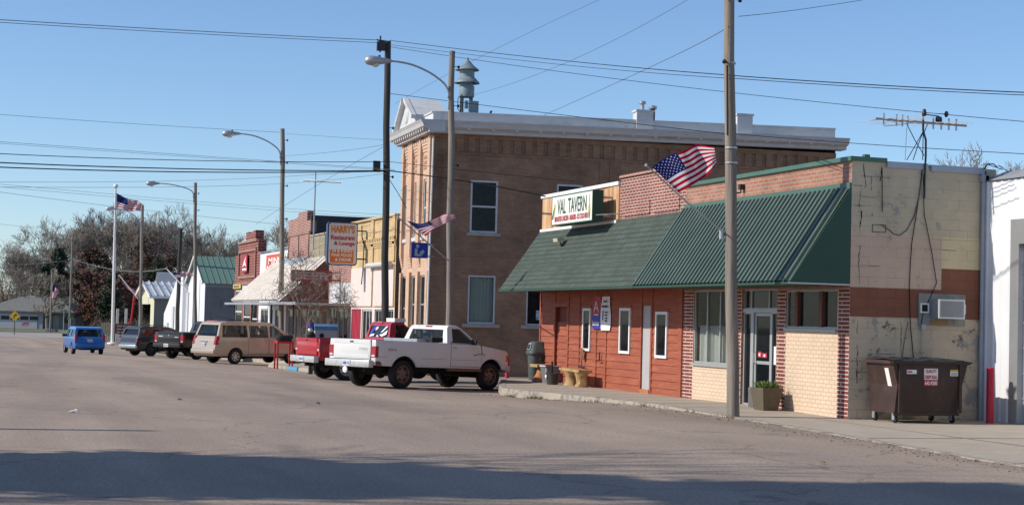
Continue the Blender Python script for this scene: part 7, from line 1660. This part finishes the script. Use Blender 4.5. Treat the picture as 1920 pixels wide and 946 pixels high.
# ================================================================== trees
M['bark']=mat('grey_bark',(.19,.165,.14),.9,var=.3,vs=3)
M['barkb']=mat('brown_bark',(.15,.115,.09),.9,var=.3,vs=3)
M['twig']=mat('twig_brown',(.24,.2,.165),.9,var=.3,vs=.6)  # tone lifted evenly to stand in for haze on the far trees
M['lred']=mat('russet_leaves',(.12,.032,.024),.8,var=.45,vs=.7,col2=(.075,.05,.025),c2=.5,c2s=.5)
M['lgrn']=mat('dark_cedar_foliage',(.032,.045,.022),.85,var=.45,vs=.8)
M['lbrn']=mat('brown_brush',(.15,.11,.085),.9,var=.4,vs=.25,col2=(.1,.085,.05),c2=.5,c2s=.15)
def grow(rnd,H,r0,spread=.9,levels=5,trunk=.28,kids=(3,4),twr=.02,up=.35):
    """returns trunk MB and branch MB, local, base at origin"""
    tm,bm_=MB(),MB()
    def br(p,d,L,r,lv,mb):
        n=3 if lv<levels-1 else 2; pts=[p]; q=p.copy(); dd=d.copy()
        for i in range(n):
            dd=(dd+Vector((rnd.uniform(-1,1),rnd.uniform(-1,1),rnd.uniform(-.5,1)))*.16+UZ*up*.12).normalized(); q=q+dd*(L/n); pts.append(q)
        r1=r*.62 if lv<levels-1 else twr*.5
        mb.tube(pts,[r+(r1-r)*i/n for i in range(n+1)],6 if lv==0 else (4 if lv<3 else 3),cap=False)
        if lv>=levels-1: return
        k=rnd.randint(*kids)+(1 if lv>=2 else 0)
        for i in range(k):
            t=rnd.uniform(.35,1) if i<k-1 else 1; j=min(n-1,int(t*n)); pp=pts[j].lerp(pts[j+1],t*n-j)
            a=rnd.uniform(0,6.28); o=dd.orthogonal().normalized(); o2=dd.cross(o); side=o*math.cos(a)+o2*math.sin(a)
            nd=(dd*(1-.45*spread)+side*spread*rnd.uniform(.45,.95)+UZ*up*.3).normalized()
            br(pp,nd,L*rnd.uniform(.58,.8),max(twr*.7,r1*rnd.uniform(.6,.85)),lv+1,bm_)
    # trunk
    pts=[Vector((0,0,-.3))]; q=Vector((0,0,-.3)); n=5
    for i in range(n): q=q+Vector((rnd.uniform(-.04,.04)*H*.2,rnd.uniform(-.04,.04)*H*.2,(H*trunk+.3)/n)); pts.append(q)
    tm.tube(pts,[r0*1.25]+[r0*(1-.08*i) for i in range(n)],8)
    k=rnd.randint(3,5)
    for i in range(k):
        a=6.28*i/k+rnd.uniform(-.4,.4); t=rnd.uniform(.25,.75) if i else .15
        d=Vector((math.cos(a)*t*spread,math.sin(a)*t*spread,1)).normalized(); j=rnd.choice([n-1,n-1,n-2]); br(pts[j+1],d,H*.30*rnd.uniform(.8,1.1),r0*.5,0,bm_)
    for _ in range(3):
        a=rnd.uniform(0,6.28); j=rnd.choice([2,3,4]); br(pts[j],Vector((math.cos(a),math.sin(a),.5)).normalized(),H*.18,r0*.3,2,bm_)
    return tm,bm_
def leaves(mb,rnd,n,cr,cz,rx,rz,size,clumps=30,shape=1.0):
    C=[]
    for i in range(clumps):
        while True:
            v=Vector((rnd.uniform(-1,1),rnd.uniform(-1,1),rnd.uniform(-1,1)))
            if v.length<=1: break
        w_=1 if shape==1 else max(.15,1-(v.z*.5+.5)*shape)
        C.append((Vector((v.x*rx*w_,v.y*rx*w_,cz+v.z*rz)),rnd.uniform(.14,.34)*rx))
    for i in range(n):
        c,r=C[rnd.randrange(len(C))]; p=c+Vector((rnd.gauss(0,1),rnd.gauss(0,1),rnd.gauss(0,.8)))*r*.62
        a=Vector((rnd.gauss(0,1),rnd.gauss(0,1),rnd.gauss(0,1))).normalized(); b=a.orthogonal().normalized(); s1=size*rnd.uniform(.5,1.3)
        mb.poly([p-a*s1,p+b*s1*.6,p+a*s1,p-b*s1*.6])
def tree_proto(kind,seed,H,**k):
    rnd=random.Random(seed)
    tm,bm_=grow(rnd,H,k.get('r0',H*.018),spread=k.get('spread',.9),levels=k.get('levels',5),twr=k.get('twr',.03),trunk=k.get('trunk',.25),kids=k.get('kids',(3,4)))
    if kind=='leafy': leaves(bm_,rnd,k['n'],0,k['cz'],k['rx'],k['rz'],k['size'],k.get('clumps',40),k.get('shape',1.0))
    return tm,bm_
MESH={}
def add_tree(key,proto,name,label,loc,scale=1,rot=0,mats=('bark','twig'),group='trees at the end of the street',cat='tree',leafmat=None):
    t=thing(name,label,cat,(0,0,0),group=group)
    if key in MESH:
        for nm,me in MESH[key]:
            o=bpy.data.objects.new(nm,me); COL.objects.link(o); o.parent=t; ORG[o.name]=Vector((0,0,0))
    else:
        tm,bm_=proto(); a=tm.build('trunk',M[mats[0]],t,smooth=True)
        if leafmat:
            # tubes keep twig material, leaf quads (4 loose verts) the leaf one
            for i,f in enumerate(bm_.f):
                if len(set(f))==4 and f[0]%1==0 and f==[f[0],f[0]+1,f[0]+2,f[0]+3]: bm_.m[i]=1
            b=bm_.build('crown',[M[mats[1]],M[leafmat]],t)
        else: b=bm_.build('crown',M[mats[1]],t)
        MESH[key]=[('trunk',a.data),('crown',b.data)]
    t.location=loc; t.scale=(scale,)*3; t.rotation_euler=(0,0,rot); return t
bare={k:(lambda k=k:tree_proto('bare',40+k,15,levels=7,kids=(2,3),twr=.03,r0=.3,spread=.85 if k%2 else 1.0)) for k in range(4)}
far=[ # px, top y, depth
 (8,452,300,0),(38,470,280,1),(66,432,290,2),(98,424,275,3),(126,430,300,0),(160,410,285,1),(178,402,300,2),(204,396,290,3),(232,402,285,1),(250,405,300,0),(276,402,290,2),(302,400,300,3),(322,412,285,0),(346,420,300,1),(368,430,290,2),(392,438,300,3),(414,442,290,0),(436,452,300,1),(20,500,265,3),(50,505,262,0),(150,470,268,2),(215,455,268,0),(262,470,266,1),(345,470,270,3),(400,480,270,1)]
words=['leftmost edge of the frame','just right of the leftmost one','above the garage roof peak','left of the farthest lamp pole','right behind the farthest lamp pole','left of the tall flagpole','against the sky beside the flagpole','directly behind the tall flagpole','between flagpole and lamp pole','behind the flagpole flag','right of the flag tip','above the dark red oak','left of the short dark pole','above the porch hall','behind the white gable pole','above the green roof left end','above the green roof middle','above the green roof right end','low behind the garage house','low over the garage house roof','low between lamp pole and red tree','low behind the flagpole','low beside the dark red oak','low behind the short dark pole','low behind the green roof']
for i,(px,py,D,k) in enumerate(far):
    b=atD(px,600,D); zt=atD(px,py,D).z; H=zt+1.4
    add_tree(('bare',k),bare[k],'bare_tree','bare leafless tree at the street end, '+words[i],(b.x,b.y,-1.4),H/15.0*1.0,rot=i*1.3)
q=atD(508,600,170); add_tree(('bare',1),bare[1],'bare_tree','bare treetop rising behind the white metal shop roof',(q.x+2,q.y,-1.3),(atD(508,408,170).z+1.3)/15,rot=2.)
for i,(px,py) in enumerate(((1655,300),(1700,286),(1745,272),(1790,270),(1835,280),(1875,272),(1915,268))):
    q=atD(px,600,118); add_tree(('bare',i%4),bare[i%4],'bare_tree','bare treetop over the right roofs, number %s from the aerial mast'%(['one','two','three','four','five','six','seven'][i]) if False else 'bare treetop over the right hand roofs, '+['left of the aerial mast','just left of the mast, second','just right of the mast','mid way to the corner','above the metal building corner','above the metal building roof','at the right frame edge'][i],(q.x,q.y,0),(atD(px,py,118).z)/15*.9,rot=i*2.1,group='bare treetops behind the roofs')
# leafy ones
def P_(seed,H,n,cz,rx,rz,size,cl,shape=1.0,sp=.9): return lambda:tree_proto('leafy',seed,H,levels=4,n=n,cz=cz,rx=rx,rz=rz,size=size,clumps=cl,shape=shape,twr=.05,r0=.25,spread=sp)
def leafy(px0,px1,ytop,ybot,D,seed,key,lm,label,n=5200,size=.22,cl=44,shape=1.0,name='leafy_tree',cat='tree'):
    b=atD((px0+px1)/2,600,D); zt=atD((px0+px1)/2,ytop,D).z; zb=atD((px0+px1)/2,ybot,D).z; rx=(px1-px0)/2/3100*D*1.05; H=zt+1.4; z0=max(zb+1.4,.3)
    add_tree(key,P_(seed,H*.85,n,(H+z0)/2,rx,(H-z0)/2,size,cl,shape),name,label,(b.x,b.y,-1.4),1,leafmat=lm,mats=('barkb','barkb'))
leafy(236,328,450,612,262,5,'oakA','lred','large dark red oak still in leaf left of the short dark pole',n=7000,cl=48)
leafy(140,204,456,600,258,6,'oakB','lred','dark red leafed oak right of the farthest lamp pole',n=6500,cl=50)
leafy(150,262,505,622,250,7,'oakC','lred','low russet scrub oak between the farthest lamp pole and the flagpole',n=6000,cl=50,name='scrub_oak')
leafy(52,112,500,600,262,8,'cedA','lgrn','dark cedar tree behind the garage roof ridge',n=6000,shape=.9,cl=40,name='cedar_tree')
leafy(84,134,462,600,268,9,'cedB','lgrn','dark cedar left of the farthest lamp pole, behind the small flag',n=6200,shape=.55,cl=40,name='cedar_tree')
leafy(185,232,520,615,240,10,'cedC','lgrn','dark green evergreen bush behind the blue minivan and flagpole',n=3600,shape=.5,cl=30,name='cedar_tree')
leafy(262,320,480,600,255,11,'cedD','lgrn','nearly black evergreen in front of the large red oak',n=5000,shape=.7,cl=36,name='cedar_tree')
q=gnd(88,619); add_tree('yard',lambda:tree_proto('bare',77,9,levels=6,kids=(2,3),twr=.05,r0=.3,spread=1.1),'bare_tree','crooked bare tree with dark forked trunk right before the garage house',(q.x,q.y,-1.4),1.0,group='trees at the end of the street')
# small street tree by the kerb before the bar
q=atD(577,630,68); add_tree('street',lambda:tree_proto('bare',21,4.6,levels=6,kids=(2,3),twr=.012,r0=.07,spread=1.25,trunk=.38),'street_tree','small bare street tree in front of the BEER sign and canopy',(q.x,q.y,gz(q.y)),1.0,rot=.7,group=None)
# brush and far woodland: uncountable
def brush(name,px0,px1,D0,D1,h0,h1,n,size,m,seed,label):
    rnd=random.Random(seed); mb=MB()
    for i in range(n):
        px=rnd.uniform(px0,px1); D=rnd.uniform(D0,D1); b=atD(px,600,D); hh=(h0+(h1-h0)*rnd.random()**1.4)*(0.75+.45*mnoise.noise(Vector((px*.02,D*.02,seed)))+.2)
        z=-1.4+hh*rnd.random()**.8; p=Vector((b.x,b.y,z)); a=Vector((rnd.gauss(0,.35),rnd.gauss(0,.35),1)).normalized(); s1=size*rnd.uniform(.5,1.8); o=Vector((rnd.uniform(-1,1),rnd.uniform(-1,1),0))*.02*size*2
        if rnd.random()<.6: mb.poly([p-o,p+o,p+a*s1*2.2])
        else:
            q=Vector((rnd.gauss(0,1),rnd.gauss(0,1),rnd.gauss(0,1))).normalized()*size*.3; r_=q.orthogonal().normalized()*size*.2; mb.poly([p-q,p+r_,p+q,p-r_])
    return tag(mb.build(name,m),label,'undergrowth',kind='stuff')
brush('brush',-60,470,262,300,2,7.5,22000,.7,M['lbrn'],1,'dense brown leafless brush behind the garage house and halls')
brush('woodland',-80,560,330,420,3,11,20000,1.0,M['lbrn'],2,'far brown woodland mass along the horizon behind the brush')
brush('weeds',170,330,178,250,.2,2.2,3500,.4,M['lbrn'],3,'low dry weeds beside the far corner and flagpole')
# trees and poles across the street (outside the picture) whose shadows fall on the road
def wide(seed,H,rx,z0,n,size,cl): return lambda:tree_proto('leafy',seed,H,levels=4,n=n,cz=(H+z0)/2,rx=rx,rz=(H-z0)/2,size=size,clumps=cl,shape=1.0,twr=.03,r0=.2,spread=.6)
for i,(x,y,H,rx,z0,n,key) in enumerate(((-11.5,20.8,15.8,1.75,5.5,22000,'sA'),(-9.5,21.1,13,1.7,4,20000,'sB'),(-13.5,20.1,18.5,1.5,9,16000,'sC'),(-7,20.8,7.6,1.3,3.4,7000,'sD'),(-13.0,19.1,22.5,1.3,14,11000,'sE'))):
    add_tree(key,wide(60+i,H*.8,rx,z0,n,.17,70),'shade_tree','tall leafy tree across the street, '+['second in its row','third in its row','fourth in its row','nearest to the road','fifth in its row'][i],(x,y,0),1,leafmat='lgrn',group='trees across the street')
add_tree('yard',None,'bare_tree','bare tree across the street beyond the leafy row',(-9,43,-.1),.75,rot=1,group='trees across the street')
pole('utility_pole','wooden pole across the street before the leafy trees',-12.5,27.6,10.9,base=0,group='wooden poles across the street')
pole('utility_pole','wooden pole across the street beyond the bare tree',-12.5,60,10.5,base=-.3,group='wooden poles across the street')
print('objects',len(bpy.data.objects))
